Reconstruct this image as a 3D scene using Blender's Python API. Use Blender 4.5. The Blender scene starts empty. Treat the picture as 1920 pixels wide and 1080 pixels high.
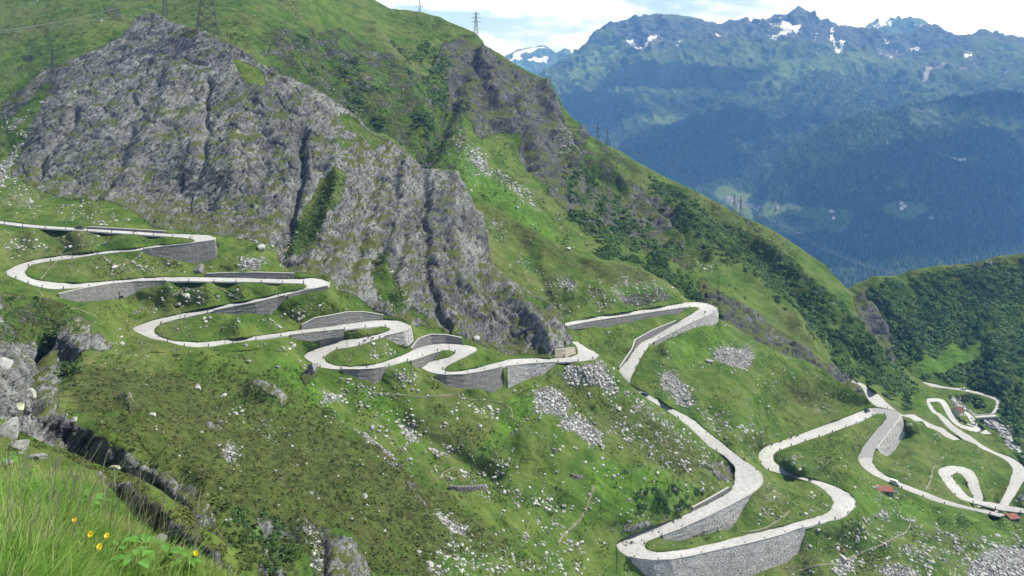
import bpy, bmesh, math, random
import numpy as np
from mathutils import Vector, Matrix, Euler

random.seed(7)
rng = np.random.default_rng(11)
F = 1400.0          # focal length of the photograph in its own pixels (1920 wide)
CX, HY = 960.0, 150.0   # column straight ahead, row of the level horizon
sc = bpy.context.scene
col = sc.collection

# ------------------------------------------------------------------ noise
def _hash(ix, iy, iz, seed):
    h = (ix.astype(np.uint32) * np.uint32(374761393) + iy.astype(np.uint32) * np.uint32(668265263)
         + iz.astype(np.uint32) * np.uint32(2147483647) + np.uint32((seed * 144269504) & 0xffffffff))
    h = (h ^ (h >> np.uint32(13))) * np.uint32(1274126177)
    h = (h ^ (h >> np.uint32(16))) * np.uint32(2246822519)
    h = h ^ (h >> np.uint32(15))
    return h.astype(np.float32) * np.float32(2.0 / 4294967295.0) - np.float32(1)

def vnoise(x, y, z, seed=0):
    x = np.asarray(x, np.float32); y = np.asarray(y, np.float32); z = np.asarray(z, np.float32)
    fx, fy, fz = np.floor(x), np.floor(y), np.floor(z)
    tx, ty, tz = x - fx, y - fy, z - fz
    ix, iy, iz = fx.astype(np.int64), fy.astype(np.int64), fz.astype(np.int64)
    tx = tx*tx*tx*(tx*(tx*6-15)+10); ty = ty*ty*ty*(ty*(ty*6-15)+10); tz = tz*tz*tz*(tz*(tz*6-15)+10)
    with np.errstate(over='ignore'):
        c = {}
        for a in (0, 1):
            for b in (0, 1):
                for d in (0, 1):
                    c[a, b, d] = _hash(ix+a, iy+b, iz+d, seed)
    def l(a, b, t): return a + (b-a)*t
    x00 = l(c[0,0,0], c[1,0,0], tx); x10 = l(c[0,1,0], c[1,1,0], tx)
    x01 = l(c[0,0,1], c[1,0,1], tx); x11 = l(c[0,1,1], c[1,1,1], tx)
    return l(l(x00, x10, ty), l(x01, x11, ty), tz)

def fbm(x, y, z, octs=4, seed=0, gain=.5):
    s = 0; a = 1; n = 0
    for i in range(octs):
        s = s + a*vnoise(x, y, z, seed+i*17); n += a
        x, y, z = x*2.03+3.1, y*2.03+7.7, z*2.03+1.3; a *= gain
    return s/n

def ridged(x, y, z, octs=4, seed=0, gain=.5):
    s = 0; a = 1; n = 0
    for i in range(octs):
        s = s + a*(1-2*np.abs(vnoise(x, y, z, seed+i*17))); n += a
        x, y, z = x*2.05+3.1, y*2.05+7.7, z*2.05+1.3; a *= gain
    return s/n

def facets(x, y, z, seed=0, tilt=.55):
    """broken blocks: every cell of a random pattern is a tilted plane; returns height and distance to the nearest crack"""
    x = np.asarray(x, np.float32); y = np.asarray(y, np.float32); z = np.asarray(z, np.float32)
    ix, iy, iz = np.floor(x).astype(np.int64), np.floor(y).astype(np.int64), np.floor(z).astype(np.int64)
    d1 = np.full(x.shape, 9, np.float32); d2 = d1.copy(); h = np.zeros_like(d1)
    with np.errstate(over='ignore'):
        for a in (-1, 0, 1):
            for b in (-1, 0, 1):
                for c in (-1, 0, 1):
                    cx, cy, cz = ix+a, iy+b, iz+c; q = _hash(cx, cy, cz, seed); q2 = _hash(cx, cy, cz, seed+5); q3 = _hash(cx, cy, cz, seed+9)
                    dx = x-cx-.5-.5*q; dy = y-cy-.5-.5*q2; dz = z-cz-.5-.5*q3; d = dx*dx+dy*dy+dz*dz
                    pl = tilt*(dx*q2+dz*q3+dy*q)+.5*_hash(cx, cy, cz, seed+13); n = d < d1
                    d2 = np.where(n, d1, np.minimum(d2, d)); h = np.where(n, pl, h); d1 = np.where(n, d, d1)
    return h, np.sqrt(d2)-np.sqrt(d1)

# ------------------------------------------------------------------ geometry of sight lines
def pt(px, py, Y):
    return np.array(((px-CX)/F*Y, Y, -(py-HY)/F*Y))
def Y_of(py, z):
    return -z*F/(py-HY)

# ------------------------------------------------------------------ roads: cross sections (left edge, right edge) and height
# each row: xl, yl, xr, yr ; heights given at some rows and interpolated along the length
ROAD_A = [(-60,409,-60,414,-64),(0,414,0,419.5,-65.5),(62,421.5,62,426.5),(150,428,150,432),(250,434,250,439),(310,438,310,443),
 (356,439.5,350,446.5),(389,441,363,450,-71.5),(403,446,364,452),(401,451,360,454),(383,453.8,345,456.3),(361,456.8,325,458),(305,463.8,300,459.8),(269,468.5,269,464),
 (194,476,194,471.5),(117,487,117,479),(92,490,72,486),(61,496,40,494.5),(50,504,20,504),(47,510,8.5,512.5,-78.5),(50,517,33,523.5),(67,524.5,61,534.5),
 (92,528.5,92,541.5),(119,530.5,119,541.5),(167,530,167,537.5),(205,527,205,533.5),(267,521,267,528),(314,519.5,314,527),(389,520,389,527.5),
 (480,522,480,529),(535.5,523.5,535.5,530.5),(585,521.5,563,532),(605,524.5,572,534),(618,531,574,537,-88.5),(616,537,570,541),(596,541,556,544.5),(563,547.5,538,548),
 (528,556,524,551),(480,568,480,561),(430,577.5,430,569.5),(337,597.5,337,589),(320,602,302,597),(303,607,270,606),(290,616.5,248.5,616.5,-97.5),(293,626.5,261,625),(308,634.5,284,634.5),
 (328,640,318,642),(355,641.5,350,650),(386,641.5,386,650.5),(422,637.5,422,645.5),(480,630.5,480,637.5),(546,621,546,628.5),(616,612.5,616,621),(646,608,646,618),(685,603,680,615),
 (721,600,710,612.5),(746,601.5,722,612.8),(764.5,608.5,730,616,-105.5),(769.5,615.5,729,620),(757,623,720,623.5),(724,630.5,702,628.5),(700,638,684,632),(678,646,660,635.5),(652,652,632,641),
 (630,656,600,651.5),(613,664,578,660.5),(607.5,671,570,669,-110.5),(612,678,583,679),(627,685,602,689),(646.5,687,627,692),(669,687,658,693),(708,682,708,689.5),(730,675,730,686),
 (758,664.5,758,678.5),(774.5,657,777,674.5),(791,650,795,667),(813,646,815,660),(838,644.5,832,656.5),(866,646,845,657.5),(888,650,852,661,-115),(894,655.5,850,665),(886,662,842,669),
 (868,671.5,824,674),(850,680,806,679),(837,687,793,684.5),(831.5,692,789,689,-117.5),(833,695,799,695),(841,697,818,700.5),(858,696.5,842,702.5),(880,693,876,700.5),(908,686,908,694.5),(938,678.5,938,688.5),(960,673.5,960,685.5),
 (1001,672,1001,680.5),(1040,672,1040,679),(1068,669,1085,677.5),(1080,665,1107,674.5),(1083,660,1122,667,-125.5),(1082,654,1114,659),(1079,648,1098,651),(1070,640,1083,641,-127.5)]
ROAD_B = [(1020,614,1020,621,-132),(1061,604.5,1061,611.5,-133),(1127,593,1127,599.5),(1199,582,1199,589),(1252,573.5,1252,581),(1288,567,1288,576),(1310,567,1301,575.5),
 (1332,571,1308.5,576.8,-141),(1343,578,1310,578.5),(1341,584,1308,581),(1328,592,1302,585),(1300,604,1285,595.5),(1271,618,1262,609.5),(1240,633,1228,630),(1218,647,1204,642),
 (1205,666,1190,655),(1194,686,1176,677),(1184,706,1160,694,-151.5),(1183,722,1168,712),(1204,734,1188,730,-155),(1233.6,750,1217,750),(1264,768,1246,768),(1299,787,1275,787),(1332,814,1305,813),(1360,836,1330,837),
 (1382,854,1358,855),(1401,867,1371,866),(1418,879,1377,877),(1430,892,1379,893,-168),(1429,907,1374,911),(1414,923,1366,923),(1388,938.5,1335,941),(1349,958,1299,958.5),(1315,974.5,1260,974.5),(1274,992.5,1221,988),
 (1238,1006,1182,1002),(1214,1015,1167,1009.5),(1208.6,1021.5,1156,1019,-174.5),(1210,1027,1160,1030),(1218,1033,1174,1041),(1235,1035.5,1196,1048),(1254,1034,1224,1051),(1275,1031.5,1260,1050),(1293,1028.5,1293,1044),
 (1349,1016,1349,1031.5),(1404,1002,1404,1019.5),(1440,993.5,1440,1010.5),(1495,978.6,1497,992.5),(1532,969,1551,978.6),(1554,958,1584,967.5),(1562,945,1604,951,-180),(1559.5,935.5,1604,940),(1548,922,1592,926),(1532,910,1571,914),
 (1513,902,1540,903),(1476,891,1496,891),(1440,881.5,1468,877),(1429,871,1453,866.5),(1421.5,857,1450,856,-185.5),(1426,845.5,1455,848),(1440,835.5,1470,841),(1468,826,1490,834),(1523,806,1545,816),(1590,780.5,1600,796),(1618,769.5,1629,783),
 (1634,765,1641,776.5),(1656.6,766,1652,775.5),(1679,771,1660,778,-191),(1688.6,778,1662.5,782),(1687,786,1661,787),(1668,811,1645,804.5),(1651,830.5,1625,829),(1640,845,1614,846),(1636,860,1609.5,858),(1640,874,1613,870),(1651,885.5,1629,885.5),
 (1676,899.5,1657,899.5),(1709.5,913,1690,915),(1768,935.5,1745,937),(1815,949.5,1787,949.5),(1857,958,1829,958.3,-201),(1890,966,1875,968.5,-201.5)]
ROAD_C = [(1990,972,1985,961,-201.5),(1920,962,1920,953.6,-202.5),(1884,958,1879,945.5),(1843,948,1845,939.5),(1801,935.5,1820,932.5),(1779,916,1804,918),(1764,895,1790,901),(1759,884,1785,893),(1765,877,1786,889.5,-207),(1782,873.5,1791,887.5),
 (1807,876,1800,888),(1823,883,1807,893.5),(1833,897,1812,903),(1837,913,1818,917),(1848,940,1828,941,-211.5),(1853,950,1833,951,-212)]
ROAD_D = [(1862,962,1895,953,-212.5),(1872,945,1893,944,-213),(1880,932,1902,931),(1887,919,1910,917),(1895.5,897,1921,899),(1898,881,1924,883),(1890,866,1914,870,-217.5),(1868,853.6,1895,858),(1840,841,1866,847),(1829,833,1842,834,-224.5)]
ROAD_H = [(1840,841,1866,847,-223),(1829,833,1842,834,-224.5),(1807,824,1820,818),
 (1782,806,1793,801),(1765,789,1776,786),(1757,779,1764,776),(1748,774,1756,772),(1741,764,1750,764),(1736,752,1744,756,-236.5),(1739,747.5,1747,753.8),(1748,746.5,1754,753),(1765,748,1761,754.5),(1775,755.5,1766,760),(1784,772,1773,774),(1794,789,1784,790),
 (1802,795,1799,801),(1812,798.5,1813,806),(1825,801,1828,810,-244.5)]
ROAD_E = [(1828,810.5,1822,802,-244.5),(1838,807.5,1826,801.5),(1836,802,1824,799.5),(1815,794,1806,793),(1798,785,1788,785.5),(1789,777,1782,775,-249),(1795,772.5,1794,769.5),(1804,773,1806,769),(1813,781,1822,779),(1823,796,1834,794),(1833,808,1848,805),(1844,814,1858,812,-254),(1858,815,1866,811)]
ROAD_F = [(1600,712,1592,715,-219),(1622,722,1614,724),(1645,738,1622,738),(1667,758,1632,754),(1690,776,1662,775),(1712,777,1700,782),(1729,786,1716,790),(1748,796,1738,801),(1768,803,1758,808),(1784,815,1772,819,-226),(1800,824,1788,826,-227)]
ROAD_G = [(1864,776,1853,782,-258),(1873,764,1862,770),(1877,753,1868,757),(1868,744,1862,748),(1840,736,1836,739.5),(1805,729,1800,732),(1775,725.5,1772,728.5),(1752,720,1748,725),(1730,716,1728,721,-262)]

def road_arrays(rows, sub=7):
    n = len(rows)
    L = np.array([r[:2] for r in rows], float); R = np.array([r[2:4] for r in rows], float)
    ks = [i for i, r in enumerate(rows) if len(r) > 4]
    # arc length in rough world metres
    mid = (L+R)/2
    zg = np.interp(np.arange(n), ks, [rows[i][4] for i in ks])
    Yg = -zg*F/(mid[:, 1]-HY); Xg = (mid[:, 0]-CX)/F*Yg
    s = np.concatenate([[0], np.cumsum(np.hypot(np.diff(Xg), np.diff(Yg)))])
    z = np.interp(s, s[ks], [rows[i][4] for i in ks])
    def cr(A):
        P = np.vstack([2*A[0]-A[1], A, 2*A[-1]-A[-2]])
        out = []
        for i in range(1, n):
            p0, p1, p2, p3 = P[i-1], P[i], P[i+1], P[i+2]
            for k in range(sub):
                t = k/sub
                out.append(.5*((2*p1)+(-p0+p2)*t+(2*p0-5*p1+4*p2-p3)*t*t+(-p0+3*p1-3*p2+p3)*t**3))
        out.append(A[-1]); return np.array(out)
    Ls, Rs = cr(L), cr(R)
    zs = cr(z[:, None])[:, 0]
    return L, R, z, Ls, Rs, zs
def world(E, z):
    Y = -z*F/(E[:, 1]-HY)
    return np.stack([(E[:, 0]-CX)/F*Y, Y, z], 1)
ROADS = {k: road_arrays(v) for k, v in dict(A=ROAD_A, B=ROAD_B, C=ROAD_C, D=ROAD_D, E=ROAD_E, F=ROAD_F, G=ROAD_G, H=ROAD_H).items()}
RS = {'A': 'massif', 'B': 'meadow', 'C': 'meadow', 'D': 'meadow', 'H': 'ridge', 'E': 'ridge', 'F': 'ridge', 'G': 'mound'}
RSAMP = []   # dense samples px,py,z
for k, r in ROADS.items():
    for E in (r[3], r[4]):
        RSAMP.append(np.column_stack([E, r[5]]))
RSAMP = np.vstack(RSAMP)
def road_z(px, py):
    d = (RSAMP[:, 0]-px)**2 + (RSAMP[:, 1]-py)**2
    i = int(np.argmin(d)); return RSAMP[i, 2]

# ------------------------------------------------------------------ retaining walls: top edge point, bottom edge point, which end touches the road
WALLS = [
 ('massif', 't', [(270,468.5,271,473),(300,464.5,302,481),(345,459.5,350,491),(383,454.3,383,492),(402,451.3,406,482),(404.5,447,409,464)], 'tall dark stone retaining wall under the topmost right hairpin', 0),
 ('massif', 'b', [(164,426.2,164,428.6),(236,430,236,433),(310,434.6,310,437.6)], 'low dark wall along the uphill side of the topmost road, behind the motorcycle', 0),
 ('massif', 't', [(110,553,112,558),(139,546,144,566),(170,540,178,564),(205,534.2,222,560),(250,529.5,252,547),(280,528.4,279,539),(312,527.6,308,531)], 'long grey retaining wall below the far left hairpin', 0),
 ('massif', 'b', [(386,514,386,519.5),(430,512.3,430,520.4),(480,511.7,480,521.6),(552,513.5,552,522.4)], 'low straight wall behind the second right hairpin, at the cliff foot', 0),
 ('massif', 't', [(400,584,402,586),(440,576,440,590),(480,568.5,482,587),(508,561.5,508,587),(525,557.3,518,578),(535,555,536,561)], 'grey retaining wall under the road that leaves the second right hairpin', 0),
 ('massif', 't', [(540,554,541,557.6),(565,547.8,566,551),(596,541.4,597,545),(614,537.8,615,542),(618.5,531.4,620,536.5)], 'narrow kerb wall round the outside of the second right hairpin', 0),
 ('massif', 'b', [(566,610,566,618.2),(591,597,591,615),(616,593,616,612.2),(652,586,652,607),(680,585.5,684,602.8),(719,591.7,719,599.8)], 'pale stepped wall above the third right hairpin', 0),
 ('massif', 't', [(545,629.5,548,632),(580,625,585,637),(620,621,620,630),(645,618.6,645,626)], 'low wall under the road into the third right hairpin', 0),
 ('massif', 'b', [(599.5,643,599.5,651.3),(624,633.5,624,643.3),(645,632.5,647,637.3)], 'short curved wall on the uphill side of the third left hairpin', 0),
 ('massif', 't', [(722,631.5,724,634),(740,627.5,744,644),(757,623.5,765,646),(768,618,776,636),(770.5,613,773.5,619)], 'rounded rubble wall under the third right hairpin', 0),
 ('massif', 't', [(641,694,643,697),(674,694.5,672,709),(700,693,702,716),(716,690.5,714,712),(724,688,726,691)], 'grey wall below the third left hairpin', 0),
 ('massif', 'b', [(771.6,654,774,656.8),(785.5,636,788,651),(808,628,810,646),(838,629,838,644.2),(866,634.7,866,645.7)], 'curved pale wall above the fourth right hairpin', 0),
 ('massif', 't', [(771.6,678.4,774,686),(795,670,795,685),(816,663,812,676),(826,660.5,824,666)], 'small wall between the two lanes of the fourth right hairpin', 0),
 ('massif', 't', [(817,703,819,710),(838,704.5,838,723.6),(869,703.5,869,728),(894,699.5,894,727),(924,693.5,924,735),(942,688.8,943,722)], 'high curved stone wall under the lowest of the left hairpins', 0),
 ('massif', 't', [(951,688,953,726),(962,686.7,962,722),(988,683.8,988,711),(1020,681.5,1020,702),(1040,680,1040,684)], 'rough stone wall under the road that runs to the rock spur', 0),
 ('massif', 'b', [(1040.5,657,1040.5,671),(1060,655,1062,669.5),(1078,653,1080,664)], 'tan concrete wall at the foot of the rock spur', 1),
 ('meadow', 't', [(1063,612.5,1065,616),(1107,603.7,1107,612),(1138,599,1138,614),(1182,592.3,1182,604),(1238,584,1238,592.5),(1268,579.7,1270,589),(1286,577.2,1286,581)], 'long wall under the road into the hairpin on the grassy shoulder', 0),
 ('meadow', 'b', [(1268,602,1265,607.5),(1226,619,1229,629),(1204,631,1204,641.7),(1191,638,1190,654.5),(1187,653,1181,668),(1162,690,1161,693.5)], 'pale wall along the uphill side of the road below the shoulder hairpin', 0),
 ('meadow', 't', [(1227,642,1228,648),(1265.5,621.5,1265.5,631),(1300,604.5,1304,614),(1328,592.6,1332,610),(1341.5,584.5,1347.5,603),(1344,578,1347,583)], 'tall rubble wall round the outside of the shoulder hairpin', 0),
 ('massif', 'b', [(1367,915,1367,922),(1330,936.5,1332,942),(1299,953,1299,958)], 'low wall along the inside of the wide right bend', 0),
 ('meadow', 't', [(1242,1006,1246,1011),(1275,993.5,1275,1014),(1321,973,1321,1002),(1360,954,1370,991),(1388,939.5,1388,964),(1406,929,1404,936)], 'bright wedge of stone wall between the lanes of the bottom hairpin', 0),
 ('meadow', 't', [(1180,1045,1187,1056),(1196,1049,1206,1072),(1224,1052,1235,1098),(1260,1051,1268,1112),(1293,1045,1300,1112),(1349,1032.4,1355,1100),(1404,1020.4,1410,1080),(1440,1011.4,1445,1064),(1470,1003,1475,1055),(1495,993.6,1497,1035),(1510,989.8,1509,1000)], 'huge bright stone wall under the bottom hairpin', 0),
 ('meadow', 't', [(1689.5,779,1698,790),(1687,787,1699,806),(1675,803,1690,825),(1663,818,1678,844),(1652,832,1664,856),(1645,843,1655,852)], 'bright rubble bank under the hairpin resurfaced in grey', 0),
]
def wall_world(w, inset=0.0):
    lay, ref, rows = w[:3]
    top, bot = [], []
    for xt, yt, xb, yb in rows:
        if ref == 't':
            z = road_z(xt, yt); Yt = Y_of(yt, z); hgt = (yb-yt)/F*Yt; Yb = Yt - .16*hgt
        else:
            z = road_z(xb, yb); Yb = Y_of(yb, z); hgt = (yb-yt)/F*Yb; Yt = Yb + .14*hgt
        top.append(pt(xt, yt, Yt)); bot.append(pt(xb, yb, Yb))
    return np.array(top), np.array(bot)

# ------------------------------------------------------------------ image plan buffers (roads and walls laid into the ground)
BX, BY, BW, BH = -160, -160, 2260, 1420
class Buf:
    def __init__(s): s.v = np.zeros((BH, BW), np.float32)
    def tri(s, p, w):
        xs = [q[0]-BX for q in p]; ys = [q[1]-BY for q in p]
        x0, x1 = max(0, int(min(xs))-1), min(BW-1, int(max(xs))+2); y0, y1 = max(0, int(min(ys))-1), min(BH-1, int(max(ys))+2)
        if x1 <= x0 or y1 <= y0: return
        gx, gy = np.meshgrid(np.arange(x0, x1+1), np.arange(y0, y1+1))
        d = (ys[1]-ys[2])*(xs[0]-xs[2])+(xs[2]-xs[1])*(ys[0]-ys[2])
        if abs(d) < 1e-9: return
        a = ((ys[1]-ys[2])*(gx-xs[2])+(xs[2]-xs[1])*(gy-ys[2]))/d
        b = ((ys[2]-ys[0])*(gx-xs[2])+(xs[0]-xs[2])*(gy-ys[2]))/d
        c = 1-a-b
        e = -.02
        m = (a >= e) & (b >= e) & (c >= e)
        sub = s.v[y0:y1+1, x0:x1+1]
        sub[m] = (a*w[0]+b*w[1]+c*w[2])[m]
    def at(s, px, py):
        ix = np.clip(np.rint(px-BX).astype(int), 0, BW-1); iy = np.clip(np.rint(py-BY).astype(int), 0, BH-1)
        return s.v[iy, ix]
def strip(buf, A, wa, B, wb):
    for i in range(len(A)-1):
        buf.tri((A[i], A[i+1], B[i]), (wa[i], wa[i+1], wb[i]))
        buf.tri((A[i+1], B[i+1], B[i]), (wa[i+1], wb[i+1], wb[i]))
WBUF = {}; RBUF = {}
LAYN = ['knoll', 'fin', 'slope', 'massif', 'meadow', 'ridge', 'mound']
for l in LAYN: WBUF[l] = Buf(); RBUF[l] = Buf()
for w in WALLS:
    t, b = wall_world(w)
    A = [(r[0], r[1]) for r in w[2]]; B = [(r[2], r[3]) for r in w[2]]
    strip(WBUF[w[0]], A, 1/(t[:, 1]+.9), B, 1/(b[:, 1]+.9))
for k, r in ROADS.items():
    z = r[5]-.45
    strip(RBUF[RS[k]], r[3], -(r[3][:, 1]-HY)/F/z, r[4], -(r[4][:, 1]-HY)/F/z)
def dil(a, n):
    for _ in range(n):
        b = a.copy()
        b[1:] = np.maximum(b[1:], a[:-1]); b[:-1] = np.maximum(b[:-1], a[1:])
        b[:, 1:] = np.maximum(b[:, 1:], a[:, :-1]); b[:, :-1] = np.maximum(b[:, :-1], a[:, 1:]); a = b
    return a
def blur(a, r):
    if r < 1: return a
    for ax in (0, 1):
        for _ in range(2):
            pad = [(0, 0), (0, 0)]; pad[ax] = (r+1, r)
            c = np.cumsum(np.pad(a, pad, mode='edge'), axis=ax, dtype=np.float64)
            if ax == 0: a = (c[2*r+1:]-c[:-2*r-1])/(2*r+1)
            else: a = (c[:, 2*r+1:]-c[:, :-2*r-1])/(2*r+1)
    return a.astype(np.float32)
KEEP = {}    # how much free relief the ground may have (0 on roads and walls)
for l in LAYN:
    m = ((RBUF[l].v > 0) | (WBUF[l].v > 0)).astype(np.float32)
    KEEP[l] = 1-np.clip(blur(dil(m, 3), 4)*1.15, 0, 1)

# ------------------------------------------------------------------ thin-plate surface through known points (linear in 1/Y = planes stay planes)
class TPS:
    def __init__(s, pts, lam=2e-5):
        P = np.array(pts, float)
        k = np.unique(np.round(P[:, :2]*2), axis=0, return_index=True)[1]; P = P[k]
        s.c = P[:, :2]/1000; n = len(P)
        K = s.k(s.c[:, None]-s.c[None]); K[np.arange(n), np.arange(n)] += lam
        A = np.zeros((n+3, n+3)); A[:n, :n] = K; A[:n, n] = 1; A[:n, n+1:] = s.c
        A[n, :n] = 1; A[n+1:, :n] = s.c.T
        s.w = np.linalg.solve(A, np.concatenate([100/P[:, 2], [0, 0, 0]]))
    @staticmethod
    def k(d):
        r2 = (d**2).sum(-1); return .5*r2*np.log(r2+1e-12)
    def __call__(s, px, py):
        q = np.stack([px, py], -1).reshape(-1, 2)/1000; out = np.empty(len(q))
        for i in range(0, len(q), 4000):
            d = q[i:i+4000, None]-s.c[None]
            out[i:i+4000] = s.k(d)@s.w[:-3]+s.w[-3]+q[i:i+4000]@s.w[-2:]
        return (out/100).reshape(px.shape)

# ------------------------------------------------------------------ masks of what grows where
class Canvas:
    def __init__(s): s.v = np.zeros((BH//2, BW//2), np.float32)
    def poly(s, pts, val=1.0):
        p = (np.array(pts, float)-(BX, BY))/2
        x0, y0 = np.maximum(np.floor(p.min(0)).astype(int), 0); x1, y1 = np.ceil(p.max(0)).astype(int)+1
        x1 = min(x1, BW//2); y1 = min(y1, BH//2)
        if x1 <= x0 or y1 <= y0: return s
        gx, gy = np.meshgrid(np.arange(x0, x1)+.5, np.arange(y0, y1)+.5)
        ins = np.zeros(gx.shape, bool); n = len(p)
        for i in range(n):
            (ax, ay), (bx, by) = p[i], p[(i+1) % n]
            if ay == by: continue
            ins ^= ((ay > gy) != (by > gy)) & (gx < (bx-ax)*(gy-ay)/(by-ay)+ax)
        sub = s.v[y0:y1, x0:x1]; sub[ins] = val; return s
    def line(s, pts, wd, val=1.0):
        for (a, b) in zip(pts[:-1], pts[1:]):
            a = np.array(a, float); b = np.array(b, float); d = b-a; L = np.hypot(*d)
            if L < 1e-6: continue
            n = np.array((-d[1], d[0]))/L*wd/2; e = d/L*wd*.3
            s.poly([a+n-e, b+n+e, b-n+e, a-n-e], val)
        return s
def csample(v, px, py):
    x = np.clip((px-BX)/2-.5, 0, v.shape[1]-1.001); y = np.clip((py-BY)/2-.5, 0, v.shape[0]-1.001)
    ix = x.astype(int); iy = y.astype(int); fx = x-ix; fy = y-iy
    return (v[iy, ix]*(1-fx)*(1-fy)+v[iy, ix+1]*fx*(1-fy)+v[iy+1, ix]*(1-fx)*fy+v[iy+1, ix+1]*fx*fy)
# ------------------------------------------------------------------ the sheets of land, near to far
TOP = {
 'knoll': [(-140,740),(-60,780),(0,815),(40,830),(100,850),(150,868),(180,885),(215,920),(240,950),(262,985),(290,1008),(340,1038),(400,1085),(440,1110)],
 'fin': [(-140,740),(-60,765),(8,787),(42,811),(92,833),(144,852),(178,867),(205,876),(230,885),(267,899),(303,920),(314,932),(358,966),(380,992),(408,1008),(433,1030),(447,1054),(452,1085),(460,1140)],
 'slope': [(-140,520),(0,540),(30,545),(60,552),(100,560),(160,592),(200,640),(240,665),(300,660),(372,656),(420,660),(480,655),(540,660),(565,690),(620,760),(700,828),(790,888),(880,950),(960,1018),(1050,1083),(1110,1130)],
 'massif': [(-140,240),(0,190),(17,180),(30,172),(42,150),(83,125),(142,105),(200,82),(225,70),(255,38),(272,23),(290,23),(305,32),(318,40),(345,47),(370,55),(411,69),(444,86),(480,111),(508,133),(555,150),(591,167),(635,192),(674,222),(691,244),(747,267),(777,300),(797,316),(801,315),(838,318),(860,328),(869,342),(880,364),(894,392),(905,397),(911,430),(916,467),(924,494),(952,522),(1015,558),(1049,580),(1056,590),(1060,619),(1079,642),(1084,641),(1100,650),(1117,659),(1124,667),(1135,680),(1160,695),(1174,714),(1190,731),(1217,750),(1246,768),(1275,787),(1305,813),(1330,837),(1358,855),(1371,866),(1378,880),(1379.5,892)],
 'meadow': [(830,330),(880,362),(910,378),(960,408),(1015,438),(1052,461),(1085,477),(1138,491),(1171,496),(1190,500),(1215,511),(1243,525),(1260,536),(1282,557),(1293,565),(1310,566),(1332,570),(1343,577),(1346,581),(1348,598),(1377,613),(1410,635),(1440,649),(1473,667),(1507,675),(1545,694),(1579,719),(1618,742),(1634,756),(1645,763),(1657,764.5),(1679,770),(1689,777.5),(1697,788),(1700,784),(1716,790),(1729,789.5),(1738,801),(1758,808.5),(1772,819),(1790,829),(1807,826),(1829,833),(1842,834),(1866,847),(1895,858),(1914,870),(1924,883),(2080,905)],
 'ridge': [(-140,-100),(580,-100),(640,-45),(702,0),(719,10),(733,17),(758,18),(785,21),(827,33),(836,39),(869,51),(891,62),(905,75),(908,84),(924,93),(941,103),(960,116),(990,133),(1015,144),(1034,161),(1047,178),(1052,195),(1066,214),(1077,225),(1084,228),(1096,236),(1104,250),(1115,258),(1140,272),(1165,283),(1188,300),(1224,319),(1265,339),(1315,364),(1357,386),(1393,408),(1418,417),(1440,427),(1487,455),(1523,480),(1545,494),(1568,519),(1587,539),(1601,549),(1612,560),(1634,564),(1645,577),(1650,592),(1662,606),(1666,636),(1673,655),(1682,675),(1701,694),(1707,703),(1734,720),(1759,732),(1775,742),(1781,750),(1789,763),(1796,768),(1808,767),(1824,777),(1836,792),(1850,804),(1868,811),(1882,838),(1900,854),(1925,876),(2080,960)],
 'mound': [(1560,585),(1591,541),(1612,530),(1640,519),(1676,516.5),(1704,508),(1740,501),(1787,497),(1829,491.5),(1865,482),(1920,475.5),(2090,462)],
}
def ftop(n):
    a = np.array(TOP[n], float); return lambda x: np.interp(x, a[:, 0], a[:, 1])
TF = {n: ftop(n) for n in TOP}
MBOT = np.array([(1150,1180),(1155,1022),(1157,1018),(1167,1009.5),(1182,1002),(1221,988),(1260,974.5),(1299,958.5),(1335,941),(1366,923),(1374,911),(1379.5,893)], float)
def bot(n, x):
    if n == 'knoll': return np.full_like(x, 1180.)
    if n == 'fin': return np.minimum(TF['knoll'](x)+170, 1240)
    if n == 'slope': return np.where(x < 470, np.minimum(np.minimum(TF['fin'](x), 1150)+150, 1240), 1240)
    if n == 'massif': return np.where(x < 1100, np.minimum(TF['slope'](x)+40, 1180), 1180)
    if n == 'meadow': return np.minimum(np.where(x < 1379, TF['massif'](x), 1180)+60+np.clip((x-1060)/80, 0, 1)*700, 1180)
    if n == 'ridge': return np.where(x < 905, TF['massif'](x)+60, TF['meadow'](x)+50)
    if n == 'mound': return np.minimum(TF['ridge'](x)+60, 980)
def under(nn, px, py):
    """True where the nearer land nn lies in front"""
    m = (px > XR[nn][0]) & (px < XR[nn][1]) & (py > TF[nn](px)) & (py < bot(nn, np.asarray(px, float)))
    if nn == 'massif': m &= ~((px > 1156) & (py > np.interp(px, MBOT[:, 0], MBOT[:, 1])+1.5))
    return m
XR = {'knoll': (-130, 440), 'fin': (-130, 460), 'slope': (-130, 1110), 'massif': (-130, 1379.5), 'meadow': (835, 2070), 'ridge': (-130, 2070), 'mound': (1565, 2080)}
NEAR = {'fin': ['knoll'], 'slope': ['fin'], 'massif': ['slope'], 'meadow': ['massif'], 'ridge': ['massif', 'meadow'], 'mound': ['ridge']}
SEAM = [(0,540,278),(60,552,276),(120,570,274),(160,592,272),(200,640,268),(240,665,264),(300,660,268),(372,656,273),(420,660,276),(480,655,284),(540,660,287),(565,690,283)]
SEAM3 = [(1154,1040,275.5),(1154,1070,269.5),(1154,1110,262),(1154,1165,253)]
SEAM2 = SEAM3+[(1246,768,351.5),(1305,813,341),(1358,855,331.5),(1376,880,324)]
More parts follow.
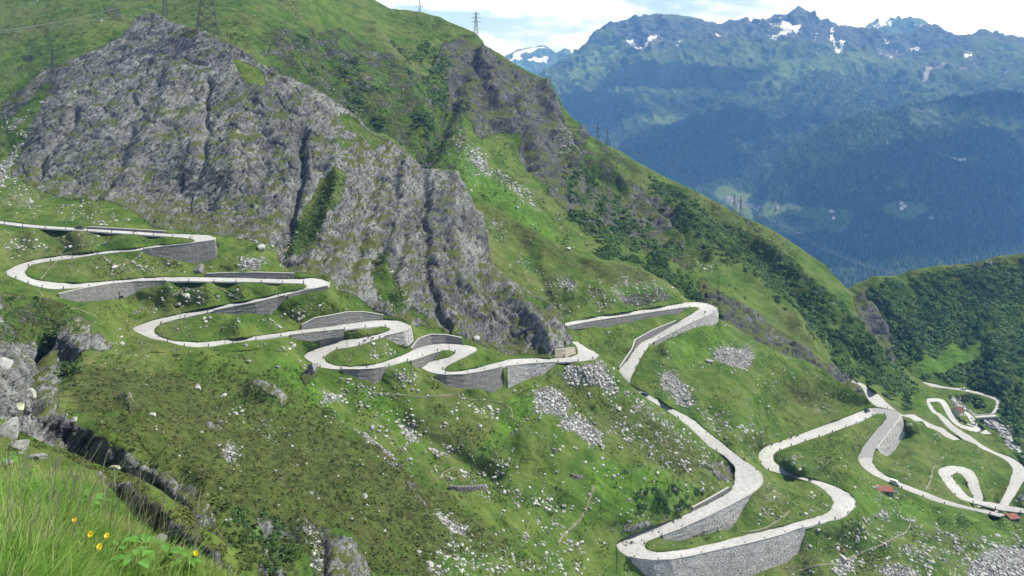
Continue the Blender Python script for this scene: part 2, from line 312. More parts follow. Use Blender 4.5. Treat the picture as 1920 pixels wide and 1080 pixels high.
CTRL = {
 'knoll': [(-130,760,17),(0,815,13),(100,850,10.5),(180,885,8.6),(240,950,7),(290,1008,6),(400,1085,5),(440,1110,4.8),(0,1080,3.4),(150,1080,3.9),(0,950,5.6),(120,960,5.4),(300,1150,3.9),(-130,1180,2.6),(-130,950,6)],
 'fin': [(-130,760,70),(8,787,62),(92,833,50),(178,867,44),(230,885,43),(303,920,40.5),(358,966,38.5),(408,1008,36.5),(447,1054,35),(232,906,40.2),(303,948,37.6),(345,984,36.2),(395,1026,34.8),(150,880,41.5),(220,930,40.6),(300,990,37.4),(380,1050,35),(260,1020,38.4),(300,1080,36.5),(-60,830,45),(60,860,42),(430,1120,31)],
 'slope': SEAM+[(300,750,228),(500,750,252),(600,745,266),(620,760,262),(200,720,226),(400,850,192),(600,850,222),(700,828,244),(790,888,232),(880,950,218),(960,1018,204),(1050,1083,192),(1110,1130,186),(700,950,192),(500,950,160),(700,1070,152),(480,1070,118),(300,900,140),(250,850,146),(180,800,158),(100,760,165),(60,600,255),(30,660,205),(80,690,224),(100,740,200),(150,650,245),(0,700,130),(0,780,118),(60,800,150),(120,820,163),(180,860,154),(250,905,143.5),(300,945,136.5),(380,1005,125),(430,1065,117),(-100,650,150),(-100,800,90),(380,960,128),(430,1020,120),(560,1160,108),(900,1130,160)],
 'massif': SEAM+SEAM2+[(270,25,520),(200,82,505),(142,105,498),(83,125,492),(42,150,485),(0,190,470),(-130,240,450),(0,300,430),(0,390,365),(-120,400,360),(60,340,402),(60,250,440),(130,200,455),(200,375,378),(150,395,368),(270,415,364),(330,425,360),(400,433,358),(440,445,354),(520,485,344),(540,500,342),(600,520,334),(650,545,330),(690,582,330),(740,600,326),(780,615,328),(830,625,332),(880,640,330),(915,655,335),(960,665,334),(1000,668,333),
   (905,397,442),(911,430,432),(924,494,415),(1000,545,400),(1049,580,385),(1060,619,362),(200,200,455),(400,200,455),(400,320,402),(300,100,492),(300,300,412),(411,69,502),(508,133,486),(600,170,482),(600,300,422),(560,400,384),(691,244,468),(640,400,388),(780,300,452),(700,450,380),(740,530,352),(830,400,420),(850,520,374),(930,580,362),(1000,620,348),(880,600,346),
   (1000,770,300),(900,800,284),(1000,850,286),(1100,720,326),(1100,800,314),(1200,850,308),(1200,760,340),(1280,850,318),(1300,910,304),(1200,930,293),(1100,950,283),(1000,950,274),(900,900,270),(850,850,274),(750,770,284),(680,740,285),(1130,1010,280),(1100,1080,262),(1000,1050,252),(640,720,283),(700,860,262),(800,920,256),(960,1080,235),(450,545,313),(300,550,308),(450,610,293),(200,560,294),(250,500,318),(440,490,330),(480,465,342),(1124,670,343),(1160,697,345),(1190,733,347)],
 'meadow': SEAM2+[(905,385,520),(880,362,540),(1000,432,515),(1085,477,505),(1171,496,500),(1243,525,492),(1290,562,474),(1000,520,470),(1000,580,430),(1150,550,440),(1120,510,470),(1230,550,460),(960,450,500),
   (1348,598,462),(1377,613,466),(1440,649,455),(1507,675,447),(1579,719,436),(1618,742,430),(1400,700,406),(1500,750,422),(1300,680,412),(1300,740,372),(1340,800,350),(1400,820,345),(1450,780,399),(1550,870,352),(1580,830,375),(1560,745,431),(1600,1050,300),(1560,1010,300),(1530,1060,286),(1500,1110,280),(1700,1060,292),(1900,1060,300),(1900,1000,330),(1750,985,332),(1640,950,335),(1600,890,345),(1700,930,352),(1920,1150,280),(1400,1120,266),(1250,1120,264),(1200,1085,270),
   (1700,800,408),(1720,850,400),(1680,880,378),(1740,900,378),(1729,791,432),(1772,820,440),(1800,830,448),(1829,836,456),(1780,850,425),(1840,880,408),(1850,920,392),(1700,784,425),(1810,910,392),(2060,905,420),(2060,1000,340),(2060,1130,290),(1250,650,402),(1150,640,412),(1100,630,410),(1130,660,404),(1340,600,464),(1490,880,338),(1480,930,318),(1400,970,300)],
 'ridge': [(-130,-100,1100),(200,-100,1150),(580,-100,1100),(-130,200,560),(0,150,620),(0,200,585),(0,0,850),(150,90,640),(300,10,780),(300,-60,950),(480,50,720),(480,100,660),(640,-45,1060),(702,0,1040),(785,21,1030),(869,51,1000),(908,84,980),(990,133,930),(1047,178,900),(1104,250,870),(1188,300,840),(1315,364,800),(1418,417,770),(1487,455,745),(1545,494,725),(1601,549,700),(1650,592,682),(1666,636,665),(1701,694,640),(1734,720,625),(1759,732,612),
   (600,100,760),(600,200,620),(750,120,860),(700,200,680),(750,250,630),(820,320,580),(820,200,740),(880,280,640),(870,150,860),(950,180,840),(1000,230,810),(1000,330,680),(950,340,630),(1050,420,605),(1000,410,570),(1100,470,560),(1150,400,680),(1100,330,740),(1200,470,600),(1240,500,570),(1290,550,550),(1250,400,730),(1340,560,530),(1400,600,520),(1480,650,505),(1545,690,495),(1600,725,488),(1630,742,486),(1400,500,660),(1500,580,620),(1450,600,560),(1600,660,590),(1690,740,560),(1700,760,530),(1580,700,520),(1650,712,560),(1750,738,590),(1720,795,480),(1800,840,455),(1860,830,500),(1840,826,485),(1900,870,520),(2060,960,500),(1800,780,540),(1850,800,545),(1815,788,535),(900,430,540),(1200,560,520)],
 'mound': [(1591,541,790),(1640,519,800),(1704,508,805),(1787,497,810),(1865,482,815),(1920,475,815),(2080,462,800),(1640,640,730),(1700,640,715),(1700,690,678),(1680,700,675),(1800,640,715),(1760,690,668),(1900,640,690),(1800,700,655),(1860,720,622),(1900,740,598),(1920,800,556),(1900,830,548),(1870,800,565),(1800,755,606),(1830,775,586),(1880,820,552),(1900,848,536),(2080,740,580),(2080,850,530),(1850,560,770),(1700,560,775),(1920,560,770),(1600,600,760),(1820,790,575),(1760,760,610)],
}
for w in WALLS:
    t, b = wall_world(w)
    for i, r in enumerate(w[2]):
        CTRL[w[0]].append((r[0], r[1], t[i, 1]+.9)); CTRL[w[0]].append((r[2], r[3], b[i, 1]+.3))
for k, r in ROADS.items():
    for E in (r[0], r[1]):
        for (x, y), z in zip(E, r[2]): CTRL[RS[k]].append((x, y, Y_of(y, z)))
SURF = {n: TPS(CTRL[n]) for n in CTRL}

# grooves and ribs pushed into / out of the land: points, width px, depth m (positive = hollow)
GROOVE = {
 'massif': [([(568,250),(562,330),(548,420),(532,480)],20,6.5),([(800,320),(797,420),(805,500),(822,580),(842,625)],12,4.5),([(700,330),(690,420),(660,500),(640,540)],22,2.5),([(605,320),(588,420),(550,490)],34,4),
   ([(390,150),(388,250),(375,330)],12,2.5),([(250,250),(215,330),(180,370)],18,2),([(470,180),(500,270),(480,380)],24,2),([(740,330),(760,440),(740,520)],16,2.5),([(850,330),(838,420),(860,520),(920,620)],26,-4),([(760,300),(750,400),(720,520)],26,-3),
   ([(880,420),(900,520),(960,600)],14,2.5),([(625,270),(632,330),(615,400)],20,-3),([(330,130),(300,220),(240,330)],30,-2.5),([(440,250),(430,350),(400,420)],30,-2.5),([(950,545),(1000,600),(1030,650)],20,-5),([(140,210),(100,270),(70,330)],16,4),
   ([(760,790),(850,850),(930,900)],30,3),([(880,740),(950,800),(960,850)],25,2)],
 'slope': [([(85,640),(78,700),(70,765)],16,14),([(480,730),(520,750)],30,-3.),([(575,715),(580,720)],26,-4),([(500,1000),(510,1080)],14,3),([(605,1010),(612,1085)],9,4),([(640,1010),(655,1085)],50,-1),([(300,870),(380,930)],22,-3),([(280,900),(350,970)],20,5),([(225,760),(255,795)],18,-3),([(560,990),(550,1085)],30,-2)],
 'ridge': [([(860,150),(830,240),(800,300)],26,12),([(960,190),(990,260),(1000,310)],18,14),([(900,110),(930,190),(960,270)],26,-14),([(1020,160),(1040,240),(1080,310)],22,-10),([(1060,230),(1100,310),(1190,370)],16,10),([(1180,330),(1240,400),(1320,480)],22,9),([(1130,310),(1210,390),(1280,460)],18,-9),
   ([(1330,390),(1440,500),(1560,620),(1650,700)],20,8),([(1280,400),(1400,520),(1520,640)],20,-8),([(1540,600),(1570,660)],8,5),([(1420,460),(1540,560),(1640,680)],20,-7),([(600,60),(640,160),(700,230)],30,10),([(700,60),(760,160),(800,240)],34,-9),([(520,60),(560,140),(600,180)],24,-6),([(1610,560),(1640,600),(1660,660)],14,-8)],
 'mound': [([(1700,515),(1740,600),(1760,660)],30,4),([(1820,495),(1800,580),(1800,650)],34,4),([(1760,500),(1780,600),(1790,650)],26,-3),([(1870,490),(1860,600),(1880,700)],34,-4),([(1640,530),(1690,610),(1720,660)],26,-3)],
 'meadow': [([(1090,480),(1160,540),(1210,580)],26,3),([(960,420),(1000,500),(1040,570)],30,3)],
 'fin': [], 'knoll': [],
}
def seglen(px, py, pts):
    best = np.full(px.shape, 1e9, np.float32)
    for (ax, ay), (bx, by) in zip(pts[:-1], pts[1:]):
        dx, dy = bx-ax, by-ay; t = np.clip(((px-ax)*dx+(py-ay)*dy)/(dx*dx+dy*dy+1e-9), 0, 1)
        best = np.minimum(best, (px-ax-t*dx)**2+(py-ay-t*dy)**2)
    return np.sqrt(best)

def normals(P):
    du = np.gradient(P, axis=1); dv = np.gradient(P, axis=0)
    n = np.cross(du, dv); n /= np.linalg.norm(n, axis=-1, keepdims=True)+1e-9
    flip = (n*P).sum(-1) > 0
    n[flip] *= -1
    return n

LAND = {}
def build_sheet(name, step):
    x0, x1 = XR[name]
    nx = int((x1-x0)/step)+1; xs = np.linspace(x0, x1, nx)
    t = TF[name](xs); b = np.maximum(bot(name, xs), t+3)
    ny = int((b-t).max()/step)+1
    v = np.linspace(0, 1, ny)
    PX = np.broadcast_to(xs, (ny, nx)).copy(); PY = t+(b-t)*v[:, None]
    # coarse evaluation of the surface, then bilinear
    cx = np.linspace(x0, x1, max(8, nx//4)); cv = np.linspace(0, 1, max(8, ny//4))
    ct = TF[name](cx); cb = np.maximum(bot(name, cx), ct+3)
    CXg = np.broadcast_to(cx, (len(cv), len(cx))); CYg = ct+(cb-ct)*cv[:, None]
    cy0 = CYg.min()-8; cy1 = CYg.max()+8
    gy = np.linspace(cy0, cy1, int((cy1-cy0)/7)+2); gx = np.linspace(x0-8, x1+8, int((x1-x0+16)/7)+2)
    GX, GY = np.meshgrid(gx, gy); S = SURF[name]; W = S(GX, GY)
    def samp(Wg, px, py):
        fx = (px-gx[0])/(gx[1]-gx[0]); fy = (py-gy[0])/(gy[1]-gy[0])
        ix = np.clip(fx.astype(int), 0, len(gx)-2); iy = np.clip(fy.astype(int), 0, len(gy)-2); fx = fx-ix; fy = fy-iy
        return Wg[iy, ix]*(1-fx)*(1-fy)+Wg[iy, ix+1]*fx*(1-fy)+Wg[iy+1, ix]*(1-fx)*fy+Wg[iy+1, ix+1]*fx*fy
    w = samp(W, PX, PY)
    for nn in NEAR.get(name, []):       # run on underneath the nearer land
        ins = under(nn, PX, PY)
        if ins.any():
            wn = SURF[nn](PX[ins], PY[ins]); d = PY[ins]-TF[nn](PX[ins])
            if nn == 'massif' and name == 'meadow': d = np.minimum(d, np.where(PX > 1156, np.maximum(np.interp(PX, MBOT[:, 0], MBOT[:, 1])-PY, 0), np.maximum(1157-PX, 0)+0*PY)[ins]+np.where(PX > 1156, 0, np.maximum(1020-PY, 0))[ins])
            w[ins] = np.minimum(w[ins], wn*(1-.05*np.clip(d/18, 0, 1)))
    if name in WBUF:
        k = WBUF[name].at(PX, PY); w = np.where(k > 0, np.minimum(k, w) if False else k, w)
        k = RBUF[name].at(PX, PY); w = np.where(k > 0, k, w)
        keep = np.where(PY > 985, np.clip((np.abs(PX-1156)-3)/14, 0, 1), 1)*KEEP[name][np.clip(np.rint(PY-BY).astype(int), 0, BH-1), np.clip(np.rint(PX-BX).astype(int), 0, BW-1)]
    else: keep = np.ones_like(w)
    w = np.clip(w, 1/20000, 1/1.5)
    Y = 1/w
    P = np.stack([(PX-CX)/F*Y, Y, -(PY-HY)/F*Y], -1)
    return dict(name=name, PX=PX, PY=PY, P=P, keep=keep, xs=xs, t=t, b=b)

def add_skirt(L, steps, drop=.75):
    P = L['P']; top = P[0]; d = top[:, :2]/np.linalg.norm(top[:, :2], axis=1, keepdims=True)
    rows = []
    for s in reversed(steps):
        rows.append(np.column_stack([top[:, :2]+d*s, top[:, 2]-drop*s]))
    return np.array(rows)

def grid_object(name, L, attrs, mat, steps, drop=.75):
    sk = add_skirt(L, steps, drop); P = np.concatenate([sk, L['P']]); k = len(steps)
    ny, nx = P.shape[:2]
    if L['name'] == 'massif':
        cxq = L['PX'][0]; pyq = np.concatenate([np.repeat(L['PY'][:1], k, 0), L['PY']])
        drop_ = (cxq[None]+0*pyq > np.where(pyq > 1042, 1161.5, 1156.5)) & (pyq > np.interp(cxq, MBOT[:, 0], MBOT[:, 1])[None]+1.2)
    else: drop_ = None
    me = bpy.data.meshes.new(name)
    me.vertices.add(nx*ny); me.vertices.foreach_set('co', P.reshape(-1).astype(np.float32))
    i = np.arange(ny*nx).reshape(ny, nx)
    q = np.stack([i[:-1, :-1], i[1:, :-1], i[1:, 1:], i[:-1, 1:]], -1).reshape(-1, 4)
    if drop_ is not None: q = q[~drop_.reshape(-1)[q].any(1)]
    me.loops.add(len(q)*4); me.loops.foreach_set('vertex_index', q.reshape(-1).astype(np.int32))
    me.polygons.add(len(q)); me.polygons.foreach_set('loop_start', np.arange(0, len(q)*4, 4, dtype=np.int32))
    me.polygons.foreach_set('use_smooth', np.ones(len(q), bool))
    me.update(calc_edges=True)
    for an, arr in attrs.items():
        arr = np.concatenate([np.repeat(arr[:1], k, 0), arr])
        a = me.attributes.new(an, 'FLOAT_COLOR', 'POINT')
        a.data.foreach_set('color', arr.reshape(-1).astype(np.float32))
    me.materials.append(mat)
    o = bpy.data.objects.new(name, me); col.objects.link(o); o['kind'] = 'structure'
    return o

def at(name, px, py, up=0.0):
    """point of the finished land under a place of the plan"""
    L = LAND[name]; xs = L['xs']
    fx = np.clip((px-xs[0])/(xs[1]-xs[0]), 0, len(xs)-1.001); ix = int(fx); fx -= ix
    ny = L['P'].shape[0]
    def colp(i):
        fy = np.clip((py-L['t'][i])/(L['b'][i]-L['t'][i])*(ny-1), 0, ny-1.001); iy = int(fy); fy -= iy
        return L['P'][iy, i]*(1-fy)+L['P'][iy+1, i]*fy
    p = colp(ix)*(1-fx)+colp(ix+1)*fx
    return Vector((float(p[0]), float(p[1]), float(p[2])+up))

# ------------------------------------------------------------------ masks
def cv(items, r):
    c = Canvas()
    for it in items:
        if it[0] == 'l': c.line(it[1], it[2], it[3])
        else: c.poly(it[0], it[1])
    return blur(c.v, r)
MASK = {
 'massif': dict(
  rock=[([(20,330),(45,260),(100,160),(140,112),(200,82),(255,35),(272,10),(330,40),(411,60),(508,125),(600,160),(691,235),(780,295),(801,305),(860,318),(905,390),(918,440),(930,500),(1015,550),(1062,590),(1062,620),(1082,645),(1060,652),(1038,658),(1040,669),(960,668),(915,652),(890,640),(862,632),(830,622),(780,613),(700,585),(640,540),(622,525),(590,520),(552,512),(540,500),(530,470),(490,455),(440,447),(330,434),(285,425),(240,395),(190,372),(130,378),(70,357)],1),
   ([(0,245),(60,195),(100,165),(140,110),(80,125),(40,155),(0,190)],.55),([(430,105),(490,130),(505,165),(460,155)],0),([(600,325),(650,320),(640,375),(600,425),(572,470),(535,470),(560,410)],.12),([(625,185),(690,245),(740,270),(700,280),(640,240)],.35),([(690,265),(660,275),(620,272),(640,262)],.15),([(690,480),(740,500),(765,560),(740,590),(700,560)],.45),([(760,560),(800,590),(810,610),(770,600)],.5),
   ([(320,45),(370,58),(420,85),(380,90),(330,70)],.55),([(300,120),(350,130),(400,122),(400,140),(330,140)],.3),([(1140,520),(1200,600)],0),([(950,535),(1010,560),(1045,580),(1010,575),(960,550)],.35),
   ([(480,455),(520,470),(535,510),(500,500),(430,500),(415,450),(450,445)],0),([(1360,862),(1379,880),(1378,905),(1350,905),(1320,880),(1290,872)],.7),([(1140,985),(1180,980),(1220,975),(1230,985),(1180,1000),(1150,1010)],.85),([(370,488),(390,505),(385,520),(368,510)],.5),([(310,480),(350,480),(340,500),(300,490)],.6)],
  scree=[([(60,200),(100,178),(40,235),(0,260),(0,243)],.8),([(60,225),(75,222),(35,290),(10,345),(-20,380),(-20,330),(20,280)],.8),([(0,335),(40,330),(70,365),(100,388),(60,400),(0,385)],.45),([(70,390),(120,370),(200,385),(270,425),(200,425),(100,420)],.28),
   ([(440,500),(470,482),(490,490),(505,506),(460,510)],.9),([(0,440),(60,450),(110,450),(90,465),(30,470),(-20,460)],.3),([(430,420),(500,440),(540,470),(545,500),(500,470),(440,445)],.45),([(545,380),(560,400),(545,470),(525,480),(520,460),(540,420)],.8),([(785,380),(805,390),(805,470),(830,560),(850,625),(838,625),(812,560),(790,480)],.85),([(690,330),(780,330),(760,360),(690,360)],.4),
   ([(1000,733),(1040,728),(1078,768),(1040,780),(1008,772)],1),([(1040,786),(1100,780),(1115,800),(1140,830),(1115,838),(1080,818),(1045,802)],1),([(1040,690),(1120,676),(1162,722),(1150,748),(1110,722),(1060,716)],.9),([(1120,665),(1140,690),(1130,695),(1110,676)],.9),([(755,783),(775,783),(790,830),(818,862),(800,852),(768,820)],.95),([(585,742),(640,734),(652,750),(600,758)],.95),
   ([(640,700),(700,720),(740,745),(700,742),(655,720)],.6),([(690,742),(710,765),(720,790),(700,775)],.7),([(745,690),(790,705),(770,720),(735,716)],.7),([(860,745),(930,760),(950,790),(900,775)],.5),([(780,800),(960,860),(1000,960),(880,940),(800,880)],.12),([(1000,900),(1060,960),(1040,1000),(980,980),(960,920)],.3),
   ([(1140,760),(1250,800),(1370,860),(1370,920),(1250,880),(1150,840)],.27),([(1170,720),(1240,770),(1300,820),(1250,810),(1180,760)],.5),([(690,790),(740,800),(790,880),(760,860)],.3),([(790,900),(840,930),(900,1000),(960,1060),(1000,1085),(900,1085),(830,985)],.35),([(950,1000),(1060,980),(1140,1080),(1000,1085)],.2),([(545,575),(580,575),(580,600),(550,600)],.6),([(480,580),(500,590),(520,605),(480,600)],.5),([(620,700),(560,690),(500,640),(560,655),(630,690)],.2),
   ([(690,640),(760,650),(760,680),(700,685)],.3),([(200,480),(330,490),(330,520),(200,515)],.2),([(330,540),(460,540),(450,565),(330,565)],.25),([(500,590),(540,600),(520,612)],.4),([(300,510),(360,510),(340,520)],.3)],
  heath=[([(-20,330),(60,220),(0,260)],.7),([(1170,730),(1260,790),(1350,870),(1300,890),(1200,850),(1130,780)],.75),([(0,430),(250,445),(300,455),(180,470),(60,470)],.5),([(150,470),(320,500),(330,515),(150,500)],.35),([(600,325),(650,320),(640,375),(600,425),(572,470),(535,470),(560,410)],.9),([(320,540),(470,540),(540,560),(480,555),(330,580)],.5),([(520,560),(600,560),(640,590),(560,600)],.75),([(1060,690),(1150,740),(1130,780),(1060,760)],.5),([(700,500),(760,520),(770,580),(700,570)],.8),([(900,830),(960,880),(900,900)],.5),([(640,660),(720,655),(740,680),(650,684)],.4)],
  bright=[([(590,540),(640,550),(690,590),(640,590)],.6),([(640,690),(760,760),(800,820),(850,880),(800,880),(720,800),(660,740),(600,700)],.7),([(960,740),(1000,735),(1000,780),(960,820),(900,870),(830,900),(830,885),(900,840)],.9),([(1100,850),(1250,880),(1350,920),(1250,970),(1150,980),(1080,930)],.7),([(1040,720),(980,730),(960,760),(990,760)],.8),([(200,560),(330,565),(260,600),(220,590)],.7),([(60,500),(200,495),(400,515),(100,525)],.4),([(330,590),(500,580),(540,600),(400,640),(310,625)],.5),([(900,660),(930,660),(880,690),(838,690)],.5),([(950,900),(1100,880),(1140,1000),(1000,1000)],.5)],
  bush=[([(600,335),(640,330),(630,375),(590,430),(560,468),(535,468),(565,410)],.7),([(735,545),(765,560),(755,590),(735,580)],.8),([(700,490),(730,500),(720,520),(700,510)],.6),([(1190,920),(1290,910),(1330,935),(1240,965),(1200,960)],.3),([(560,600),(600,600),(560,640),(540,625)],.0)],
  path=[]),
 'slope': dict(
  rock=[([(-20,548),(60,556),(130,570),(165,600),(172,640),(130,690),(108,740),(110,770),(160,800),(230,845),(300,888),(380,945),(425,1000),(440,1060),(420,1120),(300,1000),(180,870),(90,840),(-20,840)],.78),([(60,640),(110,640),(105,760),(70,770)],1),([(-20,690),(20,690),(60,720),(50,800),(-20,800)],1),([(490,985),(560,970),(640,1005),(700,1050),(700,1140),(470,1140)],.5),([(615,1020),(660,1015),(690,1060),(680,1120),(620,1120)],1),([(468,722),(490,714),(545,752),(530,766),(490,742)],1),([(556,702),(585,705),(592,724),(568,728)],1),([(213,755),(232,748),(262,790),(248,796)],1),([(385,790),(420,800),(415,815),(385,805)],.8),([(600,765),(640,785),(620,790),(600,780)],.8),([(755,900),(780,915),(820,960),(790,960)],.7),([(640,760),(680,770),(678,785),(650,775)],.9),([(715,855),(760,880),(755,890),(720,870)],.8),([(345,930),(420,1000),(400,1015),(330,950)],.8),([(480,955),(520,1000),(470,1010)],.6),
    ([(0,556),(120,560),(150,590),(100,640),(0,650)],.45),([(180,620),(215,610),(210,660),(160,660)],.7),([(240,595),(275,620),(260,640),(220,625)],.6)],
  scree=[([(648,790),(690,798),(712,820),(745,850),(765,864),(740,862),(690,835)],1),([(805,950),(832,965),(890,1000),(860,1004),(820,982)],1),([(415,830),(440,830),(455,860),(430,875),(412,855)],.85),([(590,745),(650,742),(652,756),(600,760)],.8),([(600,755),(660,800),(640,800),(600,770)],.5),([(715,855),(770,890),(780,905),(720,870)],.7),([(480,775),(540,800),(560,840),(490,830)],.3),([(830,1000),(960,1030),(1060,1085),(850,1085)],.4),([(810,1030),(850,1050),(840,1085),(800,1085)],.5),([(200,650),(290,655),(270,668),(220,668)],.5),([(370,740),(460,760),(470,800),(400,800)],.2),([(570,985),(600,1000),(600,1080),(570,1080)],.5)],
  heath=[([(160,690),(560,690),(620,760),(800,890),(1060,1085),(450,1085),(430,1000),(300,880),(130,760)],.85),([(430,1000),(560,960),(700,1050),(650,1085),(470,1085)],.6),([(0,560),(150,570),(160,640),(60,680),(0,680)],.7),([(850,1040),(1000,1060),(1060,1085),(850,1090)],.2)],
  bright=[([(280,680),(560,680),(640,760),(720,840),(560,810),(400,750)],.42),([(150,780),(200,760),(330,860),(300,880)],.5),([(480,660),(560,665),(640,740),(660,780),(600,760),(540,720)],.8),([(150,660),(420,660),(500,670),(350,690),(180,700)],.45),([(170,810),(230,850),(200,850),(150,810)],.5),([(700,830),(760,880),(740,880)],.6),([(380,760),(460,740),(560,790),(470,860),(420,810)],.25)],
  bush=[([(105,680),(150,690),(135,735),(105,735)],.9),([(490,1030),(540,1040),(545,1075),(500,1085)],.6),([(0,560),(150,570),(150,620),(60,650),(0,650)],.4),([(430,960),(500,960),(540,1010),(450,1020)],.5)], path=[]),
 'meadow': dict(
  rock=[([(1150,545),(1240,540),(1270,560),(1250,568),(1180,572)],.6),([(1100,530),(1160,545),(1150,575),(1090,565)],.35),([(1595,905),(1600,903)],0),([(1490,855),(1520,860),(1510,875),(1490,870)],.5),([(1380,860),(1400,880),(1390,885)],.5),([(1625,745),(1640,757),(1615,750)],.8)],
  scree=[([(960,490),(1000,495),(1085,530),(1078,548),(1010,525)],1),([(905,405),(950,425),(930,435),(905,425)],.8),([(940,440),(1060,530),(1000,520),(940,470)],.35),([(1005,515),(1060,570),(1100,600),(1060,600),(1020,560)],.5),([(1150,515),(1250,528),(1262,560),(1200,577),(1130,562)],.55),([(1080,540),(1160,540),(1180,570),(1120,585),(1070,570)],.4),
   ([(1330,652),(1375,648),(1412,660),(1410,692),(1370,692),(1335,672)],1),([(1236,692),(1262,695),(1290,730),(1325,775),(1375,803),(1385,833),(1335,803),(1285,768),(1240,732)],.95),([(1395,628),(1412,634),(1410,656),(1397,648)],.9),([(1290,670),(1330,690),(1300,700)],.35),([(1300,750),(1420,800),(1440,840),(1380,840),(1300,790)],.35),([(1140,625),(1165,640),(1160,655),(1140,640)],.6),([(1150,660),(1210,660),(1180,700)],.1),
   ([(1440,690),(1470,710),(1505,728),(1490,735),(1445,705)],.9),([(1440,700),(1600,770),(1560,790),(1450,760)],.12),([(1475,850),(1505,850),(1500,868),(1480,868)],.9),([(1440,900),(1550,930),(1555,960),(1450,985),(1430,950)],.25),([(1600,970),(1680,950),(1800,1000),(1920,1030),(1920,1085),(1560,1085),(1570,1030)],.27),([(1640,960),(1670,948),(1665,970),(1640,980)],.9),([(1820,1060),(1880,1022),(1930,1018),(2060,1020),(2060,1120),(1800,1120)],1),([(1720,1000),(1880,1010),(1870,1030),(1760,1060),(1700,1050)],.4),([(1570,1045),(1600,1050),(1600,1085),(1560,1085)],.8),([(1640,1070),(1700,1060),(1760,1085),(1650,1090)],.8),([(1610,900),(1640,915),(1720,930),(1720,940),(1640,935)],.3),([(1890,925),(1912,930),(1925,905),(1950,905),(1950,945),(1900,945)],.9),([(1750,820),(1850,850),(1880,900),(1760,850)],.1),([(1870,945),(1890,940),(1870,960)],0),([(1395,865),(1435,880),(1436,895),(1405,872)],.6)],
  heath=[([(880,365),(960,410),(1085,478),(1190,500),(1260,536),(1200,545),(1050,500),(960,450)],.95),([(1380,640),(1500,690),(1620,750),(1600,790),(1480,760),(1380,720)],.5),([(1700,800),(1850,850),(1890,900),(1850,880),(1740,860)],.45),([(1480,850),(1560,830),(1600,850),(1550,890),(1480,880)],.4),([(1440,690),(1420,760),(1380,780),(1350,720)],.3),([(1560,1000),(1640,990),(1660,1050),(1560,1060)],.4)],
  bright=[([(1250,620),(1345,600),(1400,640),(1300,700),(1220,680)],.6),([(1440,1000),(1600,960),(1700,980),(1560,1085),(1480,1085)],.4),([(1590,900),(1720,930),(1860,965),(1920,975),(1920,1010),(1700,990),(1600,950)],.6),([(1680,880),(1760,890),(1740,920),(1660,880)],.5),([(1210,1020),(1390,990),(1480,960),(1490,975),(1250,1035)],.6),([(1100,610),(1180,610),(1150,680),(1100,640)],.5),([(1480,910),(1540,890),(1600,860),(1610,890),(1540,905)],.3)],
  bush=[], path=[]),
 'ridge': dict(
  rock=[([(830,80),(870,70),(905,90),(950,115),(1015,150),(1045,185),(1055,215),(1075,240),(1110,280),(1090,300),(1010,312),(985,300),(940,250),(900,260),(880,230),(850,170),(810,130)],.9),([(560,40),(660,60),(720,120),(690,140),(620,110),(540,70)],.42),([(480,130),(560,120),(660,160),(760,220),(800,290),(700,230),(600,190)],.5),([(660,120),(720,130),(740,170),(690,170)],.7),([(700,170),(800,200),(870,260),(850,310),(800,280),(740,230)],.6),([(760,0),(735,30),(700,10)],.4),([(470,60),(640,50),(730,110),(860,180),(880,260),(850,335),(790,300),(690,235),(590,160),(500,125)],.47),([(1050,250),(1130,290),(1240,370),(1320,470),(1300,520),(1200,470),(1100,440),(1040,380)],.46),([(1300,420),(1420,500),(1560,640),(1540,650),(1400,560),(1300,480)],.3),
    ([(960,290),(1060,310),(1100,340),(1190,390),(1250,420),(1260,440),(1180,420),(1130,430),(1050,390),(1000,330)],.72),([(1140,390),(1190,395),(1240,440),(1250,460),(1180,440),(1140,420)],.85),([(1180,330),(1240,370),(1280,410),(1260,420),(1220,390)],.8),([(1080,225),(1100,236),(1110,262),(1090,255)],.95),([(1105,255),(1190,305),(1230,340),(1200,330),(1130,290)],.55),
    ([(1310,520),(1345,545),(1400,575),(1470,620),(1545,675),(1600,705),(1625,735),(1622,750),(1600,735),(1545,702),(1470,672),(1400,640),(1350,600),(1300,560)],.95),([(1345,560),(1400,575),(1420,625),(1370,605)],1),([(1600,560),(1640,562),(1652,592),(1664,640),(1690,690),(1670,680),(1640,650),(1612,610)],.9),([(0,100),(60,60),(160,30),(240,10),(240,40),(120,80),(40,120)],.22),([(190,10),(235,15),(225,35),(195,30)],.6),([(40,105),(65,105),(60,118),(42,115)],.8),([(905,75),(925,92),(900,100)],.9),([(1380,395),(1420,420),(1440,450),(1400,430)],.6),([(1610,735),(1640,745),(1650,765),(1630,760)],.9)],
  scree=[([(860,250),(905,290),(925,330),(905,325),(875,300)],.7),([(925,310),(985,360),(1020,400),(990,385),(940,340)],.5),([(870,230),(840,240),(870,320),(960,400),(900,340)],.2),([(1040,240),(1060,260),(1080,300),(1050,290)],.5),([(1300,480),(1340,510),(1330,515)],.6)],
  heath=[([(-120,-90),(600,-90),(700,0),(600,60),(400,60),(0,160)],.28),([(740,20),(830,35),(880,70),(800,50)],.7),([(850,60),(890,65),(905,80),(880,80)],.2),([(500,130),(780,260),(860,340),(800,310),(640,190)],.55),([(1180,300),(1460,440),(1620,640),(1560,600),(1420,480),(1280,390)],.5),([(1100,320),(1300,470),(1340,540),(1240,440)],.5),([(300,20),(480,0),(600,40),(500,110)],.4)],
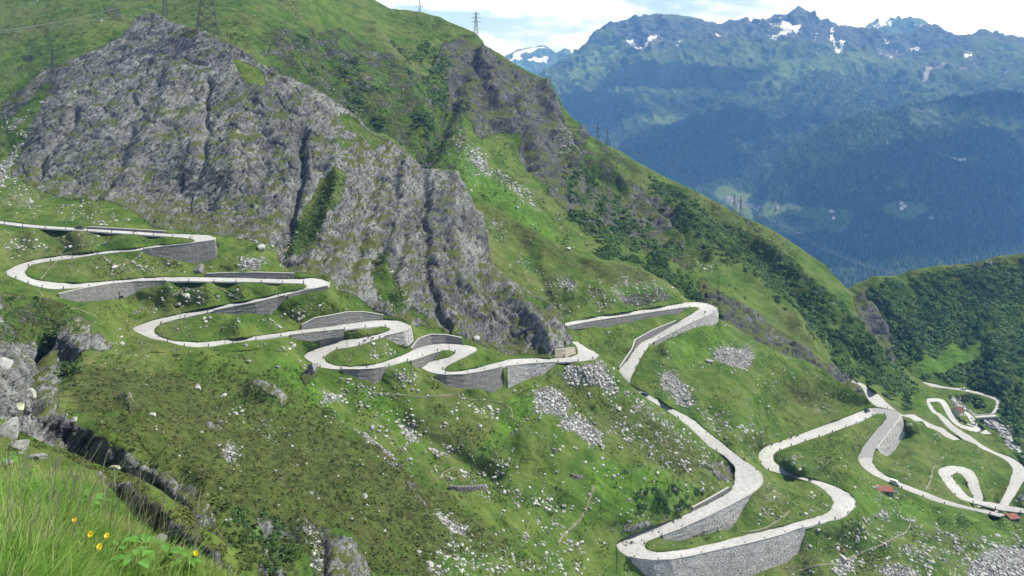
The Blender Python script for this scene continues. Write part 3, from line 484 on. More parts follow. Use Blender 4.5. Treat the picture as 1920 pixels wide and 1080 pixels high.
  bright=[([(832,240),(880,285),(925,330),(1000,400),(1110,475),(1080,476),(1000,436),(900,372),(868,335),(850,290)],1),([(0,60),(150,20),(260,30),(140,100),(0,150)],.35),([(610,30),(680,50),(740,110),(700,100),(640,70)],.5),([(1040,190),(1065,220),(1100,270),(1130,310),(1090,270)],.6),([(1200,440),(1330,500),(1500,620),(1640,720),(1600,700),(1460,620),(1320,530)],.55),([(1290,420),(1450,540),(1600,660),(1560,650),(1400,530)],.3),([(1600,640),(1740,740),(1800,800),(1700,770),(1600,690)],.6)],
  bush=[([(1215,330),(1270,360),(1330,400),(1400,440),(1480,490),(1570,570),(1640,660),(1700,715),(1740,745),(1690,740),(1610,690),(1530,640),(1440,560),(1340,480),(1260,410)],.72),([(1110,470),(1160,455),(1220,480),(1290,530),(1320,570),(1380,640),(1340,600),(1290,560),(1230,520),(1150,490)],.85),([(730,90),(800,80),(850,120),(820,150),(760,140)],.6),([(750,100),(860,150),(880,220),(820,200),(760,150)],.35),([(540,60),(570,70),(580,90),(550,85)],.7),([(640,100),(690,110),(680,135),(640,130)],.5),([(1350,560),(1450,600),(1560,670),(1640,730),(1590,700),(1460,640)],.0),([(1480,590),(1600,670),(1700,750),(1740,790),(1680,760),(1560,680)],.4),([(1800,750),(1850,800),(1830,815),(1790,800)],.3),([(560,110),(720,170),(850,270),(820,300),(700,220),(600,160)],.3),([(1060,300),(1180,380),(1280,480),(1240,520),(1130,460),(1050,390)],.42)], path=[]),
 'mound': dict(
  rock=[([(1860,490),(1885,485),(1880,520),(1850,540),(1832,530)],.75)],
  scree=[([(1850,487),(1858,490),(1845,520),(1835,535)],.8),([(1777,745),(1795,752),(1820,775),(1860,790),(1880,800),(1900,830),(1912,850),(1895,850),(1870,815),(1830,785),(1790,765)],.95)],
  heath=[([(1591,541),(1787,497),(1920,476),(2080,462),(2080,500),(1800,530),(1620,570)],.5),([(1700,560),(1800,560),(1760,620),(1690,610)],.3)],
  bright=[([(1700,690),(1735,670),(1790,650),(1850,630),(1870,635),(1830,670),(1770,705),(1725,708)],1),([(1735,640),(1740,580),(1755,580),(1750,640)],.5),([(1700,640),(1760,570),(1765,580),(1715,650)],.7),([(1790,740),(1850,745),(1865,765),(1840,780),(1810,755)],.5),([(1880,520),(1960,500),(1940,540)],.4),([(1800,500),(1850,500),(1830,600),(1790,640)],.5),([(1870,560),(1920,540),(1920,640),(1880,680)],.5)],
  bush=[([(1600,560),(1650,535),(1750,515),(1900,490),(2080,480),(2080,960),(1915,850),(1880,800),(1880,740),(1800,720),(1720,712),(1770,708),(1840,670),(1870,632),(1800,645),(1730,668),(1690,690),(1660,640)],.66),([(1790,735),(1830,740),(1840,760),(1800,745)],.6)], path=[]),
 'fin': dict(rock=[([(172,890),(232,906),(303,948),(345,984),(395,1026),(436,1064),(452,1130),(280,1130),(220,1000),(150,895)],1)], scree=[], heath=[([(-120,770),(92,833),(230,885),(330,950),(300,930),(180,890),(60,860)],.6)], bright=[([(-60,780),(100,835),(180,868),(60,850)],.2)], bush=[], path=[]),
 'knoll': dict(rock=[], scree=[], heath=[([(150,1000),(330,1030),(380,1085),(200,1085)],.25)], bright=[([(-100,850),(150,880),(240,960),(0,950)],.5)], bush=[], path=[]),
}
TRAIL = {
 'massif': [([(213,503),(250,487),(271,470)],2.2),([(75,525),(95,505),(108,488)],2),([(217,475),(235,488),(262,500),(290,514)],2.2),([(192,485),(205,497),(230,505),(255,517)],1.8),([(395,534),(420,545),(446,560)],2),([(320,555),(345,543),(370,537)],1.8),([(690,738),(740,742),(800,745),(860,742),(900,748),(940,760),(958,770),(960,785)],2.6),([(1113,911),(1105,935),(1096,955),(1085,975),(1070,990),(1055,1005),(1045,1020)],3.2),([(822,905),(830,890),(850,880)],2.5),([(70,545),(85,560),(110,575),(140,580),(165,590),(180,600)],3),([(500,470),(520,475),(532,495),(540,510)],1.5)],
 'meadow': [([(1190,552),(1210,566),(1230,573)],3),([(1700,970),(1706,982),(1700,1000),(1680,1012),(1650,1025),(1610,1040),(1570,1056),(1520,1066),(1490,1078)],2.6),([(1735,920),(1745,900),(1748,880),(1756,876)],2.5),([(1480,960),(1440,990),(1390,1000)],2.5)],
 'slope': [], 'ridge': [([(0,262),(60,222),(120,170)],2)], 'mound': [],
}
# ------------------------------------------------------------------ materials
class NT:
    def __init__(s, name):
        s.m = bpy.data.materials.new(name); s.m.use_nodes = True; s.t = s.m.node_tree; s.t.nodes.clear()
        s.out = s.t.nodes.new('ShaderNodeOutputMaterial')
    def n(s, typ, **kw):
        nd = s.t.nodes.new(typ)
        for k, v in kw.items():
            if k.startswith('i_'):
                nd.inputs[k[2:].replace('_', ' ')].default_value = v
            else: setattr(nd, k, v)
        return nd
    def lk(s, a, b): s.t.links.new(a, b)
    def val(s, sock, v):
        if isinstance(v, (int, float)): sock.default_value = v
        elif isinstance(v, tuple): sock.default_value = (*v, 1) if len(v) == 3 and sock.type == 'RGBA' else v
        else: s.lk(v, sock)
    def math(s, op, a, b=0.0, c=None, clamp=False):
        nd = s.n('ShaderNodeMath', operation=op, use_clamp=clamp); s.val(nd.inputs[0], a); s.val(nd.inputs[1], b)
        if c is not None: s.val(nd.inputs[2], c)
        return nd.outputs[0]
    def mix(s, f, a, b, mode='MIX'):
        nd = s.n('ShaderNodeMix', data_type='RGBA', blend_type=mode); s.val(nd.inputs[0], f); s.val(nd.inputs[6], a); s.val(nd.inputs[7], b)
        return nd.outputs[2]
    def step(s, v, lo, hi):
        nd = s.n('ShaderNodeMapRange', interpolation_type='SMOOTHSTEP'); s.val(nd.inputs[0], v); s.val(nd.inputs[1], lo); s.val(nd.inputs[2], hi)
        return nd.outputs[0]
    def noise(s, vec, scale, detail=3, rough=.55, dist=0.0):
        nd = s.n('ShaderNodeTexNoise'); nd.inputs['Scale'].default_value = scale; nd.inputs['Detail'].default_value = detail
        nd.inputs['Roughness'].default_value = rough; nd.inputs['Distortion'].default_value = dist; s.lk(vec, nd.inputs['Vector']); return nd.outputs[0]
    def voro(s, vec, scale, feature='F1', out='Distance', rnd=1.0):
        nd = s.n('ShaderNodeTexVoronoi', feature=feature); nd.inputs['Scale'].default_value = scale; nd.inputs['Randomness'].default_value = rnd; s.lk(vec, nd.inputs['Vector']); return nd.outputs[out]
    def mapping(s, vec, rot=(0, 0, 0), scale=(1, 1, 1)):
        nd = s.n('ShaderNodeMapping'); nd.inputs['Rotation'].default_value = rot; nd.inputs['Scale'].default_value = scale; s.lk(vec, nd.inputs['Vector']); return nd.outputs[0]
    def bsdf(s, color, rough=.95, spec=.15, normal=None, **kw):
        b = s.n('ShaderNodeBsdfPrincipled'); s.val(b.inputs['Base Color'], color); s.val(b.inputs['Roughness'], rough)
        b.inputs['Specular IOR Level'].default_value = spec
        for k, v in kw.items(): s.val(b.inputs[k], v)
        if normal is not None: s.lk(normal, b.inputs['Normal'])
        s.lk(b.outputs[0], s.out.inputs[0]); return b
    def bump(s, h, strength=1.0, dist=1.0):
        nd = s.n('ShaderNodeBump'); nd.inputs['Strength'].default_value = strength; nd.inputs['Distance'].default_value = dist; s.lk(h, nd.inputs['Height']); return nd.outputs[0]

def simple(name, color, rough=.8, spec=.3, var=0.0, scale=2.0, **kw):
    t = NT(name)
    if var:
        tc = t.n('ShaderNodeTexCoord'); n = t.noise(tc.outputs['Object'], scale, 4)
        c = t.mix(n, tuple(x*(1-var) for x in color), tuple(min(1, x*(1+var)) for x in color))
    else: c = color
    t.bsdf(c, rough, spec, **kw); return t.m

def land_material(name, sc_=1.0, detail_scale=1.0, haze_green=False, rocktone=(1, 1, 1), grass_mul=1.0):
    """grass, heath, rock, loose stone: all by real position in metres"""
    t = NT(name)
    tc = t.n('ShaderNodeTexCoord'); P = tc.outputs['Object']
    a = t.n('ShaderNodeAttribute', attribute_name='ma'); b = t.n('ShaderNodeAttribute', attribute_name='mb')
    sa = t.n('ShaderNodeSeparateColor'); t.lk(a.outputs['Color'], sa.inputs[0]); sb = t.n('ShaderNodeSeparateColor'); t.lk(b.outputs['Color'], sb.inputs[0])
    rock, scree, heath = sa.outputs[0], sa.outputs[1], sa.outputs[2]; bright, bush = sb.outputs[0], sb.outputs[1]
    k = 1.0/sc_
    nL = t.noise(P, .018*k, 4); nM = t.noise(P, .09*k, 4); nS = t.noise(P, .5*k, 4, .65); nF = t.noise(P, 2.2*k, 3, .7)
    gm = grass_mul
    # grass
    g1 = tuple(x*gm for x in (.058, .115, .016)); g2 = tuple(x*gm for x in (.118, .168, .036)); g3 = tuple(x*gm for x in (.15, .155, .062))
    col_ = t.mix(t.step(nM, .35, .65), g1, g2)
    col_ = t.mix(t.math('MULTIPLY', t.step(nL, .48, .68), t.step(nS, .4, .6)), col_, g3)
    hb = t.math('ADD', t.math('MULTIPLY', heath, .82), t.math('ADD', t.math('MULTIPLY', t.math('SUBTRACT', nM, .5), 1.5), t.math('MULTIPLY', t.math('SUBTRACT', nL, .5), .8)))
    h1 = tuple(x*gm for x in (.048, .072, .016)); h2 = tuple(x*gm for x in (.098, .118, .034)); h3 = tuple(x*gm for x in (.085, .055, .03))
    hc = t.mix(t.step(nS, .35, .65), h1, h2); hc = t.mix(t.math('MULTIPLY', t.step(t.noise(P, .16*k, 3), .58, .7), .55), hc, h3)
    col_ = t.mix(t.step(hb, .25, .75), col_, hc)
    bb = t.math('ADD', bright, t.math('MULTIPLY', t.math('SUBTRACT', nM, .5), 1.2))
    bc = t.mix(t.step(nS, .35, .65), tuple(x*gm for x in (.058, .15, .012)), tuple(x*gm for x in (.115, .215, .03)))
    col_ = t.mix(t.math('MULTIPLY', t.step(bb, .3, .85), .9), col_, bc)
    u = t.math('ADD', bush, t.math('MULTIPLY', t.math('SUBTRACT', nS, .5), .9))
    col_ = t.mix(t.math('MULTIPLY', t.step(u, .35, .7), .45), col_, tuple(x*gm for x in (.032, .06, .016)))
    n5 = t.noise(t.mapping(P, (0, math.radians(38), math.radians(20)), (.22*k, .2*k, .03*k)), 1.0, 4, .6)
    col_ = t.mix(t.math('MULTIPLY', t.step(n5, .5, .32), .5), col_, t.mix(1.0, col_, (.62, .68, .6), 'MULTIPLY'))
    col_ = t.mix(t.math('MULTIPLY', t.step(n5, .52, .7), .5), col_, t.mix(1.0, col_, (1.45, 1.35, 1.3), 'MULTIPLY'))
    # tussock mottling
    col_ = t.mix(t.math('MULTIPLY', t.step(nF, .66, .42), .45), col_, t.mix(1.0, col_, (.42, .45, .4), 'MULTIPLY'))
    col_ = t.mix(t.math('MULTIPLY', t.step(nF, .55, .75), .35), col_, t.mix(1.0, col_, (1.55, 1.4, 1.5), 'MULTIPLY'))
    # bare rock
    sp_ = t.n('ShaderNodeSeparateXYZ'); t.lk(P, sp_.inputs[0])
    Uu = t.math('SUBTRACT', t.math('MULTIPLY', sp_.outputs[0], .79), t.math('MULTIPLY', sp_.outputs[2], .61)); Vv = t.math('ADD', t.math('MULTIPLY', sp_.outputs[0], .61), t.math('MULTIPLY', sp_.outputs[2], .79))
    def uv(a_, b_, c_):
        cb = t.n('ShaderNodeCombineXYZ'); t.lk(t.math('MULTIPLY', Uu, a_*k), cb.inputs[0]); t.lk(t.math('MULTIPLY', sp_.outputs[1], b_*k), cb.inputs[1]); t.lk(t.math('MULTIPLY', Vv, c_*k), cb.inputs[2]); return cb.outputs[0]
    Ps = uv(.16, .09, .032)
    st = t.noise(Ps, 1.0, 5, .65, .4); st2 = t.noise(uv(.85, .4, .13), 1.0, 4, .7)
    st3 = t.noise(uv(.30, .16, .05), 1.0, 3, .5, 1.2)
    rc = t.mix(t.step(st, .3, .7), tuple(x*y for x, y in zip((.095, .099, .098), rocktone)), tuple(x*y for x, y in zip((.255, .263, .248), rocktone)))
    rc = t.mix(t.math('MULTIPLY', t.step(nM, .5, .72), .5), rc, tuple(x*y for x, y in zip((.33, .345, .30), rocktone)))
    rc = t.mix(t.math('MULTIPLY', t.step(st2, .52, .36), .85), rc, (.038, .038, .042))
    rc = t.mix(t.math('MULTIPLY', t.step(t.math('ABSOLUTE', t.math('SUBTRACT', st3, .5)), .022, .006), .8), rc, (.035, .035, .04))
    rc = t.mix(t.math('MULTIPLY', t.step(st2, .58, .75), .55), rc, (.40, .40, .38))
    rc = t.mix(t.math('MULTIPLY', t.step(nL, .55, .38), .55), rc, t.mix(1.0, rc, (.5, .51, .53), 'MULTIPLY'))
    # tufts on ledges (where the rock lies flat)
    geo = t.n('ShaderNodeNewGeometry'); sx = t.n('ShaderNodeSeparateXYZ'); t.lk(geo.outputs['Normal'], sx.inputs[0])
    led = t.math('ADD', sx.outputs[2], t.math('MULTIPLY', t.math('SUBTRACT', t.noise(P, .13*k, 4, .65), .5), 1.9))
    tuft = t.mix(nS, tuple(x*gm for x in (.05, .068, .018)), tuple(x*gm for x in (.11, .13, .04)))
    rc = t.mix(t.step(led, .82, .94), rc, tuft)
    rm = t.math('ADD', rock, t.math('ADD', t.math('MULTIPLY', t.math('SUBTRACT', nM, .5), 1.0), t.math('MULTIPLY', t.math('SUBTRACT', nS, .5), .7)))
    rmask = t.step(rm, .42, .58)
    col_ = t.mix(rmask, col_, rc)
    # loose stone, in pieces
    vs = t.n('ShaderNodeTexVoronoi'); vs.inputs['Scale'].default_value = .9*k; t.lk(P, vs.inputs['Vector'])
    vh = t.n('ShaderNodeSeparateColor'); t.lk(vs.outputs['Color'], vh.inputs[0])
    vs2 = t.n('ShaderNodeTexVoronoi', feature='DISTANCE_TO_EDGE'); vs2.inputs['Scale'].default_value = .9*k; t.lk(P, vs2.inputs['Vector'])
    scv = t.mix(vh.outputs[0], (.2, .2, .19), (.46, .46, .43))
    scv = t.mix(t.step(vs2.outputs[0], .13, .02), scv, (.05, .055, .045))
    sm = t.math('ADD', t.math('MULTIPLY', scree, 1.15), t.math('ADD', t.math('MULTIPLY', t.math('SUBTRACT', nS, .5), 1.2), t.math('MULTIPLY', t.math('SUBTRACT', nM, .5), .9)))
    smask = t.step(sm, .62, .8)
    col_ = t.mix(smask, col_, scv)
    # relief too fine for the mesh
    hr = t.math('ADD', t.math('MULTIPLY', st, 2.2), t.math('MULTIPLY', st2, 1.1))
    hg = t.math('ADD', t.math('MULTIPLY', nS, .55), t.math('MULTIPLY', nF, .3))
    hs = t.math('MULTIPLY', t.math('MINIMUM', vs2.outputs[0], .25), 2.4)
    mh = t.n('ShaderNodeMix', data_type='FLOAT'); t.lk(rmask, mh.inputs[0]); t.lk(hg, mh.inputs[2]); t.lk(hr, mh.inputs[3])
    mh2 = t.n('ShaderNodeMix', data_type='FLOAT'); t.lk(smask, mh2.inputs[0]); t.lk(mh.outputs[0], mh2.inputs[2]); t.lk(hs, mh2.inputs[3])
    bp = t.bump(mh2.outputs[0], .9, 1.2*sc_)
    t.bsdf(col_, .95, .12, bp)
    return t.m

M_land = land_material('mountain_land')
M_land_far = land_material('shade_toned_land', 1.6, rocktone=(.48, .49, .5), grass_mul=.95)  # rock tone darkened: the ridge cliffs' shade is painted into the colour
M_knoll = land_material('near_turf', .12)

def relief(name, L):
    """real bumps and ribs: metres along the normal"""
    P, PX, PY = L['P'], L['PX'], L['PY']; X, Y, Z = P[..., 0], P[..., 1], P[..., 2]
    rock = L['m']['rock']; scree = L['m']['scree']; bush = L['m']['bush']
    s = {'knoll': .05, 'fin': .22, 'slope': .5, 'massif': 1.0, 'meadow': 1.0, 'ridge': 1.5, 'mound': 1.5}[name]
    # strata: steep, leaning to the right
    c, n_ = math.cos(math.radians(52)), math.sin(math.radians(52))
    U = X*n_-Z*c; V = X*c+Z*n_
    q = 1/s
    r1 = ridged(U/26*q, Y/40*q, V/75*q, 2, 3); r2 = ridged(U/9*q, Y/14*q, V/30*q, 3, 9); r3 = fbm(U/2.6*q, Y/3.5*q, V/7*q, 3, 21)
    d0 = np.zeros(X.shape, np.float32)
    on = rock > .04; f1 = np.zeros_like(d0); f2 = f1.copy(); e1 = f1+1; e2 = f1+1
    if on.any():
        f1[on], e1[on] = facets((U/10*q)[on], (Y/12*q)[on], (V/24*q)[on], 131); f2[on], e2[on] = facets((U/2.6*q)[on], (Y/3*q)[on], (V/4.6*q)[on], 137)
    k_ = .62 if name == 'massif' else .8
    d = rock*k_*(1.5*s*r1+1.1*s*r2+.5*s*r3+2.7*s*f1+1.35*s*f2-1.3*s*np.clip(1-e1/.12, 0, 1)-.7*s*np.clip(1-e2/.16, 0, 1))
    g = fbm(X/22*q, Y/22*q, Z/22*q, 4, 41)*1.5*s+fbm(X/4*q, Y/4*q, Z/4*q, 3, 51)*.35*s
    d = d+(1-rock*.8)*g*(1+.8*L['m']['heath'])*(1.7 if name == 'slope' else 1)
    ga, gb = X*.5+Z*.86, X*.86-Z*.5
    d = d+(1-rock*.7)*(ridged(ga/7, Y/9, gb/34, 3, 45)*.75+fbm(X/9, Y/9, Z/9, 3, 47)*.7)*(1.6 if name in ('ridge', 'mound') else 1.0 if name in ('slope', 'massif', 'meadow') else .1)
    d = d+scree*fbm(X/1.6*q, Y/1.6*q, Z/1.6*q, 2, 61)*.5*s
    if name in ('ridge', 'mound'):
        d = d+(1-rock)*(fbm(X/60, Y/60, Z/60, 3, 71)*5)
        d = d+np.clip(bush*1.3, 0, 1)*(1-np.abs(vnoise(X/5, Y/5, Z/5, 81)))*2.2
    for pts, wd, dep in GROOVE[name]:
        e = seglen(PX+8*vnoise(X/12*q, Y/12*q, Z/12*q, 91), PY, pts); d = d-dep*np.exp(-(e/(wd*.5))**2)
    return d

def make_land(name, step, steps, mat, drop=.75):
    L = build_sheet(name, step)
    PX, PY = L['PX'], L['PY']; m = {}
    for k in ('rock', 'scree', 'heath', 'bright', 'bush'):
        m[k] = csample(cv(MASK[name].get(k, []), {'rock': 2, 'scree': 4, 'heath': 7, 'bright': 7, 'bush': 3}[k]), PX, PY)*(1 if k != 'rock' else L['keep']**.5)
    if name == 'ridge': m['rock'] = np.maximum(m['rock'], .17)
    if name == 'mound': m['rock'] = np.maximum(m['rock'], .06)
    L['m'] = m
    d = relief(name, L)*L['keep']
    edge = np.minimum(np.minimum(PX-XR[name][0], XR[name][1]-PX)/12+.3, 1)
    vv = (PY-TF[name](PX)); edge = np.minimum(edge, np.clip(vv/10+.35, 0, 1)); d *= np.clip(edge, 0, 1)
    L['P'] = L['P']+normals(L['P'])*d[..., None]
    # nothing may rise in front of a road or wall: keep those rays exact
    LAND[name] = L
    attrs = {'ma': np.stack([m['rock'], m['scree'], m['heath'], np.ones_like(PX)], -1), 'mb': np.stack([m['bright'], m['bush'], L['keep'], np.ones_like(PX)], -1)}
    return grid_object({'knoll': 'grass_knoll', 'fin': 'rock_ledge', 'slope': 'hillside', 'massif': 'rock_mountain', 'meadow': 'valley_meadow', 'ridge': 'mountain_ridge', 'mound': 'bushy_hill'}[name], L, attrs, mat, steps, drop)

make_land('knoll', 3.0, [.3, 1, 3, 8, 16, 26], M_knoll, 1.0)
make_land('fin', 2.0, [.5, 2, 6, 15, 35, 70], M_land, 1.0)
make_land('slope', 1.9, [2, 6, 15, 35, 70], M_land)
make_land('massif', 1.7, [3, 9, 25, 60], M_land)
make_land('meadow', 1.9, [3, 9, 25, 60], M_land)
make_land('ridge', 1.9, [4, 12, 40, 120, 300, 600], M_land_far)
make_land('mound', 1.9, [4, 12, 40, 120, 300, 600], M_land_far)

# ------------------------------------------------------------------ mesh helpers
def mesh_obj(name, verts, faces, mat, parent=None, smooth=False, mats=None, midx=None):
    me = bpy.data.meshes.new(name); me.from_pydata([tuple(v) for v in verts], [], [tuple(f) for f in faces]); me.update()
    for m_ in (mats or [mat]): me.materials.append(m_)
    if midx is not None: me.polygons.foreach_set('material_index', midx)
    if smooth: me.polygons.foreach_set('use_smooth', [True]*len(me.polygons))
    o = bpy.data.objects.new(name, me); col.objects.link(o)
    if parent: o.parent = parent
    return o
class MB:
    def __init__(s): s.v = []; s.f = []
    def quad(s, *p):
        i = len(s.v); s.v += [tuple(x) for x in p]; s.f.append(tuple(range(i, i+len(p))))
    def box(s, c, d, rot=None):
        i = len(s.v); c = Vector(c)
        for z in (-.5, .5):
            for x, y in ((-.5, -.5), (.5, -.5), (.5, .5), (-.5, .5)):
                p = Vector((x*d[0], y*d[1], z*d[2]));  p = rot @ p if rot else p; s.v.append(tuple(c+p))
        s.f += [tuple(i+k for k in q) for q in ((3,2,1,0),(4,5,6,7),(0,1,5,4),(1,2,6,5),(2,3,7,6),(3,0,4,7))]
    def bar(s, a, b, r, n=4, r2=None):
        a = Vector(a); b = Vector(b); d = (b-a)
        if d.length < 1e-6: return
        d.normalize(); u = d.orthogonal().normalized(); w = d.cross(u); i = len(s.v); r2 = r if r2 is None else r2
        for p, rr in ((a, r), (b, r2)):
            for k in range(n):
                t = 2*math.pi*(k+.5)/n; s.v.append(tuple(p+(u*math.cos(t)+w*math.sin(t))*rr))
        for k in range(n): s.f.append((i+k, i+(k+1) % n, i+n+(k+1) % n, i+n+k))
        s.f.append(tuple(i+k for k in reversed(range(n)))); s.f.append(tuple(i+n+k for k in range(n)))
    def cyl(s, c, ax, r, h, n=12): 
        c = Vector(c); ax = Vector(ax).normalized(); s.bar(c-ax*h/2, c+ax*h/2, r, n)
    def build(s, name, mat, parent=None, smooth=False): return mesh_obj(name, s.v, s.f, mat, parent, smooth)
def tag(o, label=None, cat=None, group=None, kind=None):
    if label: o['label'] = label
    if cat: o['category'] = cat
    if group: o['group'] = group
    if kind: o['kind'] = kind
    return o
def empty(name, loc=(0, 0, 0), rz=0.0):
    o = bpy.data.objects.new(name, None); col.objects.link(o); o.location = loc; o.rotation_euler = (0, 0, rz); o.empty_display_size = .5; return o
def copy_tree(o, parent=None):
    c = o.copy(); col.objects.link(c); c.parent = parent
    for ch in list(o.children): copy_tree(ch, c)
    return c

# ------------------------------------------------------------------ road surface
def road_material():
    t = NT('granite_paving'); tc = t.n('ShaderNodeTexCoord'); P = tc.outputs['Object']
    n1 = t.noise(P, .05, 4); n2 = t.noise(P, .6, 4, .6); v = t.n('ShaderNodeTexVoronoi'); v.inputs['Scale'].default_value = 6; t.lk(P, v.inputs['Vector'])
    c = t.mix(t.step(n1, .3, .7), (.375, .37, .35), (.51, .505, .48)); c = t.mix(t.math('MULTIPLY', t.step(n2, .55, .35), .55), c, (.22, .22, .21))
    a = t.n('ShaderNodeAttribute', attribute_name='across'); sp = t.n('ShaderNodeSeparateColor'); t.lk(a.outputs['Color'], sp.inputs[0])
    e = t.math('ABSOLUTE', t.math('SUBTRACT', sp.outputs[0], .5))
    c = t.mix(t.math('MULTIPLY', t.step(t.math('ADD', e, t.math('MULTIPLY', t.math('SUBTRACT', n2, .5), .12)), .4, .48), .7), c, (.27, .265, .20))
    c = t.mix(t.math('MULTIPLY', t.step(t.math('ABSOLUTE', t.math('SUBTRACT', e, .2)), .07, .0), .12), c, (.2, .2, .2))
    c = t.mix(sp.outputs[1], c, t.mix(n2, (.19, .19, .188), (.26, .26, .255)))
    vh = t.n('ShaderNodeSeparateColor'); t.lk(v.outputs['Color'], vh.inputs[0])
    c = t.mix(.25, c, t.mix(vh.outputs[0], (.18, .18, .175), (.45, .45, .43)))
    t.bsdf(c, .85, .25, t.bump(n2, .3, .1)); return t.m
M_road = road_material()
M_verge = simple('kerb_granite', (.40, .39, .35), .9, .2, .3, 1.5)
for kx, (L, R, z, Ls, Rs, zs) in ROADS.items():
    wl, wr = world(Ls, zs), world(Rs, zs); n = len(zs); cols = 6
    dv_ = wr-wl; dv_ /= np.linalg.norm(dv_, axis=1, keepdims=True)+1e-9; wl = wl+dv_*(.3*vnoise(wl[:, 0]/3, wl[:, 1]/3, wl[:, 2], 3)+.2*vnoise(wl[:, 0], wl[:, 1], wl[:, 2], 4))[:, None]; wr = wr+dv_*(.3*vnoise(wr[:, 0]/3, wr[:, 1]/3, wr[:, 2], 5)+.2*vnoise(wr[:, 0], wr[:, 1], wr[:, 2], 6))[:, None]
    v, f, ac = [], [], []
    for i in range(n):
        for j in range(cols+1):
            u = j/cols; p = wl[i]*(1-u)+wr[i]*u; v.append((p[0], p[1], p[2]+.05*(1-(2*u-1)**2)))
            mx = Ls[i]*(1-u)+Rs[i]*u
            grey = 1.0 if (kx == 'B' and 1600 < mx[0] < 1695 and 762 < mx[1] < 859 and i > n*.8 and i < n*.94) else 0.0
            ac.append((u, grey, 0, 1))
    for i in range(n-1):
        for j in range(cols):
            a = i*(cols+1)+j; f.append((a, a+1, a+cols+2, a+cols+1))
    # kerb faces so the slab has thickness
    b0 = len(v)
    for i in range(n):
        for p in (wl[i], wr[i]): v.append((p[0], p[1], p[2]-.6)); ac.append((0, 0, 0, 1))
    for i in range(n-1):
        f.append((i*(cols+1), (i+1)*(cols+1), b0+2*i+2, b0+2*i)); f.append((i*(cols+1)+cols, b0+2*i+1, b0+2*i+3, (i+1)*(cols+1)+cols))
    o = mesh_obj('road', v, f, M_road, smooth=False); o['kind'] = 'structure'
    at_ = o.data.attributes.new('across', 'FLOAT_COLOR', 'POINT'); at_.data.foreach_set('color', np.array(ac, np.float32).reshape(-1))

# ------------------------------------------------------------------ trodden paths
M_path = simple('path_gravel', (.21, .205, .135), .95, .1, .4, .8)
for ln, tl in TRAIL.items():
    for pts, wd in tl:
        sm = []
        Q = [pts[0]]+list(pts)+[pts[-1]]
        for i in range(1, len(Q)-2):
            p0, p1, p2, p3 = [np.array(q_, float) for q_ in Q[i-1:i+3]]
            for k in range(7):
                u = k/7; c_ = .5*(2*p1+(p2-p0)*u+(2*p0-5*p1+4*p2-p3)*u*u+(3*p1-p0-3*p2+p3)*u**3); sm.append((c_[0]+random.uniform(-.5, .5), c_[1]+random.uniform(-.3, .3)))
        sm.append(pts[-1]); P3 = [at(ln, *q) for q in sm]; v, f = [], []
        for i, p in enumerate(P3):
            d = (P3[min(i+1, len(P3)-1)]-P3[max(i-1, 0)]); d.z = 0
            d = d.normalized() if d.length > 1e-4 else Vector((1, 0, 0)); nrm = Vector((-d.y, d.x, 0)); w_ = .13*wd*random.uniform(.3, 1.5)*(.8 if pts[0][0] > 700 else .65)
            for s_ in (-1, 1):
                q = p+nrm*w_*s_; v.append((q.x, q.y, p.z+.28))
            for s_ in (-1, 1):
                q = p+nrm*w_*1.3*s_; v.append((q.x, q.y, p.z-.5))
        for i in range(len(P3)-1):
            a, b = 4*i, 4*i+4; f += [(a, a+1, b+1, b), (a, b, b+2, a+2), (a+1, a+3, b+3, b+1)]
        o = mesh_obj('path', v, f, M_path); o['kind'] = 'structure'

# ------------------------------------------------------------------ retaining walls
def wall_material(name, c1, c2, joint, scale):
    t = NT(name); tc = t.n('ShaderNodeTexCoord'); P = tc.outputs['Object']
    Pm = t.mapping(P, (0, 0, 0), (1, 1, 1.6)); 
    v = t.n('ShaderNodeTexVoronoi'); v.inputs['Scale'].default_value = scale; t.lk(Pm, v.inputs['Vector'])
    e = t.n('ShaderNodeTexVoronoi', feature='DISTANCE_TO_EDGE'); e.inputs['Scale'].default_value = scale; t.lk(Pm, e.inputs['Vector'])
    vh = t.n('ShaderNodeSeparateColor'); t.lk(v.outputs['Color'], vh.inputs[0]); n = t.noise(P, .35, 4)
    c = t.mix(vh.outputs[0], c1, c2); c = t.mix(t.math('MULTIPLY', t.step(n, .5, .7), .4), c, (.16, .17, .13))
    c = t.mix(t.step(e.outputs[0], .13, .03), c, joint)
    t.bsdf(c, .92, .15, t.bump(t.math('MINIMUM', e.outputs[0], .3), 1.0, .5)); return t.m
M_wall = wall_material('grey_masonry', (.17, .17, .165), (.35, .347, .335), (.10, .10, .097), 2.3)
M_rubble = wall_material('rubble_masonry', (.34, .34, .33), (.60, .595, .575), (.13, .13, .125), 1.55)
M_tan = simple('tan_concrete', (.34, .295, .225), .9, .15, .25, .5)
M_cap = simple('wall_coping', (.40, .39, .36), .9, .2, .25, 1.2)
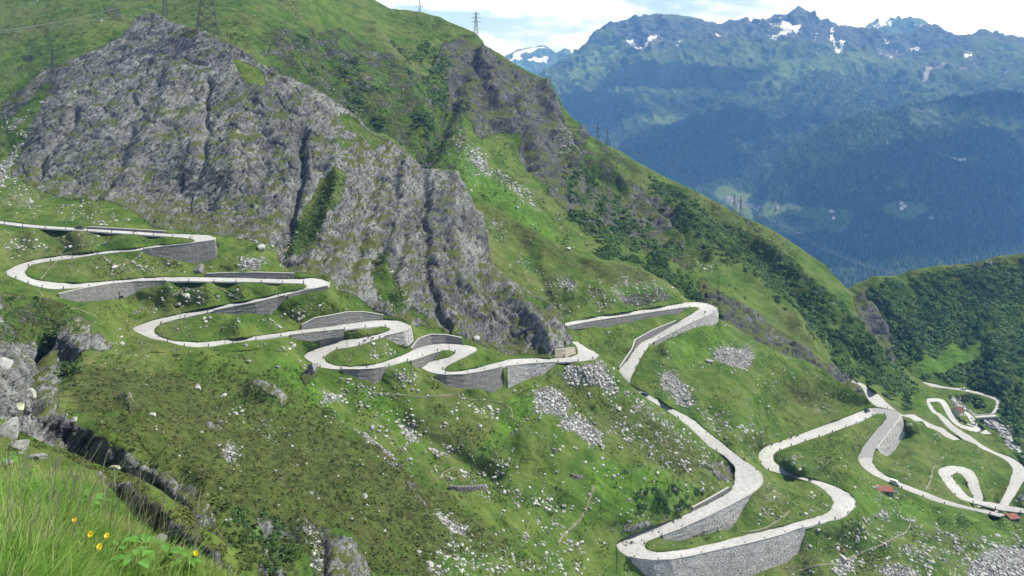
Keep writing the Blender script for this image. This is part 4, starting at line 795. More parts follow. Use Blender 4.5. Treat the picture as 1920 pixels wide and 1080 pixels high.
for i, w in enumerate(WALLS):
    lay, ref, rows, label, mt = w
    t_, b_ = wall_world(w)
    # resample
    n = len(rows); tt = np.linspace(0, n-1, (n-1)*8+1); it = lambda A: np.stack([np.interp(tt, np.arange(n), A[:, k]) for k in range(3)], 1)
    T, B = it(t_), it(b_); B = B.copy(); B[:, 2] -= .8
    if ref == 'b': B[:, 2] += .3
    d = np.gradient(T[:, :2], axis=0); d /= np.linalg.norm(d, axis=1, keepdims=True)+1e-9; nr = np.stack([-d[:, 1], d[:, 0]], 1)
    s = np.sign((nr*T[:, :2]).sum(1, keepdims=True)); nr = nr*np.where(s == 0, 1, s)       # away from the viewer
    top_up = .35 if ref == 't' else .15
    v, f = [], []
    m_ = len(T); rowsn = 6
    for k in range(m_):
        up = T[k]+np.array((0, 0, top_up))
        for j in range(rowsn+1):
            u = j/rowsn; p = up*(1-u)+B[k]*u; jit = .06*math.sin(k*12.9+j*78.2)*(0 < j < rowsn); v.append((p[0]+nr[k, 0]*jit, p[1]+nr[k, 1]*jit, p[2]))
        v.append((up[0]+nr[k, 0]*.5, up[1]+nr[k, 1]*.5, up[2])); v.append((B[k, 0]+nr[k, 0]*.5, B[k, 1]+nr[k, 1]*.5, B[k, 2]))
    c_ = rowsn+3
    for k in range(m_-1):
        a, b = k*c_, (k+1)*c_
        for j in range(rowsn): f.append((a+j, a+j+1, b+j+1, b+j))
        f.append((a, b, b+rowsn+1, a+rowsn+1)); f.append((a+rowsn+1, b+rowsn+1, b+rowsn+2, a+rowsn+2)); f.append((a+rowsn, a+rowsn+2, b+rowsn+2, b+rowsn))
    for a in (0, (m_-1)*c_): f.append(tuple([a+j for j in range(rowsn+1)]+[a+rowsn+2, a+rowsn+1]))
    mat = M_tan if mt == 1 else (M_rubble if ('bright' in label or 'rubble' in label or 'rough' in label) else M_wall)
    root = mesh_obj('retaining_wall', v, f, mat); tag(root, label, 'stone wall')
    # coping course
    cv_, cf_ = [], []
    for k in range(m_):
        up = T[k]+np.array((0, 0, top_up+.004))
        for o1, o2 in ((-.12, 0), (.62, 0), (.62, .22), (-.12, .22)): cv_.append((up[0]+nr[k, 0]*o1, up[1]+nr[k, 1]*o1, up[2]+o2))
    for k in range(m_-1):
        a, b = 4*k, 4*k+4; cf_ += [(a+j, a+(j+1) % 4, b+(j+1) % 4, b+j) for j in range(4)]
    cf_ += [(3, 2, 1, 0), tuple((m_-1)*4+j for j in range(4))]
    mesh_obj('coping', cv_, cf_, M_cap, root)
# ------------------------------------------------------------------ the far valley and its mountains
FAR = {
 'peak_snowy': dict(x=(900, 1110), step=1.6, Y=[(900,130,10800),(1110,130,11000),(1000,90,11200),(900,240,9800),(1110,240,10000)], amp=90, sc=520,
   top=[(900,135),(930,112),(960,99),(972,93),(985,89),(1000,91),(1010,87),(1022,87),(1031,92),(1040,99),(1048,97),(1058,92),(1068,93),(1075,104),(1110,125)], h=130, name='mountain',
   snow=[([(962,102),(985,92),(1010,89),(1030,93),(1012,99),(985,108),(962,112)],.75),([(985,120),(1005,115),(1027,115),(1024,123),(1000,124)],1),([(945,118),(975,112),(985,118),(960,122)],.7)], forest=[], pasture=[], bare=[]),
 'peak_behind': dict(x=(1590, 1810), step=1.6, Y=[(1600,70,10400),(1800,70,10400),(1700,30,10800),(1700,140,9700)], amp=90, sc=500,
   top=[(1590,85),(1605,66),(1620,52),(1632,44),(1645,34),(1652,45),(1662,40),(1670,34),(1678,36),(1684,30),(1690,35),(1698,34),(1707,29),(1713,35),(1725,34),(1735,38),(1742,48),(1758,46),(1768,55),(1778,62),(1786,67),(1810,85)], h=90, name='mountain',
   snow=[([(1622,56),(1640,46),(1660,42),(1664,50),(1650,55),(1635,60)],.9),([(1664,42),(1672,39),(1675,46),(1666,47)],1),([(1690,35),(1705,32),(1700,37)],1),([(1705,45),(1730,48),(1735,56),(1710,54)],.5)], forest=[], pasture=[], bare=[]),
 'range': dict(x=(940, 2080), step=1.7, Y=[(950,200,7000),(1018,142,7300),(1100,80,8000),(1192,28,8400),(1270,28,8300),(1340,50,8500),(1420,38,8900),(1498,13,9000),(1560,44,8600),(1660,62,8200),(1735,48,8400),(1850,55,8200),(1920,70,8000),(2080,85,8000),
     (1100,150,7000),(1200,110,7300),(1300,110,7400),(1250,160,6800),(1150,220,6100),(1300,230,6000),(1050,230,6300),(1400,120,7400),(1500,100,7600),(1480,150,6800),(1600,110,7300),(1700,130,6900),(1850,120,7000),(1920,150,6600),(1550,190,6200),(1400,200,6200),(1750,190,6000),(1200,290,5300),(1300,320,4950),(1400,300,5100),(1500,300,5000),(1390,370,4600),(1440,395,4350),(1500,410,4200),(1380,352,4750),(1300,365,4600),(1560,400,4300),(1620,440,3950),(1600,540,3300),(1500,480,3650),(1800,480,3600),(2080,300,5200),(2080,480,3700),(1650,250,5500),(1850,240,5500)], amp=120, sc=520,
   top=[(940,215),(980,172),(1018,142),(1040,125),(1057,114),(1075,103),(1088,90),(1100,80),(1112,68),(1122,58),(1135,50),(1150,43),(1163,40),(1176,36),(1184,31),(1192,28),(1200,31),(1212,28),(1225,27),(1236,25),(1250,27),(1270,28),(1286,31),(1300,33),(1315,38),(1327,43),(1340,50),(1347,47),(1360,43),(1380,40),(1395,36),(1412,33),(1420,38),(1430,36),(1442,35),(1450,28),(1458,25),(1468,28),(1475,27),(1484,20),(1492,15),(1498,13),(1505,17),(1512,19),(1518,24),(1526,29),(1535,38),(1543,36),(1551,37),(1557,42),(1566,47),(1580,49),(1590,50),(1597,49),(1606,53),(1620,55),(1640,60),(1655,62),(1672,61),(1690,63),(1700,60),(1714,58),(1728,55),(1735,48),(1743,50),(1752,54),(1762,60),(1775,65),(1790,71),(1800,67),(1815,68),(1826,64),(1835,58),(1842,56),(1850,57),(1862,61),(1868,60),(1880,67),(1890,69),(1902,66),(1910,70),(1920,71),(2080,84)], h=0, name='mountain_range',
   snow=[([(1175,87),(1184,90),(1192,86),(1188,98),(1200,108),(1192,106),(1180,97)],.95),([(1203,107),(1215,93),(1228,83),(1236,81),(1222,93),(1210,106),(1200,112),(1190,108)],1),([(1262,98),(1272,90),(1276,92),(1266,100)],1),([(1280,88),(1293,72),(1296,70),(1290,82)],1),([(1212,58),(1218,67),(1214,66)],.9),([(1218,75),(1224,70),(1222,76)],.9),([(1155,43),(1168,75),(1166,76),(1152,50)],.5),
     ([(1398,45),(1410,40),(1415,50),(1408,54),(1398,52)],.9),([(1415,40),(1440,30),(1445,34),(1425,42),(1412,52)],.8),([(1330,82),(1350,83),(1348,86),(1330,85)],.8),([(1420,58),(1430,50),(1432,60),(1422,64)],.6),
     ([(1462,52),(1478,47),(1490,54),(1500,52),(1499,62),(1485,70),(1472,78),(1458,76),(1470,66)],1),([(1440,80),(1470,76),(1458,84),(1440,84)],.9),([(1440,50),(1462,50),(1470,58),(1450,62)],.55),([(1440,36),(1460,30),(1470,36),(1450,44)],.5),([(1477,36),(1490,30),(1484,42)],.45),
     ([(1557,62),(1561,52),(1563,54),(1560,68),(1563,90),(1567,104),(1562,102),(1557,86)],1),([(1566,103),(1575,96),(1587,94),(1584,98),(1574,104),(1566,108)],1),([(1536,84),(1543,92),(1540,97),(1536,94)],1),([(1528,62),(1531,78),(1528,90),(1515,92),(1526,88)],.8),([(1541,60),(1544,60),(1540,72)],.7),([(1621,68),(1624,66),(1622,78)],.8),
     ([(1654,88),(1668,88),(1670,93),(1660,93)],.9),([(1617,104),(1625,102),(1628,106),(1618,106)],.9),([(1669,107),(1676,105),(1676,112),(1669,112)],1),([(1702,100),(1714,94),(1718,97),(1706,103)],1),([(1716,98),(1726,90),(1728,92),(1718,100)],1),([(1735,85),(1738,83),(1737,92)],.9),([(1800,124),(1810,116),(1820,115),(1821,121),(1812,121)],1),([(1825,117),(1832,117),(1830,120)],1),([(1855,138),(1860,137),(1858,141)],1),([(1792,138),(1798,138),(1795,141)],.9),([(1868,82),(1875,90),(1872,90)],.7),([(1893,134),(1896,142),(1890,148)],.9)],
   forest=[([(1000,260),(1030,180),(1100,200),(1250,200),(1400,170),(1460,190),(1600,140),(1700,150),(1900,170),(2080,180),(2080,500),(1400,500),(1380,430),(1200,340)],.72),([(1100,150),(1170,110),(1300,140),(1280,200),(1100,220)],.35),([(1340,365),(1400,370),(1470,385),(1600,400),(1595,425),(1570,435),(1540,432),(1500,440),(1440,430),(1380,395),(1340,375)],0),([(1190,236),(1260,230),(1290,236),(1260,242),(1200,242)],.1),([(1210,252),(1240,240),(1225,262)],.3),([(1585,360),(1612,356),(1620,362),(1590,364)],.1),([(1652,366),(1672,360),(1672,368),(1656,370)],.1),([(1645,398),(1680,386),(1720,396),(1750,400),(1700,418),(1680,412)],.1),([(1680,360),(1690,340),(1700,345),(1695,370)],.4),([(1330,210),(1360,205),(1380,215),(1350,228),(1325,222)],.5),([(1435,315),(1445,318),(1455,338),(1440,335)],.3),([(1690,180),(1760,170),(1800,180),(1700,220)],.3),([(1470,405),(1530,412),(1528,432),(1475,425)],.9),([(1440,190),(1500,170),(1580,150),(1570,140),(1440,160)],.4)],
   pasture=[([(1340,362),(1400,370),(1470,383),(1600,400),(1596,425),(1572,436),(1540,432),(1500,440),(1440,430),(1380,398),(1340,378)],1),([(1190,236),(1260,230),(1290,236),(1260,242),(1200,242)],1),([(1585,360),(1612,356),(1620,362),(1590,364)],1),([(1652,366),(1672,360),(1672,368),(1656,370)],1),([(1645,398),(1680,386),(1720,396),(1750,400),(1700,418),(1680,412)],.9),([(1060,150),(1110,110),(1160,80),(1175,100),(1150,130),(1100,160),(1070,170)],.6),([(1440,140),(1560,110),(1660,100),(1700,120),(1600,140),(1560,150),(1480,175),(1440,180)],.55),([(1640,165),(1720,150),(1800,160),(1700,185)],.5),([(1780,130),(1880,110),(1920,100),(1900,140),(1820,150)],.35),([(1680,340),(1695,338),(1700,362),(1686,366)],.5)],
   bare=[([(1100,60),(1192,28),(1340,50),(1498,13),(1600,50),(1740,50),(1850,57),(2080,84),(2080,120),(1900,90),(1780,100),(1640,95),(1580,100),(1500,90),(1440,88),(1300,90),(1200,110),(1150,70)],.85),([(1715,165),(1740,142),(1770,134),(1830,122),(1880,108),(1890,106),(1830,130),(1775,142),(1745,152),(1728,170)],1.6),([(1720,118),(1728,130),(1740,142),(1735,145),(1726,132)],1.3),([(1868,165),(1876,150),(1888,138),(1895,138),(1885,155),(1878,166)],1.5),([(1640,92),(1700,90),(1720,104),(1660,116),(1640,110)],1.1),([(1205,90),(1240,80),(1250,95),(1210,110),(1195,105)],1.1),([(1270,75),(1310,60),(1320,70),(1290,88)],1.0),([(1700,120),(1820,80),(1826,82),(1710,124)],1.0)]),
 'spur': dict(x=(1395, 2080), step=1.7, Y=[(1440,300,4700),(1523,250,4700),(1579,219,4700),(1656,208,4750),(1745,194,4800),(1829,178,4850),(1920,178,4900),(2080,170,4900),(1500,330,4300),(1600,320,4150),(1700,320,4200),(1800,300,4300),(1920,280,4400),(1440,392,4200),(1500,405,4080),(1560,398,4100),(1620,430,3800),(1600,540,3150),(1700,500,3350),(1800,480,3450),(1920,470,3500),(2080,470,3500),(2080,300,4300),(1700,400,3850),(1850,400,3850)], amp=65, sc=380,
   top=[(1395,470),(1415,425),(1432,372),(1448,325),(1468,284),(1495,264),(1523,250),(1550,234),(1579,219),(1618,212),(1656,208),(1700,201),(1745,193),(1765,186),(1784,180),(1806,181),(1829,177),(1850,172),(1873,167),(1900,172),(1920,177),(2080,165)], h=0, name='forested_mountain', snow=[],
   forest=[([(1430,300),(1500,240),(1700,190),(2080,150),(2080,620),(1400,620)],.78),([(1440,380),(1470,385),(1600,400),(1595,425),(1572,436),(1545,432),(1500,440),(1430,430)],0),([(1470,405),(1530,412),(1528,432),(1475,425)],.9),([(1585,360),(1612,356),(1620,362),(1590,364)],.05),([(1652,366),(1672,360),(1672,368),(1656,370)],.05),([(1645,398),(1680,386),(1720,396),(1750,400),(1700,418),(1680,412)],.05),([(1676,365),(1684,340),(1700,345),(1698,372)],.3),([(1755,192),(1770,195),(1800,220),(1850,245),(1920,240),(1920,248),(1850,252),(1795,226)],.25),([(1700,215),(1760,200),(1800,225),(1740,250),(1700,245)],.55),([(1740,295),(1840,290),(1840,300),(1750,302)],.3),([(1560,300),(1600,290),(1580,330)],.6),([(1800,340),(1860,330),(1870,345)],.6)],
   pasture=[([(1430,376),(1470,384),(1600,400),(1596,425),(1572,436),(1545,432),(1500,440),(1430,430)],1),([(1585,360),(1612,356),(1620,362),(1590,364)],1),([(1652,366),(1672,360),(1672,368),(1656,370)],1),([(1645,398),(1680,386),(1720,396),(1750,400),(1700,418),(1680,412)],1),([(1676,365),(1684,340),(1700,345),(1698,372)],.5),([(1700,215),(1760,200),(1800,225),(1740,250),(1700,245)],.45),([(1740,295),(1840,290),(1840,300),(1750,302)],.6)],
   bare=[([(1760,194),(1766,194),(1790,218),(1812,232),(1808,234),(1784,220)],1)]),
}
def far_material():
    t = NT('far_mountain'); tc = t.n('ShaderNodeTexCoord'); P = tc.outputs['Object']
    a = t.n('ShaderNodeAttribute', attribute_name='ma'); b = t.n('ShaderNodeAttribute', attribute_name='mb')
    sa = t.n('ShaderNodeSeparateColor'); t.lk(a.outputs['Color'], sa.inputs[0]); sb = t.n('ShaderNodeSeparateColor'); t.lk(b.outputs['Color'], sb.inputs[0])
    snow, forest, past, bare = sa.outputs[0], sa.outputs[1], sa.outputs[2], sb.outputs[0]
    n1 = t.noise(P, .004, 5, .6); n2 = t.noise(P, .02, 4, .65); n3 = t.noise(P, .06, 3, .7)
    c = t.mix(t.step(n1, .35, .65), (.038, .062, .016), (.085, .12, .036)); c = t.mix(t.math('MULTIPLY', t.step(n2, .55, .4), .5), c, (.045, .055, .025))
    pm = t.step(t.math('ADD', past, t.math('MULTIPLY', t.math('SUBTRACT', n2, .5), .9)), .28, .6); c = t.mix(pm, c, t.mix(n2, (.06, .105, .03), (.115, .16, .05)))
    fm = t.step(t.math('ADD', forest, t.math('ADD', t.math('MULTIPLY', t.math('SUBTRACT', n1, .5), .9), t.math('MULTIPLY', t.math('SUBTRACT', n3, .5), .7))), .42, .62)
    c = t.mix(fm, c, t.mix(t.step(n2, .38, .62), t.mix(n3, (.010, .022, .010), (.03, .05, .02)), t.mix(n3, (.03, .055, .02), (.08, .115, .045))))
    bm = t.math('ADD', bare, t.math('ADD', t.math('MULTIPLY', t.math('SUBTRACT', n1, .5), .9), t.math('MULTIPLY', t.math('SUBTRACT', n2, .5), .8)))
    c = t.mix(t.step(bm, .45, .65), c, t.mix(t.step(n2, .35, .65), (.026, .034, .032), (.085, .095, .088)))
    c = t.mix(t.step(bare, 1.0, 1.25), c, t.mix(n3, (.28, .27, .25), (.40, .39, .37)))
    smk = t.step(t.math('ADD', snow, t.math('ADD', t.math('MULTIPLY', t.math('SUBTRACT', n2, .5), 1.5), t.math('MULTIPLY', t.math('SUBTRACT', n3, .5), .9))), .44, .54)
    c = t.mix(smk, c, (.86, .87, .9))
    t.bsdf(c, .95, .1, t.bump(t.math('ADD', t.math('MULTIPLY', n2, 26.0), t.math('MULTIPLY', n3, 9.0)), .8, 1.0)); return t.m
M_far = far_material()
FARL = {}
for key, D in FAR.items():
    x0, x1 = D['x']; step = D['step']; xs = np.linspace(x0, x1, int((x1-x0)/step)+1); tp = np.array(D['top'], float); t = np.interp(xs, tp[:, 0], tp[:, 1])+(1.5*vnoise(xs/6, xs*0+3, xs*0, 7)+.9*vnoise(xs/2.6, xs*0+9, xs*0, 8))*(1 if key != 'spur' else .6)
    if key in ('range', 'spur'):
        b = np.where(xs < 1900, np.minimum(np.interp(xs, *np.array(TOP['ridge'], float).T), np.where(xs > 1570, np.interp(xs, *np.array(TOP['mound'], float).T), 9999))+120, 620)
    else: b = t*0+max(D['top'], key=lambda q: q[1])[1]+D['h']
    b = np.maximum(b, t+4); ny = int((b-t).max()/step)+1; v = np.linspace(0, 1, ny)
    PX = np.broadcast_to(xs, (ny, len(xs))).copy(); PY = t+(b-t)*v[:, None]
    S = TPS(D['Y']); gx = np.linspace(x0, x1, 90); gy = np.linspace(PY.min(), PY.max(), 60); GX, GY = np.meshgrid(gx, gy); W = S(GX, GY)
    fx = (PX-gx[0])/(gx[1]-gx[0]); fy = (PY-gy[0])/(gy[1]-gy[0]); ix = np.clip(fx.astype(int), 0, 88); iy = np.clip(fy.astype(int), 0, 58); fx = fx-ix; fy = fy-iy
    w = W[iy, ix]*(1-fx)*(1-fy)+W[iy, ix+1]*fx*(1-fy)+W[iy+1, ix]*(1-fx)*fy+W[iy+1, ix+1]*fx*fy
    Y = 1/np.clip(w, 1/17000, 1/2500); P = np.stack([(PX-CX)/F*Y, Y, -(PY-HY)/F*Y], -1)
    X, Yy, Z = P[..., 0], P[..., 1], P[..., 2]; q = 1/D['sc']
    d = ridged(X*q, Yy*q, Z*q*.6, 4, 5)*D['amp']+ridged(X*q*4, Yy*q*4, Z*q*2, 3, 15)*D['amp']*.42
    d *= np.clip((PY-t)/14, .12, 1)
    hs = np.clip((Z+820)/260, 0, 1); d *= hs          # the valley floor stays level
    mk = {k: csample(cv(D[k], 1 if k == 'snow' else 2), PX, PY) for k in ('snow', 'forest', 'pasture', 'bare')}
    P = P+normals(P)*d[..., None]
    L = dict(name=key, PX=PX, PY=PY, P=P, xs=xs, t=t, b=b, m=mk); FARL[key] = L; LAND[key] = L
    o1 = np.ones_like(PX)
    grid_object(D['name'], L, {'ma': np.stack([mk['snow'], mk['forest'], mk['pasture'], o1], -1), 'mb': np.stack([mk['bare'], o1*0, o1*0, o1], -1)}, M_far, [60, 200, 500, 900], .6)

# ------------------------------------------------------------------ air between here and there
bm = bmesh.new(); bmesh.ops.create_cube(bm, size=1); me = bpy.data.meshes.new('haze'); bm.to_mesh(me); bm.free()
hz = bpy.data.objects.new('haze', me); col.objects.link(hz); zlo, zhi = -1250, 1350
hz.scale = (26000, 14200, zhi-zlo); hz.location = (3000, 6100, (zhi+zlo)/2); hz['kind'] = 'stuff'; hz['label'] = 'pale blue summer haze filling the valley air'; hz['category'] = 'haze'
t = NT('air'); pv = t.n('ShaderNodeVolumePrincipled'); pv.inputs['Color'].default_value = (.15, .40, 1.0, 1); pv.inputs['Density'].default_value = HAZE_D = 7.7e-5
pv.inputs['Absorption Color'].default_value = (1, 1, 1, 1); pv.inputs['Anisotropy'].default_value = 0.0
t.lk(pv.outputs[0], t.out.inputs['Volume']); t.m.cycles.homogeneous_volume = True; me.materials.append(t.m)

# ------------------------------------------------------------------ light, sky, camera
SUN_AZ, SUN_EL = math.radians(78), math.radians(54)     # azimuth clockwise from straight ahead
sd = Vector((math.sin(SUN_AZ)*math.cos(SUN_EL), math.cos(SUN_AZ)*math.cos(SUN_EL), math.sin(SUN_EL)))
lt = bpy.data.lights.new('sun', 'SUN'); lt.energy = 5.0; lt.angle = math.radians(.53); lt.color = (1, .975, .94)
so = bpy.data.objects.new('sun', lt); col.objects.link(so); so.rotation_euler = (-sd).to_track_quat('-Z', 'Y').to_euler(); so.location = sd*3000
wd = bpy.data.worlds.new('World'); sc.world = wd; wd.use_nodes = True; nt = wd.node_tree; nt.nodes.clear()
out = nt.nodes.new('ShaderNodeOutputWorld'); bg = nt.nodes.new('ShaderNodeBackground'); sky = nt.nodes.new('ShaderNodeTexSky'); sky.sky_type = 'NISHITA'; sky.sun_disc = False
sky.sun_elevation = SUN_EL; sky.sun_rotation = SUN_AZ; sky.altitude = 1900; sky.air_density = 1.0; sky.dust_density = 1.2
tcw = nt.nodes.new('ShaderNodeTexCoord'); mp = nt.nodes.new('ShaderNodeMapping'); mp.inputs['Scale'].default_value = (1, 1, 3.2); mp.inputs['Location'].default_value = (.35, .2, .1); nt.links.new(tcw.outputs['Generated'], mp.inputs['Vector'])
ns = nt.nodes.new('ShaderNodeTexNoise'); ns.inputs['Scale'].default_value = 4.2; ns.inputs['Detail'].default_value = 8; ns.inputs['Roughness'].default_value = .58; ns.inputs['Distortion'].default_value = .25; nt.links.new(mp.outputs[0], ns.inputs['Vector'])
mr = nt.nodes.new('ShaderNodeMapRange'); mr.interpolation_type = 'SMOOTHSTEP'; mr.inputs[1].default_value = .38; mr.inputs[2].default_value = .53; nt.links.new(ns.outputs[0], mr.inputs[0])
mx = nt.nodes.new('ShaderNodeMix'); mx.data_type = 'RGBA'; sxw = nt.nodes.new('ShaderNodeSeparateXYZ'); nt.links.new(tcw.outputs['Generated'], sxw.inputs[0])
m2 = nt.nodes.new('ShaderNodeMapRange'); m2.inputs[1].default_value = .22; m2.inputs[2].default_value = .5; m2.inputs[3].default_value = 1; m2.inputs[4].default_value = .12; nt.links.new(sxw.outputs[2], m2.inputs[0])
mm = nt.nodes.new('ShaderNodeMath'); mm.operation = 'MULTIPLY'; nt.links.new(mr.outputs[0], mm.inputs[0]); nt.links.new(m2.outputs[0], mm.inputs[1]); nt.links.new(mm.outputs[0], mx.inputs[0]); nt.links.new(sky.outputs[0], mx.inputs[6]); n2w = nt.nodes.new('ShaderNodeTexNoise'); n2w.inputs['Scale'].default_value = 9; n2w.inputs['Detail'].default_value = 6; nt.links.new(mp.outputs[0], n2w.inputs['Vector'])
cr_ = nt.nodes.new('ShaderNodeValToRGB'); cr_.color_ramp.elements[0].position = .35; cr_.color_ramp.elements[0].color = (.62, .70, .84, 1); cr_.color_ramp.elements[1].position = .62; cr_.color_ramp.elements[1].color = (1, 1.05, 1.18, 1); nt.links.new(n2w.outputs[0], cr_.inputs[0])
vm = nt.nodes.new('ShaderNodeVectorMath'); vm.operation = 'SCALE'; vm.inputs['Scale'].default_value = 12.5; nt.links.new(cr_.outputs[0], vm.inputs[0]); nt.links.new(vm.outputs[0], mx.inputs[7])
nt.links.new(mx.outputs[2], bg.inputs['Color']); bg.inputs['Strength'].default_value = .1; nt.links.new(bg.outputs[0], out.inputs[0])
cam = bpy.data.cameras.new('camera'); cam.sensor_width = 36; cam.lens = 36*F/1920; cam.shift_y = -(540-HY)/1920; cam.clip_start = .1; cam.clip_end = 60000
co = bpy.data.objects.new('camera', cam); col.objects.link(co); co.rotation_euler = (math.pi/2, 0, 0); sc.camera = co
sc.render.engine = 'CYCLES'; sc.cycles.use_denoising = True; sc.cycles.max_bounces = 4; sc.cycles.diffuse_bounces = 2; sc.cycles.glossy_bounces = 1; sc.cycles.transmission_bounces = 1; sc.cycles.volume_bounces = 0; sc.cycles.transparent_max_bounces = 4
sc.view_settings.view_transform = 'Standard'; sc.view_settings.look = 'None'; sc.view_settings.exposure = .45; sc.view_settings.gamma = 1

# ------------------------------------------------------------------ clouds that shade the far slopes
M_cloud = simple('cloud_white', (.92, .92, .93), 1, 0)
def cloud(tx, ty, tz, rx, ry, seed):
    """a cumulus whose shadow falls on the point tx, ty, tz"""
    zc = 2900; s = (zc-tz)/sd.z; c = Vector((tx, ty, tz))+sd*s
    bm = bmesh.new(); bmesh.ops.create_icosphere(bm, subdivisions=5, radius=1)
    A = np.array([v.co[:] for v in bm.verts]); q = A*2.3+seed*5
    d = 1+.38*fbm(q[:, 0], q[:, 1], q[:, 2], 4, seed)+.25*ridged(q[:, 0], q[:, 1], q[:, 2], 3, seed+3)
    for v, k in zip(bm.verts, d):
        p = v.co*float(k); v.co = (p.x*rx, p.y*ry, max(p.z, -.25)*min(rx, ry)*.42)
    me = bpy.data.meshes.new('cloud'); bm.to_mesh(me); bm.free(); me.materials.append(M_cloud); me.polygons.foreach_set('use_smooth', [True]*len(me.polygons))
    o = bpy.data.objects.new('cloud', me); col.objects.link(o); o.location = c; o['kind'] = 'structure'
for k, (px, py, Y, rx, ry) in enumerate([(1290,150,6800,640,260),(1050,240,6000,420,380),(1400,225,5600,640,240),(1880,350,4000,600,330),(1650,420,3800,700,300),(1880,195,4800,420,170),(1250,330,5000,420,300)]):
    p = pt(px, py, Y); cloud(p[0], p[1], p[2], rx, ry, k+2)
# ------------------------------------------------------------------ scattering over the finished land
def at_vec(name, px, py):
    L = LAND[name]; xs = L['xs']; P = L['P']; ny = P.shape[0]
    fx = np.clip((px-xs[0])/(xs[1]-xs[0]), 0, len(xs)-1.001); ix = fx.astype(int)
    ix = np.clip(np.rint(fx).astype(int), 0, len(xs)-1)
    fy = np.clip((py-L['t'][ix])/(L['b'][ix]-L['t'][ix])*(ny-1), 0, ny-1.001); iy = fy.astype(int); fy = (fy-iy)[:, None]
    return P[iy, ix]*(1-fy)+P[iy+1, ix]*fy, iy, ix
def pick(name, n, weight, box, seed):
    """n places of the plan, drawn where weight(masks, keep, px, py) is high and no nearer land lies in front"""
    r = np.random.default_rng(seed); outx, outy = [], []; got = 0
    L = LAND[name]
    for _ in range(60):
        px = r.uniform(box[0], box[2], 40000); py = r.uniform(box[1], box[3], 40000)
        tn = np.interp(px, L['xs'], L['t']); bn = np.interp(px, L['xs'], L['b']); ok = (py > tn+1) & (py < bn-1) & (px > L['xs'][0]) & (px < L['xs'][-1])
        for nn in NEAR.get(name, []): ok &= ~under(nn, px, py)
        px, py = px[ok], py[ok]
        if len(px) == 0: continue
        _, iy, ix = at_vec(name, px, py); m = {k: v[iy, ix] for k, v in L['m'].items()}
        kp = L['keep'][iy, ix] if 'keep' in L else np.ones(len(px))
        w = weight(m, kp, px, py); s = r.random(len(px)) < w
        outx.append(px[s]); outy.append(py[s]); got += s.sum()
        if got >= n: break
    px = np.concatenate(outx)[:n]; py = np.concatenate(outy)[:n]
    P, iy, ix = at_vec(name, px, py); return px, py, P
def many(name, bases, pos, scale, mat, seed, tint=None, upright=True, tilt=.5, zs=None, smooth=False):
    """one mesh of many small copies of the base shapes"""
    r = np.random.default_rng(seed); n = len(pos); which = r.integers(0, len(bases), n); V, FQ, C = [], [], []; off = 0
    for b, (bv, bf) in enumerate(bases):
        idx = np.where(which == b)[0]
        if not len(idx): continue
        bv = np.array(bv, float); bf = np.array(bf, int); a = r.uniform(0, 2*np.pi, len(idx)); ca, sa = np.cos(a), np.sin(a)
        v = np.broadcast_to(bv, (len(idx),)+bv.shape).copy()
        if not upright:
            th = r.normal(0, tilt, len(idx)); ct, st = np.cos(th)[:, None], np.sin(th)[:, None]; y, z = v[..., 1].copy(), v[..., 2].copy(); v[..., 1] = y*ct-z*st; v[..., 2] = y*st+z*ct
        x, y = v[..., 0].copy(), v[..., 1].copy(); v[..., 0] = x*ca[:, None]-y*sa[:, None]; v[..., 1] = x*sa[:, None]+y*ca[:, None]
        v *= scale[idx][:, None, None]
        if zs is not None: v[..., 2] *= zs[idx][:, None]
        v += pos[idx][:, None]; V.append(v.reshape(-1, 3)); FQ.append((bf[None]+(off+np.arange(len(idx))*len(bv))[:, None, None]).reshape(-1, bf.shape[1])); off += v.shape[0]*len(bv)
        tv = (tint[idx] if tint is not None else r.random(len(idx))); C.append(np.repeat(tv, len(bv)))
    V = np.concatenate(V).astype(np.float32); Fq = np.concatenate(FQ).astype(np.int32); C = np.concatenate(C); k = Fq.shape[1]
    me = bpy.data.meshes.new(name); me.vertices.add(len(V)); me.vertices.foreach_set('co', V.reshape(-1)); me.loops.add(Fq.size); me.loops.foreach_set('vertex_index', Fq.reshape(-1))
    me.polygons.add(len(Fq)); me.polygons.foreach_set('loop_start', np.arange(0, Fq.size, k, dtype=np.int32)); 
    if smooth: me.polygons.foreach_set('use_smooth', np.ones(len(Fq), bool))
    me.update(calc_edges=True)
    at_ = me.attributes.new('tint', 'FLOAT', 'POINT'); at_.data.foreach_set('value', C.astype(np.float32)); me.materials.append(mat)
    o = bpy.data.objects.new(name, me); col.objects.link(o); return o
def tint_mat(name, stops, rough=.95, spec=.1, nscale=0.0, trans=0.0):
    t = NT(name); a = t.n('ShaderNodeAttribute', attribute_name='tint'); r = t.n('ShaderNodeValToRGB'); t.lk(a.outputs['Fac'], r.inputs[0])
    e = r.color_ramp.elements; e[0].position = 0; e[0].color = (*stops[0], 1); e[1].position = 1; e[1].color = (*stops[-1], 1)
    for i, s in enumerate(stops[1:-1]): q = e.new((i+1)/(len(stops)-1)); q.color = (*s, 1)
    c = r.outputs[0]
    if nscale:
        tc = t.n('ShaderNodeTexCoord'); n = t.noise(tc.outputs['Object'], nscale, 3); c = t.mix(t.math('MULTIPLY', t.step(n, .6, .35), .45), c, t.mix(1.0, c, (.5, .5, .5), 'MULTIPLY'))
    b = t.bsdf(c, rough, spec)
    if trans:
        tr = t.n('ShaderNodeBsdfTranslucent'); t.lk(c, tr.inputs[0]); mxs = t.n('ShaderNodeMixShader'); mxs.inputs[0].default_value = trans
        t.lk(b.outputs[0], mxs.inputs[1]); t.lk(tr.outputs[0], mxs.inputs[2]); t.lk(mxs.outputs[0], t.out.inputs[0])
    return t.m
